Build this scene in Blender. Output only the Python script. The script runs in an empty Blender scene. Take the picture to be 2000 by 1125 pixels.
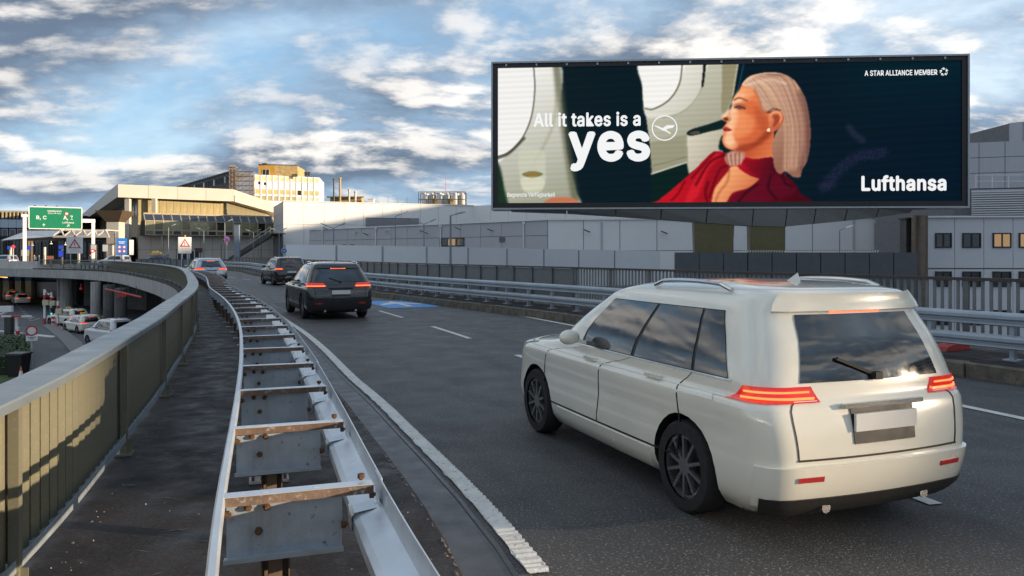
import bpy, bmesh, math, random
import numpy as np
from mathutils import Vector, Matrix
random.seed(7)
R = math.radians
SC = bpy.context.scene
COL = SC.collection

# ------------------------------------------------------------------ camera
F, HZ, CH = 1500.0, 495.0, 1.9
cam = bpy.data.cameras.new('camera')
cam.sensor_width = 36.0; cam.lens = F / 2000 * 36.0
cam.shift_y = -(562.5 - HZ) / 2000.0
cam.clip_start = 0.05; cam.clip_end = 6000
camo = bpy.data.objects.new('camera', cam); COL.objects.link(camo)
camo.location = (0, 0, CH); camo.rotation_euler = (R(90), 0, 0)
SC.camera = camo

# ------------------------------------------------------------------ light and exposure
EXPO = 1.25
SUN_AZ, SUN_EL = 78.0, 8.0            # to the right and behind the camera, low
SD = Vector((math.sin(R(SUN_AZ)) * math.cos(R(SUN_EL)), -math.cos(R(SUN_AZ)) * math.cos(R(SUN_EL)), math.sin(R(SUN_EL))))
vs = SC.view_settings
vs.view_transform = 'Standard'; vs.look = 'None'; vs.gamma = 1.0; vs.use_curve_mapping = False
vs.exposure = EXPO
SC.render.engine = 'CYCLES'
SC.cycles.use_denoising = True
SC.cycles.max_bounces = 6; SC.cycles.diffuse_bounces = 3; SC.cycles.glossy_bounces = 3; SC.cycles.transmission_bounces = 3
sun = bpy.data.lights.new('sun', 'SUN'); sun.energy = 3.8; sun.angle = R(0.55); sun.color = (1.0, 0.78, 0.54)
suno = bpy.data.objects.new('sun', sun); COL.objects.link(suno)
suno.rotation_euler = SD.to_track_quat('Z', 'Y').to_euler()

world = bpy.data.worlds.new('World'); SC.world = world; world.use_nodes = True
wn = world.node_tree; wn.nodes.clear()
def WN(t, **k):
    n = wn.nodes.new(t)
    for a, b in k.items(): setattr(n, a, b)
    return n
def wl(a, b): wn.links.new(a, b)
def wmath(op, a, b=None, clamp=False):
    n = WN('ShaderNodeMath', operation=op, use_clamp=clamp)
    for i, v in enumerate((a, b)):
        if v is None: continue
        if isinstance(v, (int, float)): n.inputs[i].default_value = v
        else: wl(v, n.inputs[i])
    return n.outputs[0]
def wmap(v, a, b, c=0.0, d=1.0):
    n = WN('ShaderNodeMapRange', interpolation_type='SMOOTHSTEP')
    wl(v, n.inputs[0])
    for i, q in enumerate((a, b, c, d)): n.inputs[1 + i].default_value = q
    return n.outputs[0]
def wmix(f, a, b):
    n = WN('ShaderNodeMix', data_type='RGBA')
    if isinstance(f, (int, float)): n.inputs[0].default_value = f
    else: wl(f, n.inputs[0])
    for i, q in ((6, a), (7, b)):
        if isinstance(q, tuple): n.inputs[i].default_value = (*q, 1)
        else: wl(q, n.inputs[i])
    return n.outputs[2]
wout = WN('ShaderNodeOutputWorld'); wbg = WN('ShaderNodeBackground'); wl(wbg.outputs[0], wout.inputs[0])
sky = WN('ShaderNodeTexSky', sky_type='NISHITA', sun_disc=False, sun_elevation=R(SUN_EL), altitude=100, air_density=1.0, dust_density=0.6, ozone_density=2.0)
sky.sun_rotation = R(180 - SUN_AZ)
SKYS = 0.12
wbg.inputs[1].default_value = SKYS
tc = WN('ShaderNodeTexCoord'); sep = WN('ShaderNodeSeparateXYZ'); wl(tc.outputs['Generated'], sep.inputs[0])
zc = wmath('MAXIMUM', sep.outputs[2], 0.0)
den = wmath('ADD', zc, 0.27)
cx = wmath('DIVIDE', sep.outputs[0], den); cy = wmath('DIVIDE', sep.outputs[1], den)
cmb = WN('ShaderNodeCombineXYZ'); wl(cx, cmb.inputs[0]); wl(cy, cmb.inputs[1])
def cnoise(loc, scale, detail, rough, dist, stretch=(1, 1, 1)):
    mp = WN('ShaderNodeMapping'); mp.inputs['Location'].default_value = loc; mp.inputs['Scale'].default_value = stretch
    mp.inputs['Rotation'].default_value = (0, 0, R(-14))
    wl(cmb.outputs[0], mp.inputs[0])
    n = WN('ShaderNodeTexNoise'); n.inputs['Scale'].default_value = scale; n.inputs['Detail'].default_value = detail
    n.inputs['Roughness'].default_value = rough; n.inputs['Distortion'].default_value = dist
    wl(mp.outputs[0], n.inputs['Vector'])
    return n.outputs[0]
CLX, CLY = 36.6, 19.1
ST = (0.9, 1.15, 1)
dA = cnoise((CLX, CLY, 0), 1.25, 11, 0.58, 0.12, ST)        # cloud body
dB = cnoise((CLX + 0.05, CLY - 0.065, 0), 1.25, 11, 0.58, 0.12, ST)  # the same, shifted towards the sun: lit rims
dC = cnoise((8.3, 2.2, 0), 0.9, 8, 0.6, 0.3, (0.6, 1.0, 1))        # thin high veil
veil = wmap(dC, 0.40, 0.64)
body = wmap(dA, 0.36, 0.50)
dD = cnoise((CLX * 2.0 + 5, CLY * 3.0, 0), 0.45, 3, 0.5, 0.2, (0.7, 1.0, 1))
lit = wmath('MULTIPLY', wmap(wmath('SUBTRACT', dA, dB), -0.028, 0.07), wmap(dD, 0.36, 0.58, 0.45, 1.0))
thick = wmap(dA, 0.46, 0.60)
K = 1.75 / SKYS / (2 ** EXPO)
def kc(r, g, b, s=1.0): return (r * K * s, g * K * s, b * K * s)
base_sky = wmix(0.6, sky.outputs[0], kc(0.105, 0.25, 0.43))
base_sky = wmix(wmath('MULTIPLY', veil, 0.72), base_sky, kc(0.56, 0.63, 0.68))
dark = wmix(thick, kc(0.185, 0.265, 0.365), kc(0.085, 0.115, 0.165))
cl = wmix(wmath('MULTIPLY', lit, 0.95), dark, kc(0.80, 0.745, 0.675))
skyc = wmix(wmath('MULTIPLY', body, 0.94), base_sky, cl)
skyc = wmix(wmath('MULTIPLY', wmap(sep.outputs[2], -0.02, 0.12, 1.0, 0.0), 0.35), skyc, kc(0.19, 0.31, 0.45))
wl(skyc, wbg.inputs[0])

# ------------------------------------------------------------------ helpers
def lin(r, g, b):
    f = lambda c: (c / 255.0 / 12.92) if c / 255.0 <= 0.04045 else ((c / 255.0 + 0.055) / 1.055) ** 2.4
    return (f(r), f(g), f(b))
MATS = {}
def pm(name, col, rough=0.6, metal=0.0, var=0.12, scale=3.0, bump=0.0, bscale=60.0, streak=0.0, stcol=None, rust=0.0, rustcol=(0.16, 0.06, 0.02), coat=0.0, spec=0.5, emit=None, estr=0.0, fine=0.0, fscale=120.0, fsharp=(0.52, 0.75), fgain=3.2, rvar=0.1, along=None):
    """procedural principled material: base colour with soft mottling, optional rain streaks, rust blotches, grain and bump"""
    if name in MATS: return MATS[name]
    m = bpy.data.materials.new(name); m.use_nodes = True; nt = m.node_tree; N = nt.nodes; L = nt.links
    b = N['Principled BSDF']
    b.inputs['Roughness'].default_value = rough; b.inputs['Metallic'].default_value = metal
    b.inputs['Coat Weight'].default_value = coat; b.inputs['Specular IOR Level'].default_value = spec
    b.inputs['Coat Roughness'].default_value = 0.05
    t = N.new('ShaderNodeTexCoord')
    def noise(sc, det=5, ro=0.6, st=None):
        n = N.new('ShaderNodeTexNoise'); n.inputs['Scale'].default_value = sc; n.inputs['Detail'].default_value = det; n.inputs['Roughness'].default_value = ro
        if st:
            mp = N.new('ShaderNodeMapping'); mp.inputs['Scale'].default_value = st; L.new(t.outputs['Object'], mp.inputs[0]); L.new(mp.outputs[0], n.inputs['Vector'])
        else: L.new(t.outputs['Object'], n.inputs['Vector'])
        return n.outputs[0]
    def mix(f, a, c):
        x = N.new('ShaderNodeMix'); x.data_type = 'RGBA'
        L.new(f, x.inputs[0])
        for i, q in ((6, a), (7, c)):
            if isinstance(q, tuple): x.inputs[i].default_value = (*q[:3], 1)
            else: L.new(q, x.inputs[i])
        return x.outputs[2]
    def rng(v, a, c, lo=0.0, hi=1.0):
        x = N.new('ShaderNodeMapRange'); L.new(v, x.inputs[0])
        for i, q in enumerate((a, c, lo, hi)): x.inputs[1 + i].default_value = q
        return x.outputs[0]
    lo = tuple(c * (1 - var) for c in col); hi = tuple(min(1, c * (1 + var)) for c in col)
    c = mix(rng(noise(scale), 0.3, 0.7), lo, hi)
    if fine > 0:
        c = mix(rng(noise(fscale, 3, 0.6), fsharp[0], fsharp[1], 0.0, fine), c, tuple(min(1, q * fgain + 0.05) for q in col))
    if streak > 0:
        c = mix(rng(noise(1.0, 4, 0.65, (9, 9, 0.35)), 0.48, 0.72, 0.0, streak), c, stcol or tuple(q * 0.35 for q in col))
    if along:      # wear drawn out along one direction: (angle, amount, darker colour, paler colour)
        an, am, dk, pa = along
        mp = N.new('ShaderNodeMapping'); mp.inputs['Rotation'].default_value = (0, 0, an); L.new(t.outputs['Object'], mp.inputs[0]); mp2 = N.new('ShaderNodeMapping'); mp2.inputs['Scale'].default_value = (1.3, 0.05, 1); L.new(mp.outputs[0], mp2.inputs[0])
        n1 = N.new('ShaderNodeTexNoise'); n1.inputs['Scale'].default_value = 1.0; n1.inputs['Detail'].default_value = 6; n1.inputs['Roughness'].default_value = .65; L.new(mp2.outputs[0], n1.inputs['Vector'])
        c = mix(rng(n1.outputs[0], .52, .72, 0, am), c, pa); c = mix(rng(n1.outputs[0], .48, .30, 0, am), c, dk)
        c = mix(rng(noise(.9, 6, .7), .60, .72, 0, am * .6), c, dk)
    if rust > 0:
        c = mix(rng(noise(scale * 4, 6, 0.65), 0.62 - rust * 0.3, 0.74 - rust * 0.2), c, rustcol)
    L.new(c, b.inputs['Base Color'])
    r = rng(noise(scale * 2.3), 0.3, 0.7, max(0, rough - rvar), min(1, rough + rvar)); L.new(r, b.inputs['Roughness'])
    if bump > 0:
        bn = N.new('ShaderNodeBump'); bn.inputs['Strength'].default_value = bump; bn.inputs['Distance'].default_value = 0.02
        L.new(noise(bscale, 4, 0.7), bn.inputs['Height']); L.new(bn.outputs[0], b.inputs['Normal'])
    if emit:
        b.inputs['Emission Color'].default_value = (*emit, 1); b.inputs['Emission Strength'].default_value = estr / (2 ** EXPO)
    MATS[name] = m
    return m

class MB:
    def __init__(s): s.v = []; s.f = []
    def add(s, vs, fs):
        o = len(s.v); s.v += [tuple(v) for v in vs]; s.f += [tuple(i + o for i in f) for f in fs]; return s
    def box(s, c, size, rz=0.0):
        hx, hy, hz = size[0] / 2, size[1] / 2, size[2] / 2
        cs, sn = math.cos(rz), math.sin(rz)
        V = [(c[0] + x * cs - y * sn, c[1] + x * sn + y * cs, c[2] + z) for z in (-hz, hz) for x, y in ((-hx, -hy), (hx, -hy), (hx, hy), (-hx, hy))]
        return s.add(V, [(3, 2, 1, 0), (4, 5, 6, 7), (0, 1, 5, 4), (1, 2, 6, 5), (2, 3, 7, 6), (3, 0, 4, 7)])
    def beam(s, p, q, w, h, up=(0, 0, 1)):
        p = Vector(p); q = Vector(q); d = (q - p).normalized(); up = Vector(up)
        if abs(d.dot(up)) > 0.99: up = Vector((0, 1, 0))
        r = d.cross(up).normalized() * (w / 2); u = r.cross(d).normalized() * (h / 2)
        V = [a + x * r + y * u for a in (p, q) for x, y in ((-1, -1), (1, -1), (1, 1), (-1, 1))]
        return s.add(V, [(3, 2, 1, 0), (4, 5, 6, 7), (0, 1, 5, 4), (1, 2, 6, 5), (2, 3, 7, 6), (3, 0, 4, 7)])
    def cyl(s, p, q, r, n=10, r2=None, cap=True):
        p = Vector(p); q = Vector(q); d = (q - p).normalized(); a = Vector((0, 0, 1)) if abs(d.z) < 0.9 else Vector((1, 0, 0))
        u = d.cross(a).normalized(); w = d.cross(u); r2 = r if r2 is None else r2
        V = [c + (u * math.cos(2 * math.pi * i / n) + w * math.sin(2 * math.pi * i / n)) * rr for c, rr in ((p, r), (q, r2)) for i in range(n)]
        Fs = [(i, (i + 1) % n, n + (i + 1) % n, n + i) for i in range(n)]
        if cap: Fs += [tuple(range(n - 1, -1, -1)), tuple(range(n, 2 * n))]
        return s.add(V, Fs)
    def tube(s, pts, r, n=8):
        pts = [Vector(p) for p in pts]
        for a, b in zip(pts[:-1], pts[1:]): s.cyl(a, b, r, n)
        return s
    def prism(s, poly, d):
        n = len(poly); d = Vector(d); V = [Vector(p) for p in poly] + [Vector(p) + d for p in poly]
        return s.add(V, [tuple(range(n - 1, -1, -1)), tuple(range(n, 2 * n))] + [(i, (i + 1) % n, n + (i + 1) % n, n + i) for i in range(n)])
    def sweep(s, frames, prof, closed=True, cap=True):
        """frames: (point, right-normal) pairs; prof: (offset to the right, z)"""
        m = len(prof); V = []
        for p, r in frames:
            for o, z in prof: V.append((p[0] + r[0] * o, p[1] + r[1] * o, p[2] + z))
        Fs = []; k = m if closed else m - 1
        for i in range(len(frames) - 1):
            for j in range(k):
                a = i * m + j; b = i * m + (j + 1) % m
                Fs.append((a, b, b + m, a + m))
        if closed and cap:
            Fs.append(tuple(range(m))); Fs.append(tuple(range((len(frames) - 1) * m + m - 1, (len(frames) - 1) * m - 1, -1)))
        return s.add(V, Fs)
    def mesh(s, name, off=(0, 0, 0), smooth=False):
        me = bpy.data.meshes.new(name)
        me.from_pydata([(a - off[0], b - off[1], c - off[2]) for a, b, c in s.v], [], s.f); me.validate()
        bm = bmesh.new(); bm.from_mesh(me); bmesh.ops.recalc_face_normals(bm, faces=bm.faces); bm.to_mesh(me); bm.free()
        if smooth:
            me.polygons.foreach_set('use_smooth', [True] * len(me.polygons))
            try: me.set_sharp_from_angle(angle=R(38))
            except Exception: pass
        return me
def tag(o, label=None, cat=None, group=None, kind=None):
    for k, v in (('label', label), ('category', cat), ('group', group), ('kind', kind)):
        if v: o[k] = v
    return o
def link_mesh(name, me, m, parent=None, loc=(0, 0, 0), rz=0.0):
    if m is not None and not me.materials: me.materials.append(m)
    o = bpy.data.objects.new(name, me); COL.objects.link(o); o.location = loc; o.rotation_euler = (0, 0, rz)
    if parent is not None: o.parent = parent
    return o
def root_of(o):
    p = Vector((0, 0, 0))
    while o is not None: p = p + Vector(o.location); o = o.parent
    return p
def part(name, mb, m, parent, local=False, smooth=False):
    """a mesh under a thing; built in world coordinates unless local"""
    off = (0, 0, 0) if local else root_of(parent)
    return link_mesh(name, mb.mesh(name, off, smooth), m, parent)
def thing(name, label, cat, loc=(0, 0, 0), rz=0.0, group=None):
    o = bpy.data.objects.new(name, None); COL.objects.link(o); o.location = loc; o.rotation_euler = (0, 0, rz); o.empty_display_size = 0.3
    return tag(o, label, cat, group)
def solo(name, mb, m, label, cat, group=None, smooth=False, loc=None):
    """a thing that is one mesh; its origin at loc"""
    loc = loc or mb.v[0]
    return tag(link_mesh(name, mb.mesh(name, loc, smooth), m, None, loc), label, cat, group)
def struct(name, mb, m, smooth=False):
    return tag(link_mesh(name, mb.mesh(name, (0, 0, 0), smooth), m), kind='structure')
def copy_tree(o, parent=None):
    c = o.copy(); COL.objects.link(c); c.parent = parent
    for ch in list(o.children): copy_tree(ch, c)
    return c
def G(px, py, z=0.0):
    y = F * (CH - z) / (py - HZ); return Vector(((px - 1000) / F * y, y, z))
def D(px, py, y):
    return Vector(((px - 1000) / F * y, y, CH + (HZ - py) / F * y))
class Path:
    def __init__(s, ctrl, step=0.25):
        P = [Vector((c[0], c[1], 0)) for c in ctrl]; P = [P[0] * 2 - P[1]] + P + [P[-1] * 2 - P[-2]]
        dense = []
        for i in range(1, len(P) - 2):
            a, b, c, d = P[i - 1:i + 3]; n = max(4, int((c - b).length / 0.2))
            for k in range(n):
                t = k / n
                dense.append(0.5 * ((2 * b) + (c - a) * t + (2 * a - 5 * b + 4 * c - d) * t * t + (3 * b - a - 3 * c + d) * t ** 3))
        dense.append(P[-2])
        for _ in range(30):
            dense = [dense[0]] + [(dense[i - 1] + dense[i] * 2 + dense[i + 1]) / 4 for i in range(1, len(dense) - 1)] + [dense[-1]]
        s.p = dense; s.s = [0.0]
        for a, b in zip(dense[:-1], dense[1:]): s.s.append(s.s[-1] + (b - a).length)
        s.len = s.s[-1]
    def at(s, d):
        d = min(max(d, 0), s.len - 1e-4); lo, hi = 0, len(s.s) - 1
        while hi - lo > 1:
            m = (lo + hi) // 2
            if s.s[m] <= d: lo = m
            else: hi = m
        t = (d - s.s[lo]) / max(1e-9, s.s[hi] - s.s[lo]); p = s.p[lo].lerp(s.p[hi], t)
        a = max(0, lo - 3); b = min(len(s.p) - 1, hi + 3); tan = (s.p[b] - s.p[a]).normalized()
        return p, Vector((tan.y, -tan.x, 0)), tan
    def frames(s, d0, d1, step=0.5, off=None):
        n = max(1, int(math.ceil((d1 - d0) / step))); out = []
        for i in range(n + 1):
            d = d0 + (d1 - d0) * i / n; p, r, t = s.at(d)
            if off: p = p + r * (off(d) if callable(off) else off)
            out.append((p, r))
        return out
    def pt(s, d, off=0.0, z=0.0):
        p, r, t = s.at(d); q = p + r * off; return Vector((q.x, q.y, z))
    def ang(s, d):
        t = s.at(d)[2]; return math.atan2(t.y, t.x)
    def near(s, x, y):
        return min(range(len(s.p)), key=lambda i: (s.p[i].x - x) ** 2 + (s.p[i].y - y) ** 2)
    def dist_at(s, x, y): return s.s[s.near(x, y)]
# ------------------------------------------------------------------ materials of the place
M_asph = pm('asphalt', (0.052, 0.053, 0.055), 0.56, var=0.22, scale=0.7, bump=1.0, bscale=60, fine=1.0, fscale=48, fsharp=(.56, .66), fgain=3.6, spec=0.5, along=(R(-21), .75, (.025, .025, .026), (.078, .078, .078)))
M_walk = pm('walkway_bitumen', (0.021, 0.0175, 0.0175), 0.62, var=0.65, scale=1.6, bump=0.3, bscale=30, fine=0.25, fscale=30, rust=.10, rustcol=(.062, .055, .052), rvar=.2, spec=.35)
M_gutter = pm('gutter_asphalt', (0.046, 0.050, 0.056), 0.42, var=0.2, scale=2.0, bump=0.12, bscale=60, fine=0.08)
M_paint = pm('road_paint', (0.62, 0.61, 0.58), 0.65, var=0.14, scale=6, bump=0.4, bscale=50, streak=0.0, rust=0.16, rustcol=(0.14, 0.13, 0.13))
M_blue = pm('blue_road_paint', (0.06, 0.26, 0.58), 0.6, var=0.15, scale=5, rust=0.12, rustcol=(0.2, 0.25, 0.3))
M_conc = pm('weathered_concrete', (0.40, 0.39, 0.37), 0.85, var=0.12, scale=0.8, bump=0.2, bscale=20, streak=0.85, stcol=(0.11, 0.105, 0.10))
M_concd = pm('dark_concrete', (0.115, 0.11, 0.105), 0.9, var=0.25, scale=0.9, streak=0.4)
M_kerb = pm('mossy_kerb_stone', (0.13, 0.115, 0.09), 0.95, var=0.5, scale=5, bump=0.8, bscale=14, rust=0.2, rustcol=(0.05, 0.045, 0.03))
M_lower = pm('lower_asphalt', (0.075, 0.08, 0.088), 0.75, var=0.2, scale=0.3)
M_galv = pm('galvanised_steel', (0.37, 0.43, 0.49), 0.42, metal=0.55, var=0.16, scale=5, bump=0.06, bscale=30, streak=0.12, stcol=(0.25, 0.24, 0.23))
M_galvb = pm('galvanised_beam', (0.58, 0.63, 0.68), 0.36, metal=0.6, var=0.10, scale=3, bump=0.04, bscale=18, streak=0.10, stcol=(0.33, 0.32, 0.31))
M_galvf = pm('dull_galvanised_beam', (0.36, 0.41, 0.46), 0.5, metal=0.4, var=0.12, scale=1.2, streak=0.2, stcol=(0.2, 0.2, 0.2))
M_rust = pm('rusty_flange', (0.155, 0.088, 0.055), 0.85, var=0.4, scale=5, bump=0.3, bscale=60, rust=0.30, rustcol=(0.36, 0.34, 0.32))
M_bolt = pm('rusty_bolt', (0.085, 0.042, 0.022), 0.85, var=0.4, scale=30, bump=0.3)
M_post = pm('rusted_post', (0.13, 0.095, 0.07), 0.75, metal=0.2, var=0.35, scale=4, streak=0.55, stcol=(0.11, 0.05, 0.02))
M_rail = pm('grey_green_paint', (0.18, 0.172, 0.122), 0.38, metal=0.25, var=0.09, scale=2.5, streak=0.35, stcol=(0.12, 0.118, 0.10), bump=0.03, bscale=8, fine=0.10, fscale=45)
M_cap = pm('painted_handrail', (0.19, 0.225, 0.25), 0.36, metal=0.35, var=0.06, scale=1.4, bump=0.02, bscale=9)
M_railp = pm('railing_sheet_panel', (0.15, 0.165, 0.17), 0.5, metal=0.2, var=0.1)
M_steel = pm('plain_steel', (0.30, 0.32, 0.34), 0.45, metal=0.6, var=0.1)
M_dsteel = pm('dark_painted_steel', (0.060, 0.062, 0.060), 0.5, metal=0.2, var=0.2)
M_brail = pm('brown_handrail', (0.055, 0.042, 0.038), 0.45, var=0.2)
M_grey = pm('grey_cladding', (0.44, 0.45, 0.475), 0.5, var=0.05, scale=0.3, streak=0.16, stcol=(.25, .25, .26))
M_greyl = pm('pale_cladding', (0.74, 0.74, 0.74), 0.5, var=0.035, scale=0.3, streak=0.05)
M_white = pm('white_cladding', (0.78, 0.775, 0.755), 0.5, var=0.03, scale=0.3, streak=0.05)
M_barrier = pm('white_barrier_panel', (0.76, 0.775, 0.80), 0.4, var=0.03, scale=0.5)
M_joint = pm('dark_joint', (0.05, 0.05, 0.055), 0.8)
M_facade_j = pm('cladding_joint', (0.16, 0.16, 0.17), 0.8)
M_beige = pm('beige_panel', (0.50, 0.46, 0.40), 0.55, var=0.05, scale=0.4, streak=0.08)
M_gold = pm('brass_metal_wall', (0.27, 0.22, 0.10), 0.42, metal=0.3, var=0.16, scale=0.4, streak=0.45, stcol=(0.42, 0.36, 0.19))
M_golds = pm('bronze_glazing', (0.15, 0.13, 0.06), 0.25, metal=0.3, var=0.2, scale=0.5)
M_glass = pm('dark_window_glass', (0.018, 0.022, 0.028), 0.06, var=0.3, scale=0.6, spec=0.8)
M_glassb = pm('blue_roof_glass', (0.02, 0.03, 0.05), 0.10, var=0.3, scale=0.6, spec=0.8)
M_frame = pm('window_frame_dark', (0.012, 0.012, 0.014), 0.4)
M_frameb = pm('window_frame_bronze', (0.36, 0.30, 0.22), 0.4, metal=0.3)
M_dark = pm('dark_interior', (0.016, 0.015, 0.015), 0.9, var=0.4)
M_rubber = pm('tyre_rubber', (0.014, 0.014, 0.015), 0.85, var=0.2, scale=10)
M_whitep = pm('white_paint', (0.76, 0.75, 0.73), 0.45, var=0.05)
M_post_w = pm('light_steel_mast', (0.52, 0.53, 0.52), 0.4, metal=0.3, var=0.08)
M_lamp = pm('street_lamp_grey', (0.20, 0.23, 0.26), 0.45, metal=0.3, var=0.1)
M_red = pm('sign_red', (0.55, 0.03, 0.035), 0.4, var=0.05)
M_green = pm('sign_green', (0.0, 0.17, 0.085), 0.45, var=0.06, scale=2)
M_sblue = pm('sign_blue', (0.02, 0.15, 0.50), 0.4, var=0.06)
M_black = pm('matt_black', (0.012, 0.012, 0.013), 0.5)
M_tan = pm('tan_fascia', (0.36, 0.29, 0.18), 0.6, var=0.2, scale=0.8, streak=0.4)
M_yell = pm('yellow_panel', (0.50, 0.27, 0.04), 0.6, var=0.12, scale=0.8)
M_ochre = pm('ochre_weathered', (0.42, 0.30, 0.13), 0.8, var=0.3, scale=1.0, streak=0.5)
M_orange = pm('orange_board', (0.60, 0.24, 0.05), 0.7, var=0.2)

# ------------------------------------------------------------------ the two edges of the elevated road
ZW = 0.10      # walkway level
ZR = 1.15      # top of the railing on the outer edge
def GT(px, py): v = G(px, py, ZR); return (v.x, v.y)
lp = [GT(0, 794), GT(140, 726), GT(275, 644), GT(338, 602), GT(386, 548), GT(350, 521), GT(280, 513), GT(200, 508.7), (-60, 95), (-78, 104), (-105, 113), (-150, 122)]
lp = [(lp[0][0] + 1.75, lp[0][1] - 8.0), (lp[0][0] + 0.83, lp[0][1] - 3.6)] + lp
LP = Path(lp)
rp = [(21.5, -8.0), (13.2, 3.5), (8.0, 11.9), (1.55, 23.0), (-6.0, 35.4), (-13.5, 50), (-21.5, 67), (-31, 86), (-48, 104), (-75, 122)]
RP = Path(rp)
LOW = -5.1
S0 = LP.dist_at(*lp[3])          # about the nearest visible spot of the railing
def ramp(d, a, b, x, y):
    t = min(1, max(0, (d - a) / (b - a))); return x + (y - x) * t
def line_off(d): return ramp(d - S0, -1, 6, 2.72, 2.42) if d - S0 < 6 else ramp(d - S0, 6, 16, 2.42, 2.25)
def walk_off(d): return line_off(d) - 0.42

# ground and lower level
b = MB(); b.add([(-3000, -300, LOW), (3000, -300, LOW), (3000, 4000, LOW), (-3000, 4000, LOW)], [(0, 1, 2, 3)])
struct('ground', b, M_lower)
# asphalt of the elevated road: between the walkway edge and the far kerb
dl1 = LP.dist_at(-58, 94); N = 110
lf = []; rf = []
dr1 = RP.dist_at(-40, 96)
for i in range(N + 1):
    t = i / N
    lf.append(LP.pt(t * dl1, walk_off(t * dl1) - 0.05)); rf.append(RP.pt(t * dr1, -0.95))
b = MB(); V = []; Fs = []
for i in range(N + 1):
    for k in range(5): V.append(lf[i].lerp(rf[i], k / 4))
for i in range(N):
    for k in range(4): a = i * 5 + k; Fs.append((a, a + 1, a + 6, a + 5))
b.add(V, Fs); struct('road', b, M_asph)
# forecourt of the departures level beyond the bend
b = MB()
pts = [LP.pt(LP.dist_at(-40, 78) + i * (LP.len - LP.dist_at(-40, 78)) / 14, 0.1, -0.012) for i in range(15)] + [Vector((-150, 230, -0.012)), Vector((30, 230, -0.012)), Vector((30, 128, -0.012)), Vector((-35, 122, -0.012))] + [RP.pt(RP.dist_at(-25, 74), 1.4, -0.012)]
b.add(pts, [tuple(range(len(pts)))]); struct('forecourt', b, M_asph)
# slab with concrete edge
prof_edge = [(-0.34, 0.02), (-0.34, -1.02), (-0.02, -1.10), (-0.02, 0.02)]
b = MB(); b.sweep(LP.frames(0, LP.len, 1.0), [(-0.36, -0.02), (-0.36, -0.98), (0.0, -1.08), (0.0, -0.02)]); fascia = struct('deck_edge', b, M_conc)
b = MB(); V = []; Fs = []
for i in range(N + 1):
    a = LP.pt(i / N * LP.len, 0.01); c = RP.pt(min(i / N * LP.len, RP.len), 1.7)
    V += [(a.x, a.y, -0.03), (c.x, c.y, -0.03), (c.x, c.y, -1.05), (a.x, a.y, -1.05)]
for i in range(N):
    for k in range(4): Fs.append((i * 4 + k, i * 4 + (k + 1) % 4, i * 4 + 4 + (k + 1) % 4, i * 4 + 4 + k))
b.add(V, Fs); struct('deck_slab', b, M_concd)
# walkway behind the near guard rail, its raised edge, the gutter
b = MB()
for (p, r) in [(None, None)]:
    V = []; Fs = []; n = 160
    for i in range(n + 1):
        d = i / n * dl1; w = walk_off(d)
        for o, z in ((-0.36, 0.0), (-0.36, ZW), (w, ZW), (w + 0.015, ZW - 0.015), (w + 0.02, -0.01)):
            V.append(LP.pt(d, o, z))
    for i in range(n):
        for k in range(4): a = i * 5 + k; Fs.append((a, a + 1, a + 6, a + 5))
b.add(V, Fs); walkway = struct('walkway', b, M_walk)
b = MB(); V = []; Fs = []
for i in range(n + 1):
    d = i / n * dl1; w = walk_off(d)
    V += [LP.pt(d, w + 0.01, 0.006), LP.pt(d, line_off(d) - 0.05, 0.006)]
for i in range(n): Fs.append((2 * i, 2 * i + 1, 2 * i + 3, 2 * i + 2))
b.add(V, Fs); struct('gutter', b, M_gutter)
# bare patch of the walkway at the expansion joint, and the joints themselves
def strip_quad(name, d0, d1, o0, o1, z, m, parent=None, steps=1):
    b = MB(); V = []; Fs = []
    for i in range(steps + 1):
        d = d0 + (d1 - d0) * i / steps
        a = o0(d) if callable(o0) else o0; c = o1(d) if callable(o1) else o1
        V += [LP.pt(d, a, z), LP.pt(d, c, z)]
    for i in range(steps): Fs.append((2 * i, 2 * i + 1, 2 * i + 3, 2 * i + 2))
    b.add(V, Fs); o = link_mesh(name, b.mesh(name), m, parent); return o
M_tar = pm('tar_seam', (0.012, 0.012, 0.013), 0.35, var=0.3, scale=8)
M_crumb = pm('crumbling_edge', (0.24, 0.18, 0.14), 0.95, var=0.5, scale=14, rust=0.45, rustcol=(0.04, 0.034, 0.033), bump=0.6, bscale=40)
M_patch = pm('worn_brown_slab', (0.15, 0.115, 0.088), 0.9, var=0.35, scale=3, rust=0.1, rustcol=(0.05, 0.042, 0.04), bump=0.3, bscale=50)
JD = LP.dist_at(*[c for c in (G(430, 1040, ZW).x - 1.2, G(430, 1040, ZW).y - 0.3)])
# thin tar seam between gutter and line, crumbling edge of the walkway (uneven little fragments)
strip_quad('tar_seam', 0, dl1, lambda d: line_off(d) - 0.085, lambda d: line_off(d) - 0.05, 0.012, M_tar, None, 120)['kind'] = 'structure'
b = MB(); rr = random.Random(3)
d = 1.0
while d < 34:
    w = walk_off(d); L = rr.uniform(0.02, 0.10); ww = rr.uniform(0.006, 0.028)
    if rr.random() < 0.62:
        o = w - rr.uniform(0.0, 0.03)
        b.add([LP.pt(d, o - ww, ZW + 0.004), LP.pt(d, o, ZW + 0.004), LP.pt(d + L, o + rr.uniform(-.012, .004), ZW + 0.004), LP.pt(d + L * rr.uniform(.6, 1.2), o - ww * rr.uniform(.4, 1.3), ZW + 0.004)], [(0, 1, 2, 3)])
    d += L * rr.uniform(0.9, 1.6)
o = link_mesh('crumbs', b.mesh('crumbs'), M_crumb); tag(o, 'pale crumbling fragments along the walkway edge beside the gutter', 'fragments', kind='stuff')
d_join = LP.dist_at(-1.9, 2.3)
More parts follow.
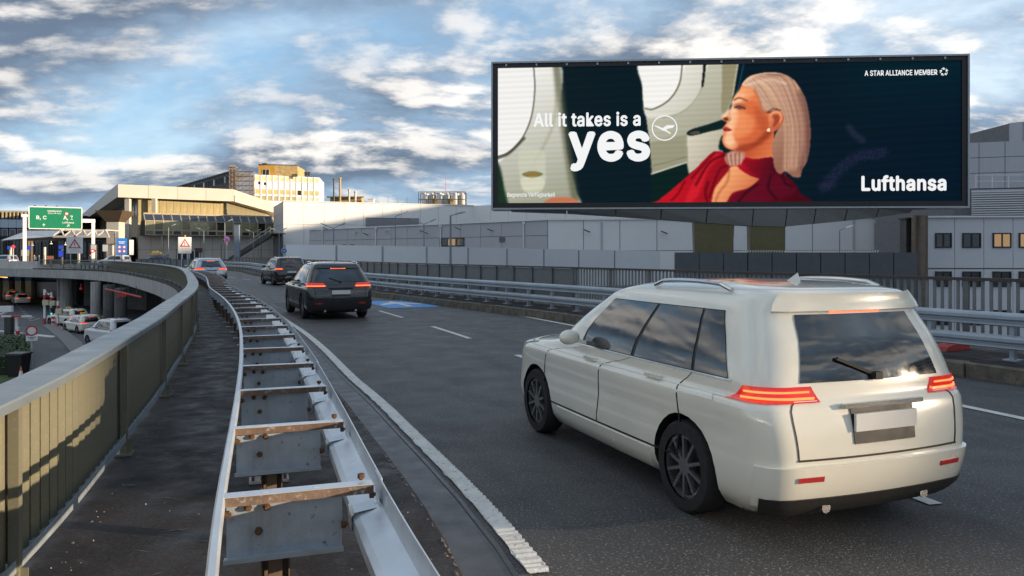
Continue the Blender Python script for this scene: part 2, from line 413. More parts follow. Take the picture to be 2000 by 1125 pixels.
sq = strip_quad('seam', d_join, d_join + 0.022, 0.0, lambda d: walk_off(d), ZW + 0.004, M_tar, walkway)
sq = strip_quad('worn_slab', d_join - 1.6, d_join, 1.55, lambda d: walk_off(d) - 0.02, ZW + 0.004, M_patch, walkway, 4)
for q in (7.5, 15, 24):
    strip_quad('seam', d_join + q, d_join + q + 0.02, 0.0, lambda d: walk_off(d), ZW + 0.004, M_tar, walkway)
# scuffs: little pale scratches and damp patches on the walkway
M_scuff = pm('pale_scuff', (0.14, 0.135, 0.13), 0.9, var=0.4, scale=20)
b = MB()
for i in range(70):
    d = d_join + rr.uniform(1, 16); o = rr.uniform(0.15, 0.75); L = rr.uniform(0.02, 0.2); a = rr.uniform(-.6, .6)
    c = LP.pt(d, o, ZW + 0.005); t = LP.at(d)[1]; t = Vector((t.x * math.cos(a) - t.y * math.sin(a), t.x * math.sin(a) + t.y * math.cos(a), 0)); nrm = Vector((-t.y, t.x, 0)) * rr.uniform(0.004, 0.015)
    b.add([c - t * L / 2, c + nrm * 0.6, c + t * L / 2, c - nrm], [(0, 1, 2, 3)])
o = link_mesh('scuff', b.mesh('scuff'), M_scuff, walkway); o['kind'] = 'stuff'

b = MB()
for k in range(520):
    d = d_join + rr.uniform(-1, 17) ; o = rr.choice((rr.uniform(.02, .16), walk_off(d) - rr.uniform(.0, .35), rr.uniform(.1, 2.0))); c = LP.pt(d, o, ZW); s_ = rr.uniform(.003, .011); a = rr.uniform(0, 6.28)
    b.add([c + Vector((s_ * math.cos(a + q * 2.1) * rr.uniform(.7, 1.3), s_ * math.sin(a + q * 2.1) * rr.uniform(.7, 1.3), 0)) for q in range(3)] + [c + Vector((0, 0, s_ * .9))], [(0, 1, 3), (1, 2, 3), (2, 0, 3)])
o = link_mesh('grit', b.mesh('grit'), pm('grit', (.20, .18, .16), .9, var=.5, scale=40), walkway); o['kind'] = 'stuff'
# road markings
d_ls = LP.dist_at(-2.5, 3.85)
def jag(d, k): return 0.006 * math.sin(d * 23.1 + k) + 0.005 * math.sin(d * 51.7 + 2 * k) + 0.004 * math.sin(d * 97 + k)
tag(strip_quad('edge_line', d_ls, dl1, lambda d: line_off(d) + jag(d, 0), lambda d: line_off(d) + 0.135 + jag(d, 2), 0.009, M_paint, None, 700), kind='structure')
# thick thermoplastic ribs on the near stretch of the edge line
b = MB(); d = d_ls + 0.02
while d < d_ls + 11:
    o = line_off(d); q = rr.uniform(0.045, 0.085)
    b.add([LP.pt(d, o + rr.uniform(.0, .012), 0.009), LP.pt(d, o + 0.135 - rr.uniform(0, .01), 0.009), LP.pt(d + q * .45, o + 0.14, 0.016), LP.pt(d + q * .45, o - 0.002, 0.016), LP.pt(d + q, o + 0.138, 0.010), LP.pt(d + q, o, 0.010)], [(0, 1, 2, 3), (3, 2, 4, 5)])
    d += q
tag(link_mesh('edge_line_rib', b.mesh('edge_line_rib'), M_paint), 'thick ribbed white paint on the near stretch of the edge line', 'road paint', kind='stuff')
def lane_off(d): return line_off(d) + 3.28
dash_ds = []
dA0 = LP.dist_at(G(905, 662).x - 5.0, G(905, 662).y - 1.9)
for k in range(-3, 14):
    d = dA0 + k * 5.75 if k < 3 else dA0 + k * 5.75
    if d < 0 or d > dl1 - 3: continue
    tag(strip_quad('lane_dash', d, d + 2.9, lambda d: lane_off(d), lambda d: lane_off(d) + 0.12, 0.008, M_paint, None, 8), kind='structure')
tag(strip_quad('far_edge_line', 0, S0 + 20, lambda d: line_off(d) + 6.75, lambda d: line_off(d) + 6.89, 0.008, M_paint, None, 40), kind='structure')
# blue marking with a white arrow in the far lane
bc = G(781, 594); dm = LP.dist_at(bc.x - 6.2, bc.y - 2.6)
om = (bc - LP.pt(dm)).dot(LP.at(dm)[1])
bm_ = strip_quad('blue_marking', dm - 2.0, dm + 2.0, om - 0.95, om + 0.95, 0.008, M_blue, None, 6); tag(bm_, kind='structure')
b = MB()
arrow = [(-1.5, -0.12), (-1.5, 0.12), (0.1, 0.12), (-0.5, 0.75), (0.0, 0.75), (1.0, 0.12), (1.6, 0.0), (1.0, -0.12), (0.0, -0.75), (-0.5, -0.75), (0.1, -0.12)]
b.add([LP.pt(dm + a, om + c, 0.0) + Vector((0, 0, 0.013)) for a, c in arrow], [tuple(range(11))])
link_mesh('arrow', b.mesh('arrow'), M_paint, bm_)
# asphalt cracks and sealed seams
b = MB()
def crack(p, ang, L, w, br=0):
    q = Vector(p); a = ang
    while L > 0:
        st = rr.uniform(0.05, 0.14); a += rr.uniform(-.5, .5); n2 = q + Vector((math.cos(a), math.sin(a), 0)) * st
        nn = Vector((-math.sin(a), math.cos(a), 0)) * w * rr.uniform(.4, 1)
        b.add([q - nn, q + nn, n2 + nn * .8, n2 - nn * .8], [(0, 1, 2, 3)]); q = n2; L -= st
        if br < 2 and rr.random() < 0.12: crack(q, a + rr.choice((-.9, .9)), L * .5, w * .7, br + 1)
for px, py, a, L in ((960, 770, 2.6, 1.6), (985, 790, 0.2, 1.0), (900, 770, 1.2, .8)):
    g = G(px, py); crack((g.x, g.y, 0.005), a, L, 0.006)
o = link_mesh('crack', b.mesh('crack'), M_tar); tag(o, kind='structure')

# repair patches with tar seams, transverse joints, oil stains
M_asph2 = pm('patched_asphalt', (0.036, 0.036, 0.037), 0.66, var=0.2, scale=1.5, bump=1.0, bscale=60, fine=.9, fscale=48, fsharp=(.57, .67), fgain=3.6)
M_asph3 = pm('pale_patched_asphalt', (0.058, 0.056, 0.054), 0.7, var=0.2, scale=1.5, bump=1.0, bscale=60, fine=.9, fscale=48, fsharp=(.56, .66), fgain=3.4)
for d_, L_, o0_, o1_, m_ in ((d_ls + 17, 9, .5, 2.2, M_asph3),):
    q = strip_quad('road_patch', d_, d_ + L_, lambda d: line_off(d) + o0_, lambda d: line_off(d) + o1_, .0035, m_, None, 8); tag(q, kind='structure')
    for a_, c_ in ((o0_ - .012, o0_ + .012), (o1_ - .012, o1_ + .012)): strip_quad('seam', d_, d_ + L_, lambda d: line_off(d) + a_, lambda d: line_off(d) + c_, .0055, M_tar, q, 8)
    for e_ in (d_, d_ + L_): strip_quad('seam', e_ - .012, e_ + .012, lambda d: line_off(d) + o0_, lambda d: line_off(d) + o1_, .0056, M_tar, q, 1)
for d_ in (d_ls + 19.5, d_ls + 33): tag(strip_quad('expansion_joint', d_, d_ + .035, lambda d: walk_off(d) + .05, lambda d: line_off(d) + 6.9, .0068, M_tar, None, 1), kind='structure')

# far kerb, dark verge behind it
KZ = 0.20
b = MB(); V = []; Fs = []; n = 150
for i in range(n + 1):
    d = i / n * dr1
    for o, z in ((1.75, KZ - 0.4), (1.75, KZ), (-0.80, KZ)): V.append(RP.pt(d, o, z))
for i in range(n):
    for k in range(2): a = i * 3 + k; Fs.append((a, a + 1, a + 4, a + 3))
b.add(V, Fs); verge = struct('verge', b, M_walk)
# individual kerb stones
kerb = bpy.data.objects.new('kerb', None); COL.objects.link(kerb); tag(kerb, kind='structure')
bs = MB(); bs.box((0, 0, 0), (0.985, 0.18, 0.26)); kmesh = []
for k in range(4):
    me = bs.mesh('kerb_stone'); bm = bmesh.new(); bm.from_mesh(me); bmesh.ops.bevel(bm, geom=[e for e in bm.edges], offset=0.02, segments=1, affect='EDGES')
    for v in bm.verts: v.co += Vector((rr.uniform(-.008, .008), rr.uniform(-.02, .02), rr.uniform(-.018, .018)))
    bm.to_mesh(me); bm.free(); me.materials.append(M_kerb); kmesh.append(me)
d = 4.0
while d < dr1 - 4:
    p = RP.pt(d, -0.88 + rr.uniform(-.012, .012), 0.095); link_mesh('kerb_stone', kmesh[int(rr.random() * 4)], None, kerb, p, RP.ang(d)); d += 1.0

# ------------------------------------------------------------------ railing on the outer edge: saw-tooth slats
rail = thing('parapet_railing', 'grey-green slatted steel railing with wide handrail along the outer walkway edge', 'railing', LP.pt(S0))
b = MB(); b.sweep(LP.frames(0, LP.dist_at(-57, 93.4), 0.4), [(-0.25, ZR), (0.0, ZR), (0.006, ZR - 0.012), (0.006, ZR - 0.055), (-0.02, ZR - 0.055), (-0.02, ZR - 0.02), (-0.23, ZR - 0.02), (-0.23, ZR - 0.055), (-0.256, ZR - 0.055), (-0.256, ZR - 0.012)])
hand = part('handrail', b, M_cap, rail, smooth=False)
dr_end = LP.dist_at(-57, 93.4)
b = MB(); b.sweep(LP.frames(0, dr_end, 0.4), [(-0.13, 0.225), (-0.02, 0.225), (-0.02, 0.29), (-0.028, 0.29), (-0.028, 0.235), (-0.13, 0.235)])
part('bottom_rail', b, M_galv, rail)
# thin handrail joints
d = S0 + 0.9
pitch = 0.176
sl = MB(); sl.box((0, 0, 0.67), (0.172, 0.010, 0.86)); sl.box((-0.082, -0.016, 0.67), (0.012, 0.030, 0.858)); sl.box((0.0, -0.008, 0.67), (0.010, 0.012, 0.856)); slm = sl.mesh('slat'); slm.materials.append(M_rail)
b_far = MB(); count = 0
d = 0.3; post_d = []
base = root_of(rail)
while d < dr_end - 0.3:
    p = LP.pt(d, -0.105, 0.0); a = LP.ang(d) + R(-17)
    if d > S0 - 3.4 and count < 300:
        o = link_mesh('slat', slm, None, rail, p - base, a); count += 1
    else:
        b_far.box((p.x, p.y, 0.67), (0.178, 0.010, 0.86), a)
    d += pitch
o = part('slat', b_far, M_rail, rail); o['kind'] = 'stuff'
pb = MB(); pb.box((0, 0, 0.60), (0.055, 0.05, 1.0)); pb.box((0, 0.0, 0.112), (0.16, 0.14, 0.02)); pb.box((0, -0.012, 0.17), (0.012, 0.10, 0.14)); pmsh = pb.mesh('post'); pmsh.materials.append(M_rail)
d = LP.dist_at(*GT(38, 775)); d -= 2 * 2.95
while d < dr_end - 1:
    if d > 0.2: link_mesh('post', pmsh, None, rail, LP.pt(d, -0.035) - base, LP.ang(d))
    d += 2.95

# ------------------------------------------------------------------ near guard rail (two beams on spacers)
GZ = 0.85; G0, G1 = 0.93, 1.55      # offsets of the two beams
def g_off(d): return ramp(d - S0, 0, 12, 0.0, -0.04)
def GQ(px, py): v = G(px, py, 0.85); return (v.x, v.y)
gpc = [(0.95, -2.7), (0.02, -0.1), GQ(425, 1125), GQ(443, 962), GQ(466, 822), GQ(474, 752), GQ(478, 706), GQ(477, 672), GQ(474, 638), GQ(461, 606), GQ(442, 583), GQ(424.6, 570)]
gpc += [GQ(410, 558.5)]
for _y, _o in ((31, .62), (37, .8), (45, .9), (54, .93), (66, .93), (78, .93), (90, .93)):
    _d = min((q for q in range(int(LP.len))), key=lambda q: abs(LP.pt(q).y - _y)); _p = LP.pt(_d, _o); gpc.append((_p.x, _p.y))
GP = Path(gpc); G0, G1 = 0.0, 0.62
guard = thing('guard_rail', 'galvanised double guard rail with rusty ladder-like spacers beside the walkway', 'guard rail', GP.pt(6, G0, ZW))
d_ge = GP.len - 1
T = 0.006
def wbeam(sgn):
    """W profile, open lip upwards; sgn +1 bulges to the right"""
    pr = [(0.055, 0.0), (0.055, -0.105), (-0.055, -0.135), (-0.075, -0.15), (-0.075, -0.20), (0.055, -0.235), (0.055, -0.31)]
    pr2 = [(a - T if i < 2 or i > 4 else a - T * .9, z - (0.004 if 1 < i < 6 else 0)) for i, (a, z) in enumerate(pr)]
    P = pr + pr2[::-1]
    return [(a * sgn, z + GZ) for a, z in P]
lap = GP.dist_at(*GQ(443, 962))
segs = []; d = lap - 8.0
while d < d_ge: segs.append((d, min(d + 4.0, d_ge))); d += 4.0
for sgn, off in ((1, G1), (-1, G0)):
    for i, (a, c) in enumerate(segs):
        if c < 0.2: continue
        a = max(0, a); b = MB(); sh = 0.0065 * sgn
        fr = GP.frames(a, c + (0.16 if sgn > 0 else 0.0), 0.33); n = len(fr)
        if sgn > 0:
            fr = [(p + r * (off + sh * (1 - k / (n - 1) * 2) * 0.5), r) for k, (p, r) in enumerate(fr)]
            fr = [(Vector((p.x, p.y, -0.004 * k / n)), r) for k, (p, r) in enumerate(fr)]
            b.sweep(fr, wbeam(1)); part('beam', b, M_galvb, guard)
        else:
            fr = [(p + r * off, r) for p, r in fr]
            b.sweep(fr, [(-0.05, GZ - 0.012), (-0.042, GZ - 0.004), (-0.018, GZ - 0.004), (-0.010, GZ - 0.014), (-0.010, GZ - 0.05), (-0.018, GZ - 0.058), (-0.042, GZ - 0.058), (-0.05, GZ - 0.05)]); part('rear_rail', b, M_galvb, guard, smooth=True)
gb = root_of(guard)
# one spacer: C channel across the two beams (x = across, towards the road; y = along; opening towards -y)
spW = G1 - G0 - 0.02
def spacer_meshes():
    top = MB(); z = GZ - 0.006
    top.add([(x, y, q) for q in (z - 0.006, z) for x, y in ((-0.02, -0.05), (spW + 0.03, -0.05), (spW + 0.03, 0.02), (-0.02, 0.02))], [(3, 2, 1, 0), (4, 5, 6, 7), (0, 1, 5, 4), (1, 2, 6, 5), (2, 3, 7, 6), (3, 0, 4, 7)])
    for x in (0.06, 0.16, 0.38): top.box((x, -0.018, z + 0.0006), (0.028, 0.010, 0.0016))
    lip = MB(); lip.box((spW / 2 + 0.005, -0.052, z - 0.022), (spW + 0.05, 0.007, 0.038))
    web = MB(); web.box((spW / 2 - 0.055, 0.018, GZ - 0.155), (spW - 0.10, 0.006, 0.29))
    bot = MB(); bot.box((spW / 2 - 0.06, -0.018, GZ - 0.295), (spW - 0.09, 0.07, 0.006)); bot.box((spW / 2 - 0.06, -0.052, GZ - 0.286), (spW - 0.09, 0.006, 0.020))
    bolt = MB(); bolt.cyl((0, 0.016, 0), (0, -0.004, 0), 0.017, 6); bolt.cyl((0, -0.002, 0), (0, -0.012, 0), 0.009, 8)
    return top, lip, web, bot, bolt
tm, lm_, wm, bo, bl = [x.mesh('p') for x in spacer_meshes()]
for me, nm, m in ((tm, 'spacer_flange', M_galvb), (lm_, 'spacer_lip', M_rust), (wm, 'spacer_web', M_galv), (bo, 'spacer_foot', M_galv), (bl, 'bolt', M_bolt)):
    me.name = nm; me.materials.append(m)
lip_v = [lm_]; web_v = [wm]
for k, (c_, r_, w_) in enumerate((((.12, .072, .048), .22, (.33, .38, .43)), ((.17, .10, .062), .12, (.41, .46, .51)), ((.14, .095, .07), .18, (.30, .34, .37)))):
    a_ = lm_.copy(); a_.materials[0] = pm('rusty_flange_%d' % k, c_, .85, var=.45, scale=4 + 2 * k, bump=.3, bscale=60, rust=r_, rustcol=(.34, .33, .32)); lip_v.append(a_)
    a_ = wm.copy(); a_.materials[0] = pm('galvanised_web_%d' % k, w_, .45, metal=.5, var=.2, scale=4 + 3 * k, bump=.08, bscale=30, streak=.4, stcol=(.20, .17, .15), rust=.05, rustcol=(.2, .13, .09)); web_v.append(a_)
po = MB()
po.box((0.14, 0.06, GZ / 2 + 0.0), (0.006, 0.06, GZ - 0.22)); po.box((0.20, 0.085, GZ / 2 + 0.0), (0.115, 0.006, GZ - 0.22)); po.box((0.26, 0.06, GZ / 2), (0.006, 0.06, GZ - 0.22)); po.box((0.20, 0.034, GZ / 2), (0.06, 0.006, GZ - 0.22))
pom = po.mesh('post'); pom.materials.append(M_post)
pl = MB(); pl.box((0.20, 0.06, ZW + 0.012), (0.30, 0.16, 0.016))
plm = pl.mesh('base_plate'); plm.materials.append(pm('pale_base_plate', (0.34, 0.31, 0.29), 0.7, var=0.3, scale=14, rust=0.2))
pb2 = MB()
for x in (0.08, 0.32):
    for y in (0.02, 0.10): pb2.cyl((x, y, ZW + 0.018), (x, y, ZW + 0.05), 0.013, 6)
pbm = pb2.mesh('anchor_bolt'); pbm.materials.append(M_bolt)
d = lap - 4 * 1.36
clip = MB(); clip.add([(x + (G1 - G0), y, z + GZ) for y in (-0.05, 0.07) for x, z in ((0.035, -0.045), (0.035, -0.115), (-0.075, -0.13), (-0.09, -0.15), (-0.09, -0.21), (-0.02, -0.23))], [(i, i + 1, i + 7, i + 6) for i in range(5)])
clm = clip.mesh('clip'); clm.materials.append(M_galvb)
while d < d_ge - 1:
    if d > 0.2:
        sp = bpy.data.objects.new('spacer', tm); COL.objects.link(sp); sp.parent = guard
        p = GP.pt(d, G0) - gb; p.z = 0 - gb.z; sp.location = p; sp.rotation_euler = (0, 0, GP.ang(d) - math.pi / 2)
        sp.rotation_euler = (R(rr.uniform(-.8, .8)), R(rr.uniform(-.35, .35)), sp.rotation_euler[2] + R(rr.uniform(-.8, .8)))
        for nm, me in (('lip', rr.choice(lip_v)), ('web', rr.choice(web_v)), ('foot', bo)): link_mesh(nm, me, None, sp)
        if d < lap + 17:
            for x, z in ((0.085, GZ - 0.075), (0.165, GZ - 0.080), (0.13, GZ - 0.185)): link_mesh('bolt', bl, None, sp, (x, 0, z))
            link_mesh('clip', clm, None, sp)
            q = link_mesh('bolt', bl, None, sp, (0.005, -0.02, GZ - 0.09), math.pi / 2); q2 = link_mesh('bolt', bl, None, sp, (spW + 0.03, -0.03, GZ - 0.06), -math.pi / 2 + math.pi)
            q3 = link_mesh('bolt', bl, None, sp, (spW - 0.02, 0.0, GZ + 0.015)); q3.rotation_euler = (R(90), 0, 0)
            q4 = link_mesh('bolt', bl, None, sp, (spW - 0.095, -0.01, GZ - 0.19), math.pi / 2)
        ps = link_mesh('post', pom, None, guard, p, GP.ang(d) - math.pi / 2)
        link_mesh('base_plate', plm, None, ps)
        if d < lap + 10: link_mesh('anchor_bolt', pbm, None, ps)
    d += 1.36

# ------------------------------------------------------------------ far guard rail, along the kerb
fg = thing('guard_rail', 'galvanised two-beam guard rail behind the mossy kerb across the road', 'guard rail', RP.pt(24, 0, KZ))
fgb = root_of(fg); d_fe = RP.dist_at(-33, 90)
for z1 in (0.96, 0.60):
    for i in range(int(d_fe / 8) + 1):
        a = i * 8.0; c = min(a + 8.0, d_fe)
        if c - a < 0.5: continue
        h = 0.20
        pr = [(0.03, 0), (-0.055, -0.02), (-0.07, -0.05), (-0.07, -0.10), (-0.01, -0.13), (-0.01, -0.15), (-0.06, -h), (0.03, -h - 0.02)]
        pr = pr + [(x + 0.012, z) for x, z in pr[::-1]]
        b = MB(); b.sweep(RP.frames(a, c, 0.8), [(x, z + z1) for x, z in pr]); part('beam', b, M_galvf, fg)
ps = MB(); ps.box((0, 0.09, KZ + 0.36), (0.07, 0.10, 0.72)); ps.box((0, 0.09, KZ + 0.01), (0.22, 0.22, 0.02)); psm = ps.mesh('post'); psm.materials.append(M_galv)
d = 3.0
while d < d_fe:
    o = link_mesh('post', psm, None, fg, RP.pt(d) - fgb, RP.ang(d) + math.pi); d += 1.333

# ------------------------------------------------------------------ far railing: balusters near, sheet panels beyond
fr_ = thing('bridge_railing', 'dark brown-capped railing with grey balusters and sheet panels across the road', 'railing', RP.pt(24, 1.1, KZ))
frb = root_of(fr_); RZ = 1.47; d_re = RP.dist_at(-33, 90)
d_sw = RP.dist_at(3.0, 20.5)
b = MB(); b.sweep(RP.frames(0, d_re, 0.8, 1.1), [(-0.05, RZ), (0.05, RZ), (0.05, RZ - 0.055), (-0.05, RZ - 0.055)]); part('handrail', b, M_brail, fr_)
b = MB(); b.sweep(RP.frames(0, d_re, 0.8, 1.1), [(-0.025, KZ + .12), (0.025, KZ + .12), (0.025, KZ + .07), (-0.025, KZ + .07)]); part('bottom_rail', b, M_dsteel, fr_)
bb = MB(); bb.box((0, 0, (RZ + KZ + .06) / 2), (0.05, 0.03, RZ - KZ - .12)); bbm = bb.mesh('baluster'); bbm.materials.append(pm('grey_baluster', (0.17, 0.185, 0.19), 0.5, metal=0.2, var=0.1))
pp = MB(); pp.box((0, 0, (RZ + KZ) / 2 - 0.03), (0.10, 0.06, RZ - KZ - 0.02)); ppm = pp.mesh('post'); ppm.materials.append(pm('railing_post_grey', (0.13, 0.14, 0.14), 0.5, metal=0.2))
d = 3.0; k = 0
while d < d_re:
    if d < d_sw + 4.0:
        if k % 12 == 0: link_mesh('post', ppm, None, fr_, RP.pt(d, 1.1) - frb, RP.ang(d))
        else: link_mesh('baluster', bbm, None, fr_, RP.pt(d, 1.1) - frb, RP.ang(d))
        d += 0.145; k += 1
    else:
        link_mesh('post', ppm, None, fr_, RP.pt(d, 1.1) - frb, RP.ang(d))
        a = RP.pt(d + 0.06, 1.12); c = RP.pt(d + 1.14, 1.12); b = MB()
        b.add([(q.x + e * .0, q.y, z) for q in (a, c) for e, z in ((0, KZ + .14), (0, RZ - .07))], [(0, 1, 3, 2)])
        v = (c - a).normalized(); nn = Vector((v.y, -v.x, 0)) * .012
        b = MB(); b.prism([(a.x, a.y, KZ + .14), (c.x, c.y, KZ + .14), (c.x, c.y, RZ - .07), (a.x, a.y, RZ - .07)], nn); part('panel', b, M_railp, fr_)
        d += 1.2
# red plastic barrier feet lying on the verge behind the guard rail
def foot(px, py, rz, label):
    p = G(px, py, KZ); b = MB(); pr = [(-.38, 0), (.38, 0), (.30, .07), (.12, .11), (-.12, .11), (-.30, .07)]
    b.prism([(x, -.13, z) for x, z in pr], (0, .26, 0)); b.box((0, 0, .13), (.10, .10, .06))
    me = b.mesh('barrier_foot'); tag(link_mesh('barrier_foot', me, pm('faded_red_plastic', (0.50, 0.06, 0.05), 0.55, var=.12), None, p, rz), label, 'barrier foot', 'barrier feet on the verge')
foot(1858, 683, 0.5, 'red plastic barrier foot on the verge behind the guard rail, nearer the post')
# ------------------------------------------------------------------ buildings
def wall_dir(P0, P1):
    d = Vector((P1[0] - P0[0], P1[1] - P0[1], 0)); L = d.length; d /= L
    return d, Vector((d.y, -d.x, 0)), L, math.atan2(d.y, d.x)
def on_wall(P0, P1, t, z, out=0.0):
    d, n, L, a = wall_dir(P0, P1); p = Vector((P0[0], P0[1], z)) + d * (t * L) + n * out; return p
def tiles(parent, P0, P1, z0, z1, nx, nz, m, gap=0.05, thick=0.08, name='panel', out=0.0, skip=None, t0=0.0, t1=1.0):
    """separate cladding pieces with open joints, sharing one mesh"""
    d, n, L, a = wall_dir(P0, P1); W = L * (t1 - t0) / nx; Hh = (z1 - z0) / nz
    b = MB(); b.add([(x, y, z) for z in (gap / 2, Hh - gap / 2) for x, y in ((gap / 2, -thick), (W - gap / 2, -thick), (W - gap / 2, 0.02), (gap / 2, 0.02))], [(3, 2, 1, 0), (4, 5, 6, 7), (0, 1, 5, 4), (1, 2, 6, 5), (2, 3, 7, 6), (3, 0, 4, 7)])
    me = b.mesh(name); me.materials.append(m); base = root_of(parent)
    for i in range(nx):
        for k in range(nz):
            if skip and skip(i, k): continue
            p = Vector((P0[0], P0[1], z0 + k * Hh)) + d * (L * t0 + W * i) + n * out
            link_mesh(name, me, None, parent, p - base, a)
def slab(P, z0, z1):
    b = MB(); b.prism([(p[0], p[1], z0) for p in P], (0, 0, z1 - z0)); return b
def windowpane(parent, P0, P1, t0, t1, z0, z1, m_glass, m_frame, out=0.06, fr=0.08, split=0, name='window'):
    d, n, L, a = wall_dir(P0, P1); base = root_of(parent)
    W = L * (t1 - t0); Hh = z1 - z0
    f = MB()
    for c, s in (((W / 2, 0, fr / 2), (W, .12, fr)), ((W / 2, 0, Hh - fr / 2), (W, .12, fr)), ((fr / 2, 0, Hh / 2), (fr, .12, Hh - 2 * fr)), ((W - fr / 2, 0, Hh / 2), (fr, .12, Hh - 2 * fr))): f.box(c, s)
    for q in range(split): f.box((W * (q + 1) / (split + 1), 0, Hh / 2), (fr, .11, Hh - 2 * fr))
    p = Vector((P0[0], P0[1], z0)) + d * (L * t0) + n * out
    o = link_mesh(name, f.mesh(name), m_frame, parent, p - base, a)
    for q in range(split + 1):
        g = MB(); x0 = W * q / (split + 1) + fr * .5; x1 = W * (q + 1) / (split + 1) - fr * .5
        g.box(((x0 + x1) / 2, .01, Hh / 2), (x1 - x0, .02, Hh - fr)); link_mesh('pane', g.mesh('pane'), m_glass if not isinstance(m_glass, (list, tuple)) else m_glass[q % len(m_glass)], o)
    return o

# grey low hall
gz = D(1070, 430, 88).z
K0 = D(605, 450, 126); K1 = D(1070, 430, 88); K2 = D(1830, 430, 80)
hall = thing('service_hall', 'low grey metal-clad hall with vertical joints behind the white barrier wall', 'building', (K1.x, K1.y, LOW))
part('wall', slab([(K0.x, K0.y), (K1.x, K1.y), (K2.x, K2.y), (K2.x + 4, K2.y + 30), (K0.x + 8, K0.y + 14)], LOW, gz - 0.05), M_facade_j, hall)
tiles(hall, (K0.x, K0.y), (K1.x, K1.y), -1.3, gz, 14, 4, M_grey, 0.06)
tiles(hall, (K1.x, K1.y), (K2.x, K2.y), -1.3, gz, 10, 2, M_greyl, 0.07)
b = MB(); b.beam((K0.x, K0.y - .1, gz + .06), (K1.x, K1.y - .1, gz + .06), .4, .14); part('roof_edge', b, M_greyl, hall)
b = MB(); b.beam((K1.x, K1.y - .1, gz + .06), (K2.x, K2.y - .1, gz + .06), .4, .14); part('roof_edge', b, M_greyl, hall)
tt = lambda px: None
def t_on(P0, P1, px):
    """fraction along a wall seen at picture column px"""
    k = (px - 1000) / F; dx, dy = P1[0] - P0[0], P1[1] - P0[1]
    return (k * P0[1] - P0[0]) / (dx - k * dy)
def z_on(P0, P1, px, py):
    t = t_on(P0, P1, px); y = P0[1] + (P1[1] - P0[1]) * t; return CH + (HZ - py) / F * y
A, B = (K0.x, K0.y), (K1.x, K1.y)
M_wglow = pm('lit_window', (0.10, 0.06, 0.03), 0.2, var=.6, scale=1.5, emit=(1.0, .62, .30), estr=.32)
windowpane(hall, A, B, t_on(A, B, 860), t_on(A, B, 908), z_on(A, B, 884, 481), z_on(A, B, 884, 465), [M_glass, M_wglow, M_glass], M_frame, .1, .12, 2)
for px, py in ((641, 447), (720, 458), (836, 455), (900, 447), (963, 450), (1147, 452), (1297, 455)):       # small wall lamps
    P, Q = (A, B) if px < 1070 else (B, (K2.x, K2.y))
    p = on_wall(P, Q, t_on(P, Q, px), z_on(P, Q, px, py), .5); b = MB(); b.beam(p + Vector((-.35, -.1, .18)), p + Vector((.35, -.1, -.1)), .22, .12); part('wall_lamp', b, M_dsteel, hall)
for px, py in ((697, 452), (757, 450), (823, 448)):
    p = on_wall(A, B, t_on(A, B, px), z_on(A, B, px, py), .4); b = MB(); b.cyl(p, p + Vector((0, 0, -.22)), .24, 10, .16); part('wall_lamp', b, M_whitep, hall)

A, B = (K0.x, K0.y), (K1.x, K1.y)
for f in (.08, .36, .64, .93):
    p = on_wall(A, B, f, 0, .18); b = MB(); b.cyl((p.x, p.y, -1.3), (p.x, p.y, gz - .2), .09, 8); b.box((p.x, p.y, gz - .2), (.35, .3, .3)); part('downpipe', b, M_greyl, hall)
for f, z in ((.2, 3.0), (.24, 3.0), (.5, 1.4), (.86, 3.6)):
    p = on_wall(A, B, f, z, .14); b = MB(); b.box((p.x, p.y, p.z), (.9, .12, .6), wall_dir(A, B)[3])
    for k in range(4): b.box((p.x, p.y - .07, p.z - .2 + k * .13), (.8, .06, .04), wall_dir(A, B)[3])
    part('vent', b, M_facade_j, hall)
for f in (.15, .45, .8):
    p = on_wall(B, (K2.x, K2.y), f, 0, .18); b = MB(); b.cyl((p.x, p.y, -1.3), (p.x, p.y, gz - .2), .09, 8); part('downpipe', b, M_grey, hall)

# tall white hall
H0 = D(553, 393, 135); H1 = D(925, 402, 148); H2 = D(1420, 402, 118); HS = D(535, 393, 151)
hz_ = H0.z
wh = thing('white_hall', 'tall white-clad hall with a sunlit facade and side wall coloured grey for its shade', 'building', (H0.x, H0.y, LOW))
part('wall', slab([(H0.x, H0.y), (H1.x, H1.y), (H2.x, H2.y), (H2.x + 10, 190), (HS.x, 190), (HS.x, HS.y)], LOW, hz_ - 0.06), M_facade_j, wh)
A, B = (H0.x, H0.y), (H1.x, H1.y)
tiles(wh, A, B, -1.0, hz_, 10, 3, M_white, 0.05, t0=0.0)
tiles(wh, B, (H2.x, H2.y), -1.0, hz_, 12, 3, M_white, 0.05)
tiles(wh, (HS.x, HS.y), A, -1.0, hz_, 4, 6, M_grey, 0.05)  # side wall of the white hall: its shade put into grey panels
b = MB(); t0, t1 = t_on(A, B, 714), t_on(A, B, 818)
for k in range(14):
    z = z_on(A, B, 765, 443) + k * .11; p = on_wall(A, B, t0, z, .16); q = on_wall(A, B, t1, z, .16); b.beam(p, q, .1, .05)
part('louvre', b, M_grey, wh)
b = MB(); p = on_wall(A, B, t0, z_on(A, B, 765, 443) - .1, .085); q = on_wall(A, B, t1, 0, .085); b.prism([(p.x, p.y, p.z), (q.x, q.y, p.z), (q.x, q.y, p.z + 1.75), (p.x, p.y, p.z + 1.75)], Vector((0, -.04, 0))); part('louvre_frame', b, M_facade_j, wh)
b = MB(); b.beam((A[0], A[1], hz_ + .05), (B[0], B[1], hz_ + .05), .5, .14); part('roof_edge', b, M_white, wh)

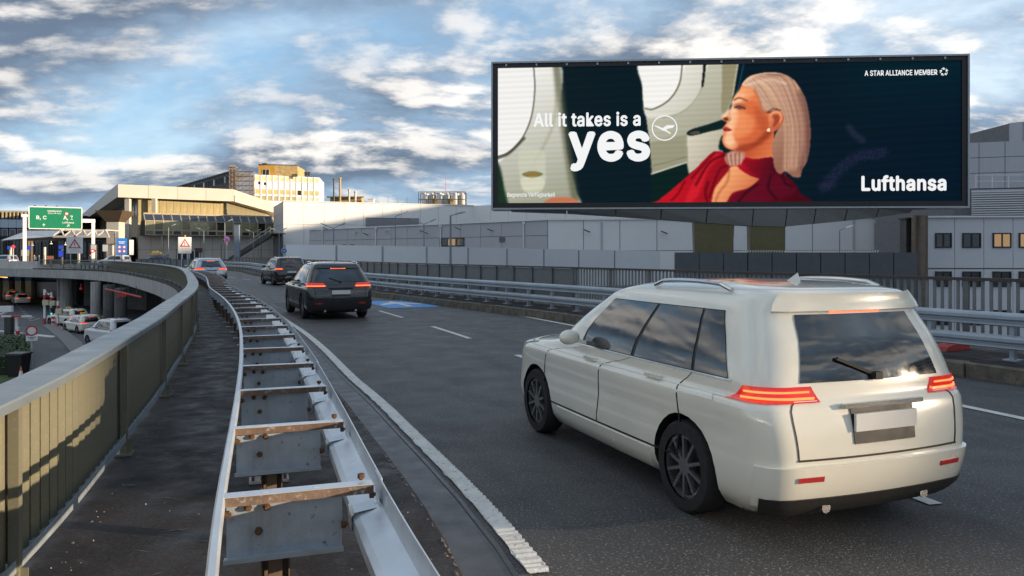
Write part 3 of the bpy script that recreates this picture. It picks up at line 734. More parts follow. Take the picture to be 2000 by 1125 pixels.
# roof plant on the halls
def chimney(px, top, bot, r, Y, label, m=M_ochre):
    p = D(px, bot, Y); q = D(px, top, Y); b = MB(); b.cyl(p, q, r, 10, r * .9); b.cyl(q, q + Vector((0, 0, .25)), r * 1.5, 10, r * 1.2); b.cyl(p, p + Vector((0, 0, .5)), r * 2.2, 10, r * 1.3)
    solo('chimney_pipe', b, m, label, 'chimney', 'pipes on the hall roof', loc=tuple(p))
YR = 158
chimney(652, 351, 399, .17, YR, 'leftmost thin dark pipe on the white hall roof', M_dsteel)
chimney(664, 349, 399, .24, YR, 'tall rust-brown pipe on the white hall roof beside a thinner one', M_ochre)
chimney(682, 372, 399, .22, YR, 'short pale pipe on the roof between the tall brown pipe and another', M_beige)
chimney(694, 376, 399, .24, YR, 'shortest of the four pipes on the white hall roof', M_beige)
p0 = D(645, 399, YR + 1); p1 = D(706, 386, YR + 1); b = MB(); b.prism([(p0.x, p0.y, p0.z), (p1.x, p0.y, p0.z), (p1.x, p0.y, p1.z), (p0.x, p0.y, p1.z)], (0, 3, 0)); b.box(((p0.x + p1.x) / 2, p0.y - .3, p1.z + .1), (p1.x - p0.x + 1.2, 1, .2))
solo('plant_room', b, M_ochre, 'low tan plant box under the roof pipes', 'plant room', loc=(p0.x, p0.y, p0.z))
p = D(725, 400, YR); b = MB(); b.box((p.x, p.y, p.z + .5), (1.2, 1.2, 1.2)); b.box((p.x, p.y, p.z + 1.16), (1.4, 1.4, .12)); solo('roof_hatch', b, M_white, 'small white hatch box on the hall roof right of the pipes', 'roof hatch', loc=tuple(p))
eq = thing('cooling_plant', 'framed rooftop cooling plant with pale tanks on the white hall', 'cooling plant', tuple(D(863, 404, YR)))
xa, xb = D(818, 400, YR).x, D(909, 400, YR).x; za, zb = D(818, 404, YR).z, D(818, 375, YR).z
b = MB()
for i in range(7):
    x = xa + (xb - xa) * i / 6
    for y in (YR - .2, YR + 3): b.box((x, y, (za + zb) / 2), (.12, .12, zb - za))
for z in (zb, za + .4, (za + zb) / 2):
    b.box(((xa + xb) / 2, YR - .22, z), (xb - xa, .1, .14)); b.box(((xa + xb) / 2, YR + 3, z), (xb - xa, .1, .14))
part('frame', b, M_dsteel, eq)
for i, f in enumerate((.12, .27, .45, .60, .78, .92)):
    x = xa + (xb - xa) * f; b = MB(); b.cyl((x, YR + 1.3, za), (x, YR + 1.3, zb - .25 - .25 * (i % 2)), .75, 14); b.cyl((x, YR + 1.3, zb - .25 - .25 * (i % 2)), (x, YR + 1.3, zb - .1), .3, 10); part('tank', b, M_beige if i % 2 else M_whitep, eq, smooth=True)
for i, f in enumerate((.35, .7)):
    x = xa + (xb - xa) * f; b = MB(); b.box((x, YR + .5, za + .9), (.9, .6, 1.7)); part('cabinet', b, M_ochre, eq)
b = MB(); m0 = D(870, 373, YR); m1 = D(870, 345, YR); b.cyl(m0, m1, .06, 6, .03); part('antenna', b, M_red, eq)
for px, top, Y in ((758, 380, 157), (776, 388, 157), (795, 385, 157)):
    p = D(px, 400, Y); q = D(px, top, Y); b = MB(); b.cyl(p, q, .05, 6, .025); b.box((p.x, p.y, p.z + .06), (.4, .4, .12)); solo('roof_antenna', b, M_dsteel, {758: 'thin mast nearest the roof pipes on the white hall', 776: 'shortest thin mast, middle of three on the white hall roof', 795: 'thin mast nearest the cooling plant on the white hall roof'}[px], 'antenna', 'masts on the hall roof', loc=tuple(p))

# white barrier wall beyond the far railing: separate wide panels between posts
bw = thing('barrier_wall', 'long white panel barrier wall behind the far railing', 'wall', tuple(D(800, 495, 60)[:2]) + (LOW,))
ctrl = [(556, 477.5, 58), (657, 478.5, 58.5), (747, 480, 59.5), (833, 481.5, 61), (914, 483, 63), (990, 484.5, 65.5), (1062, 486, 68), (1130, 487.5, 71), (1200, 489, 74), (1290, 490, 77)]
for (pa, ya, Ya), (pc, yc, Yc) in zip(ctrl[:-1], ctrl[1:]):
    p = D(pa, ya, Ya); q = D(pc, yc, Yc); d_ = (q - p).normalized() * .06
    b = MB(); b.prism([(p.x + d_.x, p.y + d_.y, -1.2), (q.x - d_.x, q.y - d_.y, -1.2), (q.x - d_.x, q.y - d_.y, q.z), (p.x + d_.x, p.y + d_.y, p.z)], (0, .12, 0)); part('panel', b, M_barrier, bw)
    b = MB(); b.box((p.x, p.y + .08, (LOW + p.z - .05) / 2), (.14, .2, p.z - LOW - .05)); part('post', b, M_steel, bw)
b = MB(); V = [D(a, 500, c) for a, _, c in ctrl]
for p, q in zip(V[:-1], V[1:]): b.prism([(p.x, p.y + .15, LOW), (q.x, q.y + .15, LOW), (q.x, q.y + .15, -1.21), (p.x, p.y + .15, -1.21)], (0, .3, 0))
part('plinth', b, M_conc, bw)

# ------------------------------------------------------------------ terminal with the big fascia
C = D(230, 360, 150); M2 = D(455, 370, 162); Rr = D(533, 397, 206); Ll = D(160, 420, 268)
TZ = C.z; TB = D(230, 385, 150).z
term = thing('terminal_building', 'terminal building with beige roof fascia, brass wall and glazed gallery', 'building', (C.x, C.y, 0))
part('roof', slab([(Ll.x, Ll.y), (C.x, C.y), (M2.x, M2.y), (Rr.x, Rr.y), (Rr.x - 20, 290), (Ll.x + 5, 290)], TB, TZ), M_beige, term)
for P, Q, n_ in (((Ll.x, Ll.y), (C.x, C.y), 16), ((C.x, C.y), (M2.x, M2.y), 4), ((M2.x, M2.y), (Rr.x, Rr.y), 6)): tiles(term, P, Q, TB - .05, TZ + .05, n_, 1, M_beige, .06, .10, 'fascia_panel')
ins = 2.2
def inset(P, k): return (P.x + k[0], P.y + k[1])
C_i = (C.x + 2.4, C.y + 3.2); M_i = (M2.x - 2.0, M2.y + 1.5); R_i = (Rr.x - 2.5, Rr.y + 2); L_i = (Ll.x + 2.5, Ll.y + 2)
part('wall', slab([L_i, C_i, M_i, R_i, (Rr.x - 20, 288), (Ll.x + 8, 288)], 0, TB - .01), M_tan, term)
tiles(term, C_i, M_i, 8.0, TB - .06, 13, 1, M_gold, .05, .06, 'brass_panel')
tiles(term, M_i, R_i, 0.0, TB - .06, 9, 3, M_gold, .06, .06, 'brass_panel')
for i in range(26):
    windowpane(term, L_i, C_i, i / 26 + .004, (i + 1) / 26 - .004, TB - 3.6, TB - .3, M_golds, M_frameb, .06, .1)
b = MB(); b.box((C.x + 1.0, C.y + 2.0, TB / 2), (.9, .9, TB)); part('column', b, M_beige, term)
b = MB(); b.box((C.x + 5.6, C.y + 3.4, TB / 2), (.8, .8, TB)); part('column', b, M_beige, term)
tiles(term, C_i, M_i, 0.2, 8.0, 2, 1, M_golds, .1, .05, 'brass_panel', t0=0.02, t1=.22)
# glazed gallery on the first floor
g0 = D(283, 416, 143); g1 = D(534, 423, 157); gzt = g0.z; gzm = D(283, 430, 143).z; gzb = D(283, 459, 143).z; gzr = D(283, 449, 143).z
A, B = (g0.x, g0.y), (g1.x, g1.y); d_, n_, L_, a_ = wall_dir(A, B)
gal = [(A[0], A[1]), (B[0], B[1]), (B[0] - n_.x * 4, B[1] - n_.y * 4), (A[0] - n_.x * 4, A[1] - n_.y * 4)]
part('gallery_core', slab(gal, gzb + .05, gzm - .02), M_dark, term)
sidew = [(A[0] - .9, A[1] + 1.4), (A[0], A[1]), (A[0] - n_.x * 4, A[1] - n_.y * 4)]
b = MB(); b.prism([(A[0] - .05, A[1], gzb), (A[0] - 1.8, A[1] + 4, gzb), (A[0] - 1.8, A[1] + 4, gzm), (A[0] - .05, A[1], gzm)], (0, .2, 0)); part('gallery_end', b, M_golds, term)
ng = 15
mg = [pm('gallery_glass_a', (0.26, 0.25, 0.14), 0.12, metal=.3, var=.35, scale=.5), pm('gallery_glass_b', (0.15, 0.14, 0.075), 0.12, metal=.3, var=.4, scale=.5), pm('gallery_glass_c', (0.02, 0.018, 0.015), 0.1, metal=.2, var=.4)]
for i in range(ng):
    windowpane(term, A, B, i / ng, (i + 1) / ng, gzr, gzm, mg[(i * 7 + i // 3) % 2 if i not in (8, 13) else 2], M_frameb, .08, .14, name='gallery_window')
    windowpane(term, A, B, i / ng, (i + 1) / ng, gzb, gzr - .02, mg[1 + (i % 2)], M_frameb, .08, .14, name='gallery_window')
    # sloped roof pane
    p = on_wall(A, B, (i + .07) / ng, gzm, .05); q = on_wall(A, B, (i + .93) / ng, gzm, .05); b = MB()
    b.prism([p, q, q - n_ * 1.4 + Vector((0, 0, gzt - gzm)), p - n_ * 1.4 + Vector((0, 0, gzt - gzm))], Vector((0, 0, -.08))); part('roof_pane', b, M_glassb, term)
for i in range(ng + 1):
    p = on_wall(A, B, i / ng, gzm, .10); b = MB(); b.beam(p, p - n_ * 1.4 + Vector((0, 0, gzt - gzm)), .16, .14); part('mullion', b, M_frameb, term)
b = MB(); p = on_wall(A, B, 0, gzt, -1.4); q = on_wall(A, B, 1, gzt, -1.4); b.beam(p, q, .5, .3); part('gallery_roof_edge', b, M_frameb, term)
w0 = D(266, 470, 144); A2 = (w0.x, w0.y + .7); B2 = (D(545, 470, 158).x, 158.7)
part('base_wall', slab([A2, B2, (B2[0], B2[1] + 5), (A2[0], A2[1] + 5)], 0, gzb - .03), M_joint, term)
tiles(term, A2, B2, 0.0, gzb - .05, 12, 2, M_beige, .05, .06, 'base_panel', skip=lambda i, k: k == 0 and i in (3, 4))
for i in (3, 4): windowpane(term, A2, B2, i / 12 + .005, (i + 1) / 12 - .005, 0.1, gzb / 2 - .1, M_glass, M_whitep, .02, .15, 1, 'door')

# pylon beside the terminal and the far wing with tan fins
p = D(226, 470, 140); b = MB(); b.box((p.x, p.y, 4.2), (2.2, 2.2, 8.4)); pyl = thing('stair_pylon', 'pale concrete pylon with flared dark head in front of the terminal', 'pylon', (p.x, p.y, 0)); part('shaft', b, M_beige, pyl)
b = MB(); V = [(p.x + sx * w, p.y + sy * w, z) for z, w in ((7.6, 1.15), (9.6, 2.5)) for sx, sy in ((-1, -1), (1, -1), (1, 1), (-1, 1))]; b.add(V, [(3, 2, 1, 0), (4, 5, 6, 7), (0, 1, 5, 4), (1, 2, 6, 5), (2, 3, 7, 6), (3, 0, 4, 7)]); part('head', b, pm('brown_steel', (.10, .07, .045), .6, var=.3), pyl)
fw = thing('terminal_wing', 'distant terminal wing with tan fins over a pale band at the left edge', 'building', (-135, 200, 0))
A, B = (D(-120, 410, 200).x, 200), (D(62, 410, 205).x, 205)
part('wall', slab([A, B, (B[0], 240), (A[0], 240)], 0, D(20, 410, 200).z), M_dark, fw)
zt = D(20, 411, 200).z; z1 = D(20, 427, 200).z; z2 = D(20, 444, 200).z
tiles(fw, A, B, zt - .35, zt + .1, 6, 1, M_tan, .05, .25, 'cornice')
for i in range(24):
    p = on_wall(A, B, (i + .5) / 24, 0, .35); b = MB(); b.box((p.x, p.y, (z1 + zt) / 2), (.35, .5, zt - z1 - .4)); part('fin', b, M_tan, fw)
tiles(fw, A, B, z2, z1, 12, 1, pm('pale_blue_band', (.42, .50, .60), .4, var=.1), .06, .2, 'band_panel')
for i in range(12):
    for k, (za_, zb_) in enumerate(((z2 - 2.6, z2 - .3), (z2 - 5.2, z2 - 2.9))):
        windowpane(fw, A, B, i / 12 + .008, (i + 1) / 12 - .008, za_, zb_, M_glass, M_steel, .1, .18)
# canopy over the drop-off
cp = thing('drop_off_canopy', 'long glass drop-off canopy with white triangular trusses left of the terminal', 'canopy', (D(110, 470, 132).x, 132, 0))
Yc = 132; a0 = D(-60, 476, Yc); a1 = D(2, 469, Yc); a2 = D(106, 449, Yc); a3 = D(196, 449, Yc); a4 = D(213, 462, Yc); f0 = D(104, 462, Yc)
Yb = 16
b = MB(); b.add([(a1.x, a1.y, a1.z), (f0.x, f0.y, f0.z), (a2.x, a2.y + 3, a2.z), (a1.x - 3, a1.y + 12, a1.z + 2.0)], [(0, 1, 2, 3)]); b.add([(a1.x, a1.y, a1.z - .15), (f0.x, f0.y, f0.z - .15), (a2.x, a2.y + 3, a2.z - .15), (a1.x - 3, a1.y + 12, a1.z + 1.85)], [(3, 2, 1, 0)]); part('glass_roof', b, pm('canopy_glass', (.34, .38, .42), .25, var=.1, scale=.5), cp)
b = MB(); b.prism([(f0.x, Yc + 2, f0.z), (a4.x, Yc + 2, a4.z), (a3.x, Yc + 5, a3.z), (a2.x, Yc + 5, a2.z)], (0, .15, 0)); part('glass_roof', b, pm('canopy_glass_front', (.36, .34, .32), .3, var=.15, scale=.5), cp)
b = MB(); b.beam((f0.x, Yc, f0.z), (a4.x, Yc, a4.z), .3, .35); part('front_beam', b, M_beige, cp)
nt = 5
for i in range(nt):
    x0 = f0.x + (a4.x - f0.x) * i / nt; x1 = f0.x + (a4.x - f0.x) * (i + 1) / nt; xm = (x0 + x1) / 2; b = MB()
    b.beam((x0, Yc - .05, f0.z + .1), (xm, Yc + .6, a2.z), .2, .2); b.beam((xm, Yc + .6, a2.z), (x1, Yc - .05, f0.z + .1), .2, .2); b.beam((xm, Yc + .6, a2.z), (xm, Yc + 5, a2.z), .2, .2); part('truss', b, M_beige, cp)
b = MB(); b.beam((f0.x + 1.5, Yc + .6, a2.z), (a4.x - 1.3, Yc + .6, a2.z), .2, .2); part('ridge_beam', b, M_beige, cp)
for i in range(7):
    x = a1.x + (a4.x - a1.x) * i / 6.3 + 1; b = MB(); b.cyl((x, Yc + 1, 0), (x, Yc + 1, 3.0 + .3 * (i > 2)), .22, 10); part('column', b, M_concd if i % 2 else M_beige, cp)
sf = thing('departure_hall_front', 'dark glazed departure hall front beneath the canopy', 'building', (D(100, 490, 146).x, 146, 0))
A, B = (D(-80, 490, 146).x, 146), (D(215, 490, 146).x, 146)
part('wall', slab([A, B, (B[0], 160), (A[0], 160)], 0, 5.2), M_dark, sf)
for i in range(20): windowpane(sf, A, B, i / 20 + .004, (i + 1) / 20 - .004, .1, 4.4, M_glass if i % 3 else M_wglow if i == 9 else M_dark, M_dsteel, .06, .12, 1, 'glass_bay')

# ------------------------------------------------------------------ stripped high-rise with scaffold
Yh = 232
hr = thing('office_tower', 'stripped white office block with tan boarded windows and yellow rooftop storey', 'building', (D(497, 400, Yh).x, Yh, 0))
A = (D(497, 341, Yh).x, Yh); B = (D(624, 347, Yh * 154 / 148).x, Yh * 154 / 148); ht = D(497, 341, Yh).z
part('wall', slab([A, B, (B[0] - 3, B[1] + 18), (A[0] - 12, A[1] + 18)], 0, ht), M_white, hr)
zz = lambda py: D(497, py, Yh).z
boards = [M_beige, pm('tan_board', (.55, .36, .16), .7, var=.15, scale=2), pm('dusty_glass', (.33, .30, .16), .3, var=.35, scale=1.2), pm('cream_board', (.66, .50, .30), .7, var=.15, scale=2)]
nw = 11; rr2 = random.Random(5)
for i in range(nw):
    windowpane(hr, A, B, (i + .10) / nw, (i + .90) / nw, zz(353), zz(342), boards[3], M_whitep, .05, .1)
    windowpane(hr, A, B, (i + .10) / nw, (i + .90) / nw, zz(379), zz(368), boards[1] if i != 7 else M_dark, M_whitep, .05, .1)
    windowpane(hr, A, B, (i + .10) / nw, (i + .90) / nw, zz(392), zz(381), boards[2] if i < 7 else boards[0], M_whitep, .05, .1)
    windowpane(hr, A, B, (i + .10) / nw, (i + .90) / nw, zz(416), zz(405), boards[1], M_whitep, .05, .1)
    if i < 10:
        p = on_wall(A, B, (i + 1) / nw, (zz(341) + zz(392)) / 2, .12); b = MB(); b.box((p.x, p.y, p.z), (.22, .25, zz(341) - zz(392))); part('pilaster', b, M_white, hr)
for px, py in ((506, 357), (517, 358)):
    p = on_wall(A, B, t_on(A, B, px), zz(py), .04); b = MB(); b.cyl(p, p + Vector((0, -.1, 0)), .45, 8); part('wall_hole', b, M_dark, hr)
# rooftop storey
y2 = Yh + 3; q0 = D(505, 322, y2); q1 = D(537, 323, y2 + .5); q2 = D(581, 325, y2 + 2); zr = q0.z
b = slab([(q0.x, q0.y), (q1.x, q1.y), (q1.x - .3, q1.y + 12), (q0.x - 4, q0.y + 14)], ht + .01, zr); part('rooftop_storey', b, M_yell, hr)
b = slab([(q1.x, q1.y + .1), (q2.x, q2.y), (q2.x - 1, q2.y + 12), (q1.x, q1.y + 12)], ht + .01, zr - .1); part('rooftop_storey', b, M_ochre, hr)
b = MB(); b.beam((q0.x, q0.y - .1, zr + .1), (q2.x, q2.y - .1, zr + .1), .5, .25); part('roof_edge', b, M_dsteel, hr)
P, Q = (q0.x, q0.y), (q1.x, q1.y)
windowpane(hr, P, Q, .22, .66, ht + .1, ht + 2.0, M_dark, M_beige, .04, .12, 1)
b = MB(); p = D(517, 320, y2 + 1); b.box((p.x, p.y, zr + .35), (1.3, 1, .5)); part('roof_hatch', b, M_dsteel, hr)
for px in (597, 603): 
    p = D(px, 345, Yh + 4); b = MB(); b.box((p.x, p.y, ht + .6), (.7, .5, 1.2)); part('roof_box', b, M_dsteel, hr)
# long dark wing receding to the left
w1 = D(448, 336, 252); w0_ = D(345, 361, 310)
wing = thing('tower_wing', 'long dark stripped building wing with roof masts behind the terminal', 'building', (w1.x, w1.y, 0))
zw = w1.z
part('wall', slab([(w0_.x, w0_.y), (w1.x, w1.y), (w1.x + 6, w1.y + 10), (w0_.x + 5, w0_.y + 14)], 0, zw), pm('dark_stripped_wall', (.075, .075, .075), .9, var=.3, scale=.6, streak=.4), wing)
A, B = (w0_.x, w0_.y), (w1.x, w1.y)
for i in range(22): windowpane(wing, A, B, (i + .15) / 22, (i + .85) / 22, zw - 3.4, zw - 1.0, M_dark if i % 4 else M_glass, M_dsteel, .06, .15)
b = MB(); b.beam((A[0], A[1] - .2, zw + .1), (B[0], B[1] - .2, zw + .1), .6, .3); part('roof_edge', b, M_dsteel, wing)
for i, f in enumerate((.02, .1, .22, .3, .42, .55, .75)):
    p = on_wall(A, B, f, zw, -2); b = MB(); b.cyl(p, p + Vector((0, 0, 2.0 + 1.5 * ((i * 5) % 3))), .07, 6, .04); b.box((p.x, p.y, zw + .15), (.5, .5, .3)); part('mast', b, M_steel, wing)
sc_ = thing('scaffold', 'rust-brown scaffold with board platforms wrapping the tower corner', 'scaffold', (D(470, 400, 229).x, 229, 0))
M_scaf = pm('scaffold_tube', (.22, .15, .09), .7, metal=.2, var=.3)
for px in (448, 454, 460, 467, 474, 481, 488, 495):
    for Y in (229, 231.0):
        p = D(px, 400, Y); top = 322 if px < 462 else (328 if px < 476 else 336); q = D(px, top, Y); b = MB(); b.cyl(p, q, .09, 6); part('standard', b, M_scaf, sc_)
for k, py in enumerate((326, 335, 344, 353, 362, 371, 380, 389)):
    lo, hi = (447, 462) if k < 1 else (447, 496)
    p = D(lo, py, 229); q = D(hi, py, 229); b = MB(); b.beam(p, q, .12, .12); part('ledger', b, M_scaf, sc_)
    p = D(lo, py, 230); q = D(hi, py, 230); b = MB(); b.beam((p.x, 230, p.z - .1), (q.x, 230, p.z - .1), 1.6, .12); part('platform', b, M_orange if k in (3, 6) else M_ochre, sc_)
    if k:
        for j in range(4):
            u0 = D(447 + 12 * j, py, 228.9); u1 = D(459 + 12 * j, py - 9, 228.9); b = MB(); b.beam(u0, u1, .08, .08); part('brace', b, M_scaf, sc_)
for px in (448, 454):
    b = MB(); p0_ = D(px, 372, 229.6); p1_ = D(px + 5, 322, 229.6); b.prism([(p0_.x, p0_.y, p0_.z), (p1_.x, p0_.y, p0_.z), (p1_.x, p0_.y, p1_.z), (p0_.x, p0_.y, p1_.z)], (0, .06, 0)); part('sheeting', b, pm('pale_sheeting', (.45, .38, .32), .8, var=.3, scale=1.5), sc_)

# ------------------------------------------------------------------ buildings behind the billboard, right
Yb2 = 55
rb = thing('office_annex', 'pale grey panelled annex with small dark windows at the right edge', 'building', (D(1807, 500, Yb2).x, Yb2, LOW))
A = (D(1807, 425, Yb2).x, Yb2); B = (A[0] + 16, Yb2 - 1.0); zt = D(1807, 425, Yb2).z
part('wall', slab([A, B, (B[0] + 1, B[1] + 10), (A[0] + .6, A[1] + 9)], LOW, zt - .06), M_facade_j, rb)
M_annex = pm('annex_panel', (.60, .61, .64), .45, var=.03, scale=.4)
pw = (D(1868, 0, Yb2).x - D(1812, 0, Yb2).x) / 16.03
nxp = 8
for (za, zb_) in ((zt - 3.62, zt), (zt - 7.3, zt - 3.68), (LOW, zt - 7.36)): tiles(rb, A, B, za, zb_, nxp, 1, M_annex, .035, .08)
b = MB(); b.beam((A[0] - .05, A[1] - .12, zt + .05), (B[0], B[1] - .12, zt + .05), .3, .12); part('roof_edge', b, M_greyl, rb)
for i, (u, v) in enumerate(((1825, 1857), (1878, 1914), (1937, 1973), (1988, 2026), (2048, 2086))):
    t0, t1 = t_on(A, B, u), t_on(A, B, v)
    windowpane(rb, A, B, t0, t1, z_on(A, B, 1900, 484), z_on(A, B, 1900, 455), [M_glass, M_glass] if i < 2 else [M_wglow, M_wglow], M_frame, .12, .09, 1)
    windowpane(rb, A, B, t0, t1, z_on(A, B, 1900, 560), z_on(A, B, 1900, 530), M_glass, M_frame, .12, .09, 1)
    windowpane(rb, A, B, t0, t1, z_on(A, B, 1900, 635), z_on(A, B, 1900, 605), M_glass, M_frame, .12, .09, 1)
Yb3 = 66
tb = thing('plant_tower', 'grey panelled plant tower with louvres and roof railing right of the billboard', 'building', (D(1900, 500, Yb3).x, Yb3, LOW))
A = (D(1862, 280, Yb3).x, Yb3); B = (D(2120, 280, Yb3 - 3).x, Yb3 - 3); zt = D(1890, 280, Yb3).z
part('wall', slab([A, B, (B[0], B[1] + 14), (A[0], A[1] + 14)], LOW, zt - .08), M_facade_j, tb)
zl0 = D(1950, 420, Yb3).z; zl1 = D(1950, 372, Yb3).z; zb0 = D(1950, 345, Yb3).z
tiles(tb, A, B, zl1 + .1, zt, 5, 3, M_grey, .05)
up = D(1971, 240, Yb3 + 2); tiles(tb, (up.x, up.y), (B[0], B[1] + 2), zt, up.z, 4, 1, M_grey, .05); part('upper_wall', slab([(up.x, up.y), (B[0], B[1] + 2), (B[0], B[1] + 12), (up.x, up.y + 10)], zt - .05, up.z - .05), M_facade_j, tb)
for k in range(11):
    z = zl0 + (zl1 - zl0) * k / 11; p = on_wall(A, B, t_on(A, B, 1896), z, .35); q = on_wall(A, B, 1, z, .35); b = MB(); b.beam(p, q, .2, .07); part('louvre_slat', b, M_greyl, tb)
p = on_wall(A, B, t_on(A, B, 1896), zl0, .1); q = on_wall(A, B, 1, zl0, .1); b = MB(); b.prism([(p.x, p.y, zl0 - .1), (q.x, q.y, zl0 - .1), (q.x, q.y, zl1), (p.x, p.y, zl1)], Vector((0, -.03, 0))); part('louvre_backing', b, M_grey, tb)
ry = Yb3 - 2.6; b = MB()
xa = D(1906, 0, ry).x
for i in range(7): b.cyl((xa + i * 1.35, ry, zl1), (xa + i * 1.35, ry, zl1 + 1.05), .03, 6)
for z in (zl1 + .55, zl1 + 1.05): b.cyl((xa, ry, z), (xa + 8.2, ry, z), .03, 6)
part('roof_railing', b, M_greyl, tb)
b = MB(); p = D(1796, 430, 53); b.cyl((p.x, 53, LOW), (p.x, 53, D(1796, 421, 53).z), .52, 20); solo('round_column', b, pm('brown_steel_column', (.16, .12, .095), .35, metal=.4, var=.15), 'round brown steel column beside the annex under the billboard edge', 'column', smooth=True, loc=(p.x, 53, LOW))
b = MB(); p = D(1776, 430, 54); b.box((p.x, 54, (LOW + 4.3) / 2), (.9, .9, 4.3 - LOW)); b.box((p.x, 54, 4.35), (1.1, 1.1, .1)); solo('square_pillar', b, M_dsteel, 'dark square pillar left of the round brown column', 'pillar', loc=(p.x, 54, LOW))
# unseen block added out of frame, shaped to throw slanting shade on road and halls
ob = thing('shade_block', 'tall plain unseen block outside the frame on the right, added to shade the road', 'building', (140, 50, LOW))
_e = Vector((8.1, -15.6, 0)); _q0 = Vector((114.6, 102, 0))
def oq(k, o=0.0): q = _q0 + _e * k + Vector((15.6, 8.1, 0)).normalized() * o; return (q.x, q.y)
for k0, k1, zt_, dep in ((-1.45, 3.3, 28.3, 30), (3.7, 8.72, 42.0, 12)):
    part('wall', slab([oq(k0), oq(k0, dep), oq(k1, dep), oq(k1)], LOW, zt_), M_grey, ob)
    for k in range(int((zt_ - LOW) / 3.8)): windowpane(ob, oq(k0), oq(k1), .02, .98, LOW + 1.5 + k * 3.8, LOW + 3.7 + k * 3.8, M_glass, M_frame, .06, .2, 0, 'window_band')
# ------------------------------------------------------------------ LED billboard
BL = D(960, 260, 46.5); BR = D(1890, 260, 44.6)
bd = (Vector((BR.x, BR.y, 0)) - Vector((BL.x, BL.y, 0))); BW = bd.length; b_ang = math.atan2(bd.y, bd.x)
bz0 = D(1425, 408, 45.5).z; bz1 = D(1425, 114.5, 45.5).z; BH = bz1 - bz0
board = thing('led_billboard', 'huge landscape LED billboard with an airline advert above the far railing', 'billboard', (BL.x, BL.y, bz0), b_ang)
def U(px): return (px - 959.5) / (1890.0 - 959.5) * BW
def Vv(px, py):
    f = (px - 959.5) / 930.5; top = 118 - 6 * f; bot = 403.5 + 7.5 * f
    return (bot - py) / (bot - top) * BH
def bbox(x0, x1, z0, z1, y0, y1):
    return MB().box(((x0 + x1) / 2, (y0 + y1) / 2, (z0 + z1) / 2), (x1 - x0, y1 - y0, z1 - z0))
M_bframe = pm('billboard_frame', (.34, .35, .36), .35, metal=.5, var=.05); M_bez = pm('billboard_bezel', (.010, .010, .011), .45)
FT = .10
for nm, x0, x1, z0, z1 in (('frame', 0, BW, 0, FT), ('frame', 0, BW, BH - FT, BH), ('frame', 0, FT, FT, BH - FT), ('frame', BW - FT, BW, FT, BH - FT)):
    part(nm, bbox(x0, x1, z0, z1, -.25, 1.6), M_bframe, board, local=True)
BX = .40
part('cabinet', bbox(FT, BW - FT, FT, BH - FT, .05, 1.5), M_bez, board, local=True)
for x0, x1, z0, z1 in ((FT, BW - FT, FT, BX), (FT, BW - FT, BH - BX + .05, BH - FT), (FT, BX, BX, BH - BX + .05), (BW - BX, BW - FT, BX, BH - BX + .05)):
    part('bezel', bbox(x0, x1, z0, z1, -.16, .05), M_bez, board, local=True)
for i in range(15):
    x = U(990 + i * 61); part('clip', bbox(x - .05, x + .05, BH - BX + .12, BH - FT - .05, -.24, -.16), M_bframe, board, local=True)
# --- the picture: one colour per LED, painted from shapes
NX, NY = 680, 210
sx0, sx1, sz0, sz1 = BX - .02, BW - BX + .02, BX - .02, BH - BX + .07
gx = np.linspace(sx0, sx1, NX); gzz = np.linspace(sz0, sz1, NY)
XX, ZZ = np.meshgrid(gx, gzz)
FX = XX / BW; PX = 959.5 + FX * 930.5
top_ = 118 - 6 * FX; bot_ = 403.5 + 7.5 * FX; PY = bot_ - ZZ / BH * (bot_ - top_)
def z4(pts): return [(950 + x * .475, 100 + y * .475) for x, y in pts]
def z5(pts): return [(1280 + x * .26667, 120 + y * .26667) for x, y in pts]
img = np.zeros((NY, NX, 3))
def c3(c): return np.array(c, float) / 255.0
def smooth_poly(pts, n=6):
    P = [np.array(p, float) for p in pts]; k = len(P); out = []
    for i in range(k):
        a, b_, c, d = P[i - 1], P[i], P[(i + 1) % k], P[(i + 2) % k]
        for j in range(n):
            t = j / n; out.append(.5 * (2 * b_ + (c - a) * t + (2 * a - 5 * b_ + 4 * c - d) * t * t + (3 * b_ - a - 3 * c + d) * t ** 3))
    return out
def blur(m, k):
    for _ in range(int(k)):
        m = (np.pad(m, ((1, 1), (0, 0)), 'edge')[:-2] + 2 * m + np.pad(m, ((1, 1), (0, 0)), 'edge')[2:]) / 4
        m = (np.pad(m, ((0, 0), (1, 1)), 'edge')[:, :-2] + 2 * m + np.pad(m, ((0, 0), (1, 1)), 'edge')[:, 2:]) / 4
    return m
def mask_poly(pts, soft=1, sm=True):
    P = smooth_poly(pts) if sm else [np.array(p, float) for p in pts]
    m = np.zeros((NY, NX), bool); n = len(P)
    for i in range(n):
        x0, y0 = P[i]; x1, y1 = P[(i + 1) % n]
        if y0 == y1: continue
        cnd = ((y0 > PY) != (y1 > PY)) & (PX < (x1 - x0) * (PY - y0) / (y1 - y0) + x0); m ^= cnd
    return blur(m.astype(float), soft)
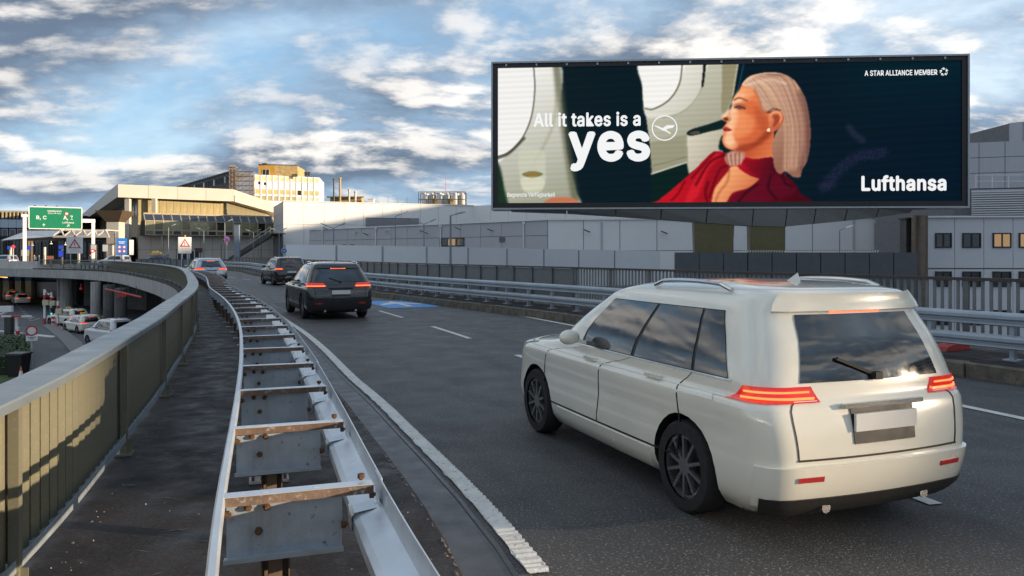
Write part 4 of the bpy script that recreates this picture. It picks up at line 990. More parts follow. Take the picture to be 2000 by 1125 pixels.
def mask_line(pts, w, soft=1, sm=True):
    if sm and len(pts) > 2:
        P = [np.array(p, float) for p in pts]; P = [2 * P[0] - P[1]] + P + [2 * P[-1] - P[-2]]; Q = []
        for i in range(1, len(P) - 2):
            a, b_, c, d = P[i - 1:i + 3]
            for j in range(8):
                t = j / 8; Q.append(.5 * (2 * b_ + (c - a) * t + (2 * a - 5 * b_ + 4 * c - d) * t * t + (3 * b_ - a - 3 * c + d) * t ** 3))
        Q.append(P[-2]); pts = Q
    xs_ = [p[0] for p in pts]; ys_ = [p[1] for p in pts]; mg = w + 4 + 2 * soft
    c0 = max(0, int((min(xs_) - mg - PX[0, 0]) / (PX[0, -1] - PX[0, 0]) * (NX - 1))); c1 = min(NX, int((max(xs_) + mg - PX[0, 0]) / (PX[0, -1] - PX[0, 0]) * (NX - 1)) + 2)
    rows = np.where((PY.min(1) < max(ys_) + mg) & (PY.max(1) > min(ys_) - mg))[0]; out = np.zeros((NY, NX))
    if c1 <= c0 or len(rows) == 0: return out
    r0, r1 = rows[0], rows[-1] + 1; X_, Y_ = PX[r0:r1, c0:c1], PY[r0:r1, c0:c1]
    dist = np.full(X_.shape, 1e9)
    for (x0, y0), (x1, y1) in zip(pts[:-1], pts[1:]):
        dx, dy = x1 - x0, y1 - y0; L2 = dx * dx + dy * dy + 1e-9; t = np.clip(((X_ - x0) * dx + (Y_ - y0) * dy) / L2, 0, 1)
        dist = np.minimum(dist, np.hypot(X_ - x0 - t * dx, Y_ - y0 - t * dy))
    out[r0:r1, c0:c1] = blur(np.clip(w / 2 + .7 - dist, 0, 1), soft)
    return out
def paint(m, col, a=1.0):
    global img
    col = c3(col) if not isinstance(col, np.ndarray) else col
    img = img * (1 - (m * a)[..., None]) + col * (m * a)[..., None]
def grad(c0, c1, p0, p1):
    dx, dy = p1[0] - p0[0], p1[1] - p0[1]; t = np.clip(((PX - p0[0]) * dx + (PY - p0[1]) * dy) / (dx * dx + dy * dy), 0, 1)[..., None]
    return c3(c0) * (1 - t) + c3(c1) * t
ONE = np.ones((NY, NX))
paint(ONE, grad((10, 28, 34), (3, 22, 38), (1000, 200), (1880, 200)))
paint(ONE * np.clip((PX - 1600) / 120, 0, 1) * np.clip((260 - PY) / 200, 0, 1), (2, 38, 46), .9)
# left cabin window
lw = z4([(30, 40), (300, 40), (318, 200), (345, 420), (378, 560), (384, 640), (95, 640), (66, 520), (30, 420)])
m = mask_poly(lw, 3); paint(m, grad((242, 241, 236), (158, 160, 138), (1010, 140), (1095, 395)))
win = z4([(20, 40), (198, 40), (204, 150), (190, 260), (150, 350), (95, 405), (30, 425)])
paint(mask_poly(win, 2) , (244, 243, 240)); paint(mask_line(z4([(200, 50), (205, 150), (190, 262), (150, 350), (95, 404), (40, 424)]), 2.2, 1), (70, 66, 52), .85); paint(mask_line(z4([(160, 348), (95, 408), (36, 432)]), 5, 2), (60, 58, 44), .8)
paint(mask_line(z4([(290, 50), (296, 190), (280, 300), (235, 395), (190, 470)]), 5, 5), (170, 166, 140), .7)
paint(mask_line(z4([(300, 60), (320, 230), (350, 440), (376, 600)]), 14, 12), (90, 92, 70), .7)
paint(mask_poly(z4([(30, 430), (58, 470), (72, 540), (92, 640), (30, 640)]), 5), (28, 52, 36))
paint(mask_poly(z4([(140, 400), (240, 400), (250, 470), (246, 540), (190, 562), (150, 540)]), 3), (206, 208, 186), .7)
paint(mask_poly(z4([(150, 495), (195, 482), (240, 495), (195, 512)]), 1), (120, 112, 70), .9); paint(mask_poly(z4([(168, 498), (195, 490), (222, 498), (195, 507)]), 1), (150, 120, 60))
paint(mask_poly(z4([(150, 512), (240, 512), (238, 560), (195, 575), (155, 560)]), 2), (224, 222, 196), .6)
paint(mask_poly(z4([(235, 640), (262, 598), (330, 590), (385, 604), (388, 640)]), 2), (196, 118, 84))
# middle window and panelling
mp_ = z4([(655, 40), (1058, 40), (1034, 180), (1000, 300), (985, 410), (905, 460), (845, 505), (842, 455), (700, 500), (690, 380), (664, 200)])
paint(mask_poly(mp_, 1, False), grad((214, 212, 196), (150, 148, 124), (1270, 130), (1400, 330)))
paint(mask_poly(z4([(655, 30), (916, 30), (912, 110), (885, 190), (825, 245), (745, 268), (672, 262), (660, 150)]), 2), grad((244, 243, 236), (202, 200, 182), (1270, 130), (1370, 230)))
paint(mask_poly(z4([(655, 30), (826, 30), (812, 130), (770, 195), (705, 232), (668, 226), (660, 140)]), 1), (246, 245, 240))
paint(mask_line(z4([(826, 40), (812, 132), (770, 197), (706, 234), (670, 232)]), 2.6, 1), (96, 88, 70), .9)
paint(mask_line(z4([(916, 60), (910, 130), (882, 192), (824, 248), (744, 270)]), 1.6, 2), (150, 146, 122), .8)
paint(mask_poly(z4([(912, 45), (924, 45), (912, 146), (903, 148)]), 1, False), (20, 24, 20))
paint(mask_poly(z4([(990, 40), (1056, 40), (1036, 175), (1003, 260), (985, 250)]), 2, False), (150, 142, 112)); paint(mask_line(z4([(1052, 50), (1032, 180)]), 1.5, 1), (200, 196, 170), .8)
paint(mask_line(z4([(1078, 50), (1050, 175), (1030, 215)]), 2.0, 1), (20, 84, 112), .8)
paint(mask_poly(z4([(690, 370), (840, 340), (842, 452), (698, 500)]), 4, False), (150, 148, 122), .8)
paint(mask_line(z4([(692, 470), (842, 432)]), 1.4, 1), (120, 116, 92), .8); paint(mask_line(z4([(696, 500), (842, 455)]), 2.2, 1), (226, 222, 200), .9)
paint(mask_poly(z4([(845, 342), (985, 304), (1000, 330), (990, 420), (905, 465), (850, 503)]), 1, False), grad((216, 210, 190), (176, 168, 146), (1352, 270), (1420, 320)))
paint(mask_poly(z4([(694, 508), (842, 460), (852, 506), (790, 580), (700, 650), (690, 650)]), 2, False), (8, 32, 30))
paint(mask_poly(z4([(843, 333), (866, 318), (940, 297), (1000, 280), (1004, 312), (935, 330), (880, 343), (850, 344)]), 1), (12, 34, 34)); paint(mask_poly(z4([(852, 336), (880, 326), (900, 332), (880, 341)]), 1), (88, 74, 66))
paint(mask_poly(z4([(990, 345), (975, 400), (1010, 410), (1060, 405), (1020, 380)]), 2), (8, 30, 32))
# seat shapes in the dark at the right
paint(mask_line(z4([(1405, 560), (1470, 490), (1540, 440), (1640, 424)]), 20, 12), (36, 38, 66), .55); paint(mask_line(z4([(1400, 560), (1440, 555)]), 14, 8), (40, 42, 70), .4); paint(mask_line(z4([(1505, 318), (1530, 350), (1560, 372)]), 12, 8), (52, 52, 72), .5)
rng_ = np.random.RandomState(2); spk = rng_.rand(NY, NX)
img += (mask_line(z4([(1405, 560), (1470, 490), (1540, 440), (1640, 424)]), 26, 6) * (spk - .5) * .14)[..., None] * np.array([.6, .6, 1.])
# --- the traveller: dress, neck, face, hair
paint(mask_poly(z5([(40, 1060), (60, 1005), (130, 950), (250, 850), (330, 780), (420, 690), (475, 655), (545, 668), (600, 705), (660, 690), (770, 720), (890, 715), (950, 800), (1010, 855), (1060, 905), (1090, 965), (1110, 1060)]), 1), grad((196, 18, 34), (70, 6, 22), (1330, 350), (1560, 380)))
paint(mask_poly(z5([(300, 900), (420, 720), (470, 670), (520, 690), (430, 780), (380, 900), (330, 1000), (250, 1030)]), 6), (224, 34, 48), .7)
for a, b_, c, w in (((545, 680), (430, 740), (330, 900), 5), ((560, 760), (500, 800), (430, 990), 4), ((470, 665), (400, 740), (300, 850), 3), ((420, 880), (400, 960), (420, 1030), 5), ((250, 870), (200, 960), (150, 1010), 3)):
    paint(mask_line(z5([a, b_, c]), w, 2), (96, 4, 18), .8)
paint(mask_poly(z5([(585, 772), (640, 768), (720, 830), (795, 858), (720, 925), (600, 962), (545, 1045), (455, 1045), (465, 940), (520, 860), (570, 800)]), 2), grad((244, 168, 112), (206, 104, 64), (1440, 330), (1490, 370)))
paint(mask_line(z5([(575, 800), (560, 880), (500, 960), (470, 1040)]), 4, 3), (170, 80, 52), .6)
paint(mask_poly(z5([(600, 640), (700, 620), (800, 560), (890, 500), (905, 600), (892, 730), (770, 730), (690, 700)]), 1), grad((186, 74, 42), (224, 120, 74), (1460, 280), (1510, 310)))
paint(mask_poly(z5([(640, 690), (760, 716), (895, 706), (935, 790), (870, 850), (795, 858), (715, 828), (640, 772)]), 1), grad((200, 18, 36), (66, 8, 26), (1450, 310), (1525, 330)))
for k in range(5): paint(mask_line(z5([(660 + 20 * k, 720 + 22 * k), (780, 745 + 18 * k), (890, 730 + 25 * k)]), 1.6, 1), (86, 4, 20), .6)
paint(mask_poly(z5([(845, 800), (930, 850), (1010, 880), (1060, 960), (900, 1000), (760, 1040), (560, 1045), (620, 970), (730, 925), (800, 865)]), 4), (92, 10, 34), .75)
for a, b_, c in (((880, 840), (860, 930), (920, 1010)), ((960, 840), (990, 900), (1040, 920)), ((780, 900), (700, 960), (640, 1030))): paint(mask_line(z5([a, b_, c]), 4, 3), (34, 4, 18), .7)
paint(mask_poly(z5([(545, 725), (556, 676), (610, 650), (676, 656), (692, 700), (645, 758), (585, 766)]), 2), (188, 132, 112))
for k in range(8): paint(mask_line(z5([(555 + 16 * k, 668 + (k % 3) * 8), (560 + 15 * k, 720), (575 + 12 * k, 755)]), 1.3, 1), (236, 198, 176) if k % 2 else (130, 76, 66), .75)
face = z5([(672, 172), (648, 216), (612, 262), (597, 290), (602, 318), (590, 346), (562, 368), (528, 398), (522, 422), (545, 438), (560, 442), (542, 470), (530, 486), (548, 500), (534, 520), (528, 548), (524, 580), (545, 622), (590, 646), (650, 652), (720, 640), (800, 590), (880, 530), (930, 500), (965, 440), (950, 366), (860, 382), (812, 350), (795, 270), (760, 200), (710, 172)])
paint(mask_poly(face, 1), grad((244, 150, 96), (196, 84, 48), (1425, 220), (1510, 290)))
paint(mask_poly(z5([(640, 230), (604, 290), (606, 340), (560, 378), (535, 410), (570, 430), (552, 480), (556, 520), (540, 570), (570, 620), (610, 600), (610, 520), (640, 420), (640, 330), (690, 250)]), 6), (255, 214, 172), .75)
paint(mask_poly(z5([(690, 300), (780, 300), (840, 390), (850, 480), (770, 560), (690, 600), (650, 560), (700, 470)]), 14), (212, 98, 54), .6)
paint(mask_poly(z5([(640, 620), (760, 590), (860, 500), (880, 540), (800, 610), (700, 655), (620, 655)]), 8), (140, 48, 28), .7)
paint(mask_poly(z5([(690, 190), (760, 215), (800, 300), (770, 310), (720, 250)]), 8), (226, 120, 66), .7)
paint(mask_poly(z5([(660, 200), (622, 262), (640, 280), (720, 270), (760, 240), (720, 190)]), 9), (250, 176, 124), .6)
paint(mask_poly(z5([(620, 370), (700, 380), (760, 430), (740, 520), (660, 560), (600, 540), (612, 450)]), 12), (250, 158, 104), .55)
paint(mask_poly(z5([(760, 330), (840, 400), (862, 470), (820, 520), (780, 440)]), 10), (176, 76, 46), .5)
paint(mask_poly(z5([(545, 560), (600, 560), (640, 620), (590, 640), (545, 612)]), 6), (255, 204, 160), .5)
paint(mask_line(z5([(600, 300), (596, 340), (560, 376), (530, 402)]), 5, 3), (255, 232, 206), .6)
paint(mask_poly(z5([(606, 318), (640, 306), (700, 322), (690, 356), (640, 356)]), 5), (186, 92, 62), .55)
paint(mask_line(z5([(612, 284), (650, 268), (706, 290)]), 2.6, 1), (122, 60, 40), .8)
paint(mask_line(z5([(618, 338), (645, 328), (690, 346)]), 2.6, 1), (44, 22, 20), .85); paint(mask_poly(z5([(622, 340), (645, 333), (672, 342), (650, 352)]), 1), (90, 60, 60), .8); paint(mask_line(z5([(610, 330), (640, 312), (690, 326)]), 1.2, 1), (150, 70, 50), .7)
paint(mask_poly(z5([(532, 414), (560, 408), (572, 430), (548, 434)]), 1), (96, 30, 24), .85); paint(mask_line(z5([(562, 400), (584, 424), (570, 440)]), 1.5, 1), (150, 62, 44), .7)
paint(mask_poly(z5([(530, 486), (560, 480), (592, 502), (560, 512), (538, 508)]), 1), (176, 48, 46), .9); paint(mask_line(z5([(536, 497), (588, 503)]), 1.2, 0), (100, 22, 26), .9)
paint(mask_line(z5([(585, 350), (575, 380), (590, 410)]), 2, 2), (206, 110, 74), .6)
hair = z5([(668, 170), (720, 115), (800, 92), (890, 84), (970, 100), (1040, 140), (1092, 205), (1132, 290), (1156, 400), (1166, 520), (1160, 640), (1140, 735), (1105, 800), (1092, 850), (1040, 848), (985, 808), (950, 828), (910, 790), (896, 720), (888, 610), (925, 510), (968, 440), (962, 385), (920, 358), (850, 378), (812, 350), (794, 280), (762, 210), (705, 184)])
hm = mask_poly(hair, 1); paint(hm, grad((238, 198, 162), (150, 104, 86), (1475, 150), (1590, 250)))
rs = random.Random(11)
def strand(t, jit=1.0):
    """one lock from the parting over the crown and down the back; t 0 front .. 1 back"""
    x0, y0 = 690 + 215 * t, 168 - 70 * math.sin(min(1, t * 1.15) * math.pi * .62)
    x1, y1 = x0 + 90 + 55 * t, y0 + 30 + 95 * (1 - t) - 10 * t
    x2, y2 = 905 + 225 * t, 470 - 60 * t
    x3, y3 = 905 + 232 * t + rs.uniform(-12, 12) * jit, 800 - 50 * t * t + rs.uniform(-20, 25) * jit
    if t < .32: x1 = x0 + 80; y1 = y0 + 95; x2 = 885 + 60 * t; y2 = 352
    return [(x0 + rs.uniform(-8, 8) * jit, y0 + rs.uniform(-6, 6) * jit), (x1 + rs.uniform(-10, 10) * jit, y1 + rs.uniform(-10, 10) * jit), (x2 + rs.uniform(-9, 9) * jit, y2), (x3, y3)] if t >= .32 else [(x0, y0), (x1 + rs.uniform(-8, 8), y1 + rs.uniform(-10, 10)), (x2, y2 + rs.uniform(-12, 8))]
for k in range(26):
    t = k / 25; paint(mask_line(z5(strand(t, .3)), 4.5, 4) * hm, (250, 214, 180) if k % 3 == 0 else (176, 122, 96) if k % 3 == 1 else (226, 178, 142), .42 * (1 - .35 * t))
for k in range(260):
    t = rs.random(); lo_ = rs.random() < .42 + .25 * t
    c = rs.choice([(120, 74, 58), (140, 90, 72), (104, 62, 56)]) if lo_ else rs.choice([(255, 232, 204), (252, 220, 188), (244, 204, 172), (236, 190, 176)])
    paint(mask_line(z5(strand(t)), rs.uniform(.3, .7), 1) * hm, c, rs.uniform(.12, .26))
for k in range(16):
    t = .05 + .9 * rs.random(); q = strand(t); q[-1] = (q[-1][0] + rs.uniform(0, 20), q[-1][1] + rs.uniform(5, 30)); paint(mask_line(z5(q[-2:]), .8, 1), (196, 150, 122), .35)
paint(mask_line(z5([(1100, 240), (1140, 400), (1150, 600), (1110, 790)]), 16, 14) * hm, (96, 58, 56), .55)
paint(mask_line(z5([(700, 178), (790, 150), (900, 140), (990, 170)]), 4, 3) * hm, (250, 220, 200), .5)
paint(mask_line(z5([(760, 205), (800, 290), (818, 350), (860, 376)]), 3, 2), (166, 92, 62), .6)
paint(mask_poly(z5([(862, 402), (895, 366), (945, 368), (970, 405), (962, 458), (925, 500), (885, 522), (858, 505), (866, 460)]), 1), grad((240, 150, 100), (190, 90, 60), (1512, 220), (1535, 250)))
paint(mask_poly(z5([(890, 400), (925, 390), (945, 420), (920, 470), (890, 480), (905, 440)]), 2), (150, 56, 36), .8); paint(mask_line(z5([(895, 378), (935, 376), (955, 410), (945, 450)]), 2, 1), (252, 180, 130), .8)
paint(mask_poly(z5([(850, 500), (868, 492), (874, 512), (856, 516)]), 0), (255, 236, 200), .9); paint(mask_line(z5([(858, 372), (900, 350), (950, 362)]), 2, 1), (84, 40, 34), .8)
# faint LED moire
img *= (1 + 0.02 * np.sin(PY * .62 + PX * .021))[..., None]
img += (.012 * np.sin(PY * .4 + PX * .02))[..., None] * np.array([.2, .2, 1.0])
img = np.clip(img, 0, 1)
linimg = np.where(img <= .04045, img / 12.92, ((img + .055) / 1.055) ** 2.4)
me = bpy.data.meshes.new('screen')
verts = np.stack([XX.ravel(), np.full(XX.size, -.03), ZZ.ravel()], 1)
ii = np.arange(NY * NX).reshape(NY, NX); quads = np.stack([ii[:-1, :-1].ravel(), ii[:-1, 1:].ravel(), ii[1:, 1:].ravel(), ii[1:, :-1].ravel()], 1)
me.vertices.add(len(verts)); me.vertices.foreach_set('co', verts.ravel().astype(np.float32))
me.loops.add(quads.size); me.loops.foreach_set('vertex_index', quads.ravel().astype(np.int32))
me.polygons.add(len(quads)); me.polygons.foreach_set('loop_start', np.arange(0, quads.size, 4, dtype=np.int32)); me.polygons.foreach_set('loop_total', np.full(len(quads), 4, np.int32))
me.update(calc_edges=True)
ca = me.color_attributes.new('led', 'FLOAT_COLOR', 'POINT')
ca.data.foreach_set('color', np.concatenate([linimg.reshape(-1, 3), np.ones((NY * NX, 1))], 1).ravel().astype(np.float32))
ms = bpy.data.materials.new('led_picture'); ms.use_nodes = True; nt_ = ms.node_tree
pb_ = nt_.nodes['Principled BSDF']; at = nt_.nodes.new('ShaderNodeAttribute'); at.attribute_name = 'led'
pb_.inputs['Base Color'].default_value = (.004, .004, .004, 1); pb_.inputs['Roughness'].default_value = .9; pb_.inputs['Specular IOR Level'].default_value = 0.05
nt_.links.new(at.outputs['Color'], pb_.inputs['Emission Color']); pb_.inputs['Emission Strength'].default_value = 0.98 / (2 ** EXPO)
link_mesh('screen', me, ms, board)
M_led = bpy.data.materials.new('led_white'); M_led.use_nodes = True
M_led.node_tree.nodes['Principled BSDF'].inputs['Emission Color'].default_value = (1, 1, 1, 1); M_led.node_tree.nodes['Principled BSDF'].inputs['Emission Strength'].default_value = 0.88 / (2 ** EXPO); M_led.node_tree.nodes['Principled BSDF'].inputs['Base Color'].default_value = (.05, .05, .05, 1)
import os
FONT = None
try:
    _fp = os.path.join(bpy.utils.system_resource('DATAFILES'), 'fonts', 'Inter.woff2')      # the typeface Blender ships with
    if os.path.exists(_fp): FONT = bpy.data.fonts.load(_fp)
except Exception: FONT = None
def text_mesh(body, x0, x1, z0, z1, bold=0.0, ext=0.0, fit_h=True, align=0):
    """letters as a flat mesh in the xz plane, stretched to the box"""
    cu = bpy.data.curves.new('lettering', 'FONT'); cu.body = body; cu.size = 1.0; cu.space_character = 1.0 + bold * 1.6; cu.extrude = ext; cu.resolution_u = 4
    if FONT: cu.font = FONT
    o = bpy.data.objects.new('tmp', cu); COL.objects.link(o)
    dg = bpy.context.evaluated_depsgraph_get(); m_ = bpy.data.meshes.new_from_object(o.evaluated_get(dg)); bpy.data.objects.remove(o)
    xs = [v.co.x for v in m_.vertices]; ys = [v.co.y for v in m_.vertices]; mx, Mx, my, My = min(xs), max(xs), min(ys), max(ys)
    for v in m_.vertices:
        x, y = v.co.x, v.co.y; v.co = (x0 + (x - mx) / (Mx - mx) * (x1 - x0), v.co.z, z0 + (y - my) / (My - my) * (z1 - z0))
    m_.name = 'lettering'
    if bold > 0:       # heavier strokes: the outline repeated a little to all sides, each layer a hair behind the last
        k_ = bold * (z1 - z0) * 1.25; bm = bmesh.new(); bm.from_mesh(m_); src = bm.faces[:] ; base = bm.copy(); out = bmesh.new(); tmp_ = bpy.data.meshes.new('t')
        for q in range(9):
            c_ = base.copy(); dx, dz = (0, 0) if q == 8 else (k_ * math.cos(q * math.pi / 4), k_ * math.sin(q * math.pi / 4))
            for v in c_.verts: v.co += Vector((dx, .0012 * (8 - q), dz))
            c_.to_mesh(tmp_); out.from_mesh(tmp_); c_.free()
        out.to_mesh(m_); out.free(); bm.free(); base.free(); bpy.data.meshes.remove(tmp_)
    return m_
def board_text(body, px0, px1, py0, py1, bold):
    m_ = text_mesh(body, U(px0), U(px1), Vv((px0 + px1) / 2, py1), Vv((px0 + px1) / 2, py0), bold); link_mesh('lettering', m_, M_led, board, (0, -.045, 0))
board_text('All it takes is a', 1046, 1258, 217, 243, .034)
board_text('yes', 1119, 1274, 257, 327, .046)
board_text('Lufthansa', 1690, 1848, 347, 375, .046)
board_text('A STAR ALLIANCE MEMBER', 1695, 1832, 141, 151, .03)
board_text('Begrenzte Verfügbarkeit', 992, 1088, 371, 381, .008)
# crane emblem in a ring
b = MB(); cx_, cz_ = U(1306.5), Vv(1306, 248.5); r0, r1 = U(1000 + 25.5) - U(1000), U(1000 + 23.2) - U(1000); n = 48
for i in range(n):
    a, c = 2 * math.pi * i / n, 2 * math.pi * (i + 1) / n
    b.add([(cx_ + r * math.cos(t), 0, cz_ + r * math.sin(t)) for r, t in ((r0, a), (r1, a), (r1, c), (r0, c))], [(0, 1, 2, 3)])
o = part('emblem', b, M_led, board, local=True); o.location = (0, -.045, 0)
b = MB(); cr = z5([(22, 462), (50, 468), (86, 482), (104, 470), (118, 462), (176, 462), (160, 482), (120, 488), (112, 498), (146, 518), (142, 526), (100, 504), (84, 500), (56, 484), (26, 468)])
b.add([(U(x), 0, Vv(x, y)) for x, y in cr], [tuple(range(len(cr)))]); o = part('emblem', b, M_led, board, local=True); o.location = (0, -.046, 0)
b = MB()
for k in range(5):      # five little darts round a star
    a0 = math.pi / 2 + k * 2 * math.pi / 5; u_ = U(1001) - U(1000)
    P = lambda r, a: (U(1844.5) + r * u_ * math.cos(a), 0, Vv(1844, 145) + r * u_ * math.sin(a))
    b.add([P(9, a0), P(5, a0 + .45), P(3.6, a0 + .1), P(5, a0 - .45)], [(0, 1, 2, 3)]); b.add([P(8.2, a0 + .25), P(7.2, a0 + .75), P(5.8, a0 + .6), P(6.2, a0 + .35)], [(0, 1, 2, 3)])
o = part('emblem', b, M_led, board, local=True); o.location = (0, -.045, 0)
# tapering underside fascia of grey panels, and the two legs
us = [(998, 407), (1112, 412), (1210, 419), (1300, 426), (1390, 434), (1480, 441), (1545, 443), (1600, 438), (1660, 433), (1720, 427), (1786, 419)]
xs_ = [U(a) for a, _ in us]
def under(px, py): return -(py - (404 + 7 * (px - 960) / 930)) / 1500 * 45.5
M_und = pm('underside_panel', (.30, .30, .295), .45, metal=.2, var=.06)
for i in range(len(us) - 1):
    (pa, ya), (pc, yc) = us[i], us[i + 1]; x0, x1 = U(pa) + .03, U(pc) - .03; za, zc = under(pa, ya), under(pc, yc)
    b = MB(); V = [(x0, -.2, -.03), (x1, -.2, -.03), (x1, .25, min(-.06, zc)), (x0, .25, min(-.06, za)), (x0, 1.5, -.03), (x1, 1.5, -.03), (x1, 1.2, min(-.06, zc)), (x0, 1.2, min(-.06, za))]
    b.add(V, [(0, 1, 2, 3), (5, 4, 7, 6), (3, 2, 6, 7), (0, 3, 7, 4), (2, 1, 5, 6), (1, 0, 4, 5)]); part('underside_panel', b, M_und, board, local=True)
M_leg = pm('olive_bronze_leg', (.115, .10, .045), .35, metal=.35, var=.12, streak=.2)
for (t0, t1, b0, b1) in ((1366, 1447, 1378, 1432), (1476, 1546, 1482, 1546)):
    b = MB(); x0, x1, x2, x3 = U(t0), U(t1), U(b0), U(b1); zt_, zb_ = -.5, LOW - bz0
    b.add([(x0, .35, zt_), (x1, .35, zt_), (x1, 1.1, zt_), (x0, 1.1, zt_), (x2, .35, zb_), (x3, .35, zb_), (x3, 1.1, zb_), (x2, 1.1, zb_)], [(0, 1, 2, 3), (7, 6, 5, 4), (0, 4, 5, 1), (1, 5, 6, 2), (2, 6, 7, 3), (3, 7, 4, 0)]); part('leg', b, M_leg, board, local=True)

# dark parapet of the slip road in front of the legs, with a row of small pale spikes
sp_ = thing('slip_road_parapet', 'dark parapet with a row of pale spikes in front of the billboard legs', 'parapet', tuple(D(1560, 495, 42)[:2]) + (LOW,))
for k in range(10):
    a = D(1318 + 47.5 * k + 1, 493, 42.5); c = D(1318 + 47.5 * (k + 1) - 1, 493, 42.5); b = MB(); b.prism([(a.x, a.y, LOW), (c.x, c.y, LOW), (c.x, c.y, a.z), (a.x, a.y, a.z)], (0, .25, 0)); part('panel', b, pm('slip_road_panel', (.07, .078, .085), .5, var=.1), sp_)
for k in range(52):
    a = D(1450 + 5.2 * k, 493, 42.5); b = MB(); b.beam((a.x, a.y + .1, a.z), (a.x + .06, a.y + .1, a.z + .12), .03, .03); part('spike', b, M_greyl, sp_)
# ------------------------------------------------------------------ vehicles
M_tint = pm('car_glass', (.012, .016, .02), .04, var=.1, spec=.9, coat=.6)
M_plastic = pm('car_black_plastic', (.02, .02, .021), .55, var=.1)
M_tail = pm('tail_lamp_red', (.30, .006, .006), .12, coat=.9, var=.05, emit=(1, .03, .015), estr=.42)
M_brake = pm('brake_light', (.5, .05, .02), .2, emit=(1, .11, .025), estr=4.0, var=.02)
M_taildim = pm('tail_lamp_dim', (.35, .012, .012), .15, coat=.8, var=.05, emit=(1, .05, .03), estr=.06)
M_rim = pm('alloy_rim', (.34, .35, .36), .3, metal=.85, var=.06)
M_head = pm('headlamp', (.6, .62, .65), .12, coat=.8)
M_plate = pm('number_plate', (.62, .62, .60), .4, var=.04)
M_chrome = pm('chrome_trim', (.6, .61, .62), .15, metal=.95, var=.03)
def car_paint(name, c, metal=0.0, rough=.25): return pm(name, c, rough, metal=metal, var=.05, scale=1.2, coat=1.0, rvar=.03)
P_cream = car_paint('cream_taxi_paint', (.74, .715, .62)); P_dark = car_paint('anthracite_paint', (.022, .024, .028), .3); P_black = car_paint('black_paint', (.010, .012, .016), .2)
P_silver = car_paint('silver_paint', (.40, .45, .50), .6); P_whitev = car_paint('white_van_paint', (.66, .67, .68)); P_redc = car_paint('red_car_paint', (.4, .02, .02)); P_blue = car_paint('dark_blue_paint', (.03, .06, .14), .3)
# level tables: z, rear x, front x, half width, rear corner, front corner, rear bow
SUV = [(.20, -2.08, 2.10, .80, .20, .35, .06), (.30, -2.24, 2.24, .90, .22, .45, .08), (.48, -2.31, 2.32, .935, .24, .52, .09), (.66, -2.33, 2.31, .935, .22, .55, .09), (.89, -2.29, 2.22, .952, .22, .58, .10), (.955, -2.25, 2.10, .912, .24, .68, .10), (1.05, -2.21, 1.20, .905, .24, .72, .10), (1.16, -2.13, .90, .865, .25, .55, .10), (1.30, -2.02, .58, .81, .25, .45, .10), (1.43, -1.90, .28, .755, .24, .38, .10), (1.53, -1.86, .02, .70, .24, .22, .10), (1.60, -1.82, -.22, .62, .26, .30, .08), (1.645, -1.5, -.55, .46, .26, .3, .05)]
MPV = [(.17, -2.05, 2.02, .80, .2, .35, .05), (.28, -2.20, 2.17, .89, .22, .45, .07), (.46, -2.27, 2.24, .92, .24, .5, .08), (.65, -2.285, 2.24, .92, .22, .55, .08), (.885, -2.25, 2.14, .945, .22, .58, .08), (.95, -2.215, 2.0, .905, .24, .68, .08), (1.04, -2.20, 1.36, .90, .24, .74, .08), (1.16, -2.17, 1.08, .875, .25, .58, .08), (1.32, -2.11, .75, .83, .25, .46, .08), (1.46, -2.03, .44, .785, .24, .38, .08), (1.57, -2.00, .12, .735, .24, .22, .08), (1.64, -1.96, -.15, .65, .26, .3, .07), (1.685, -1.6, -.5, .48, .26, .3, .05)]
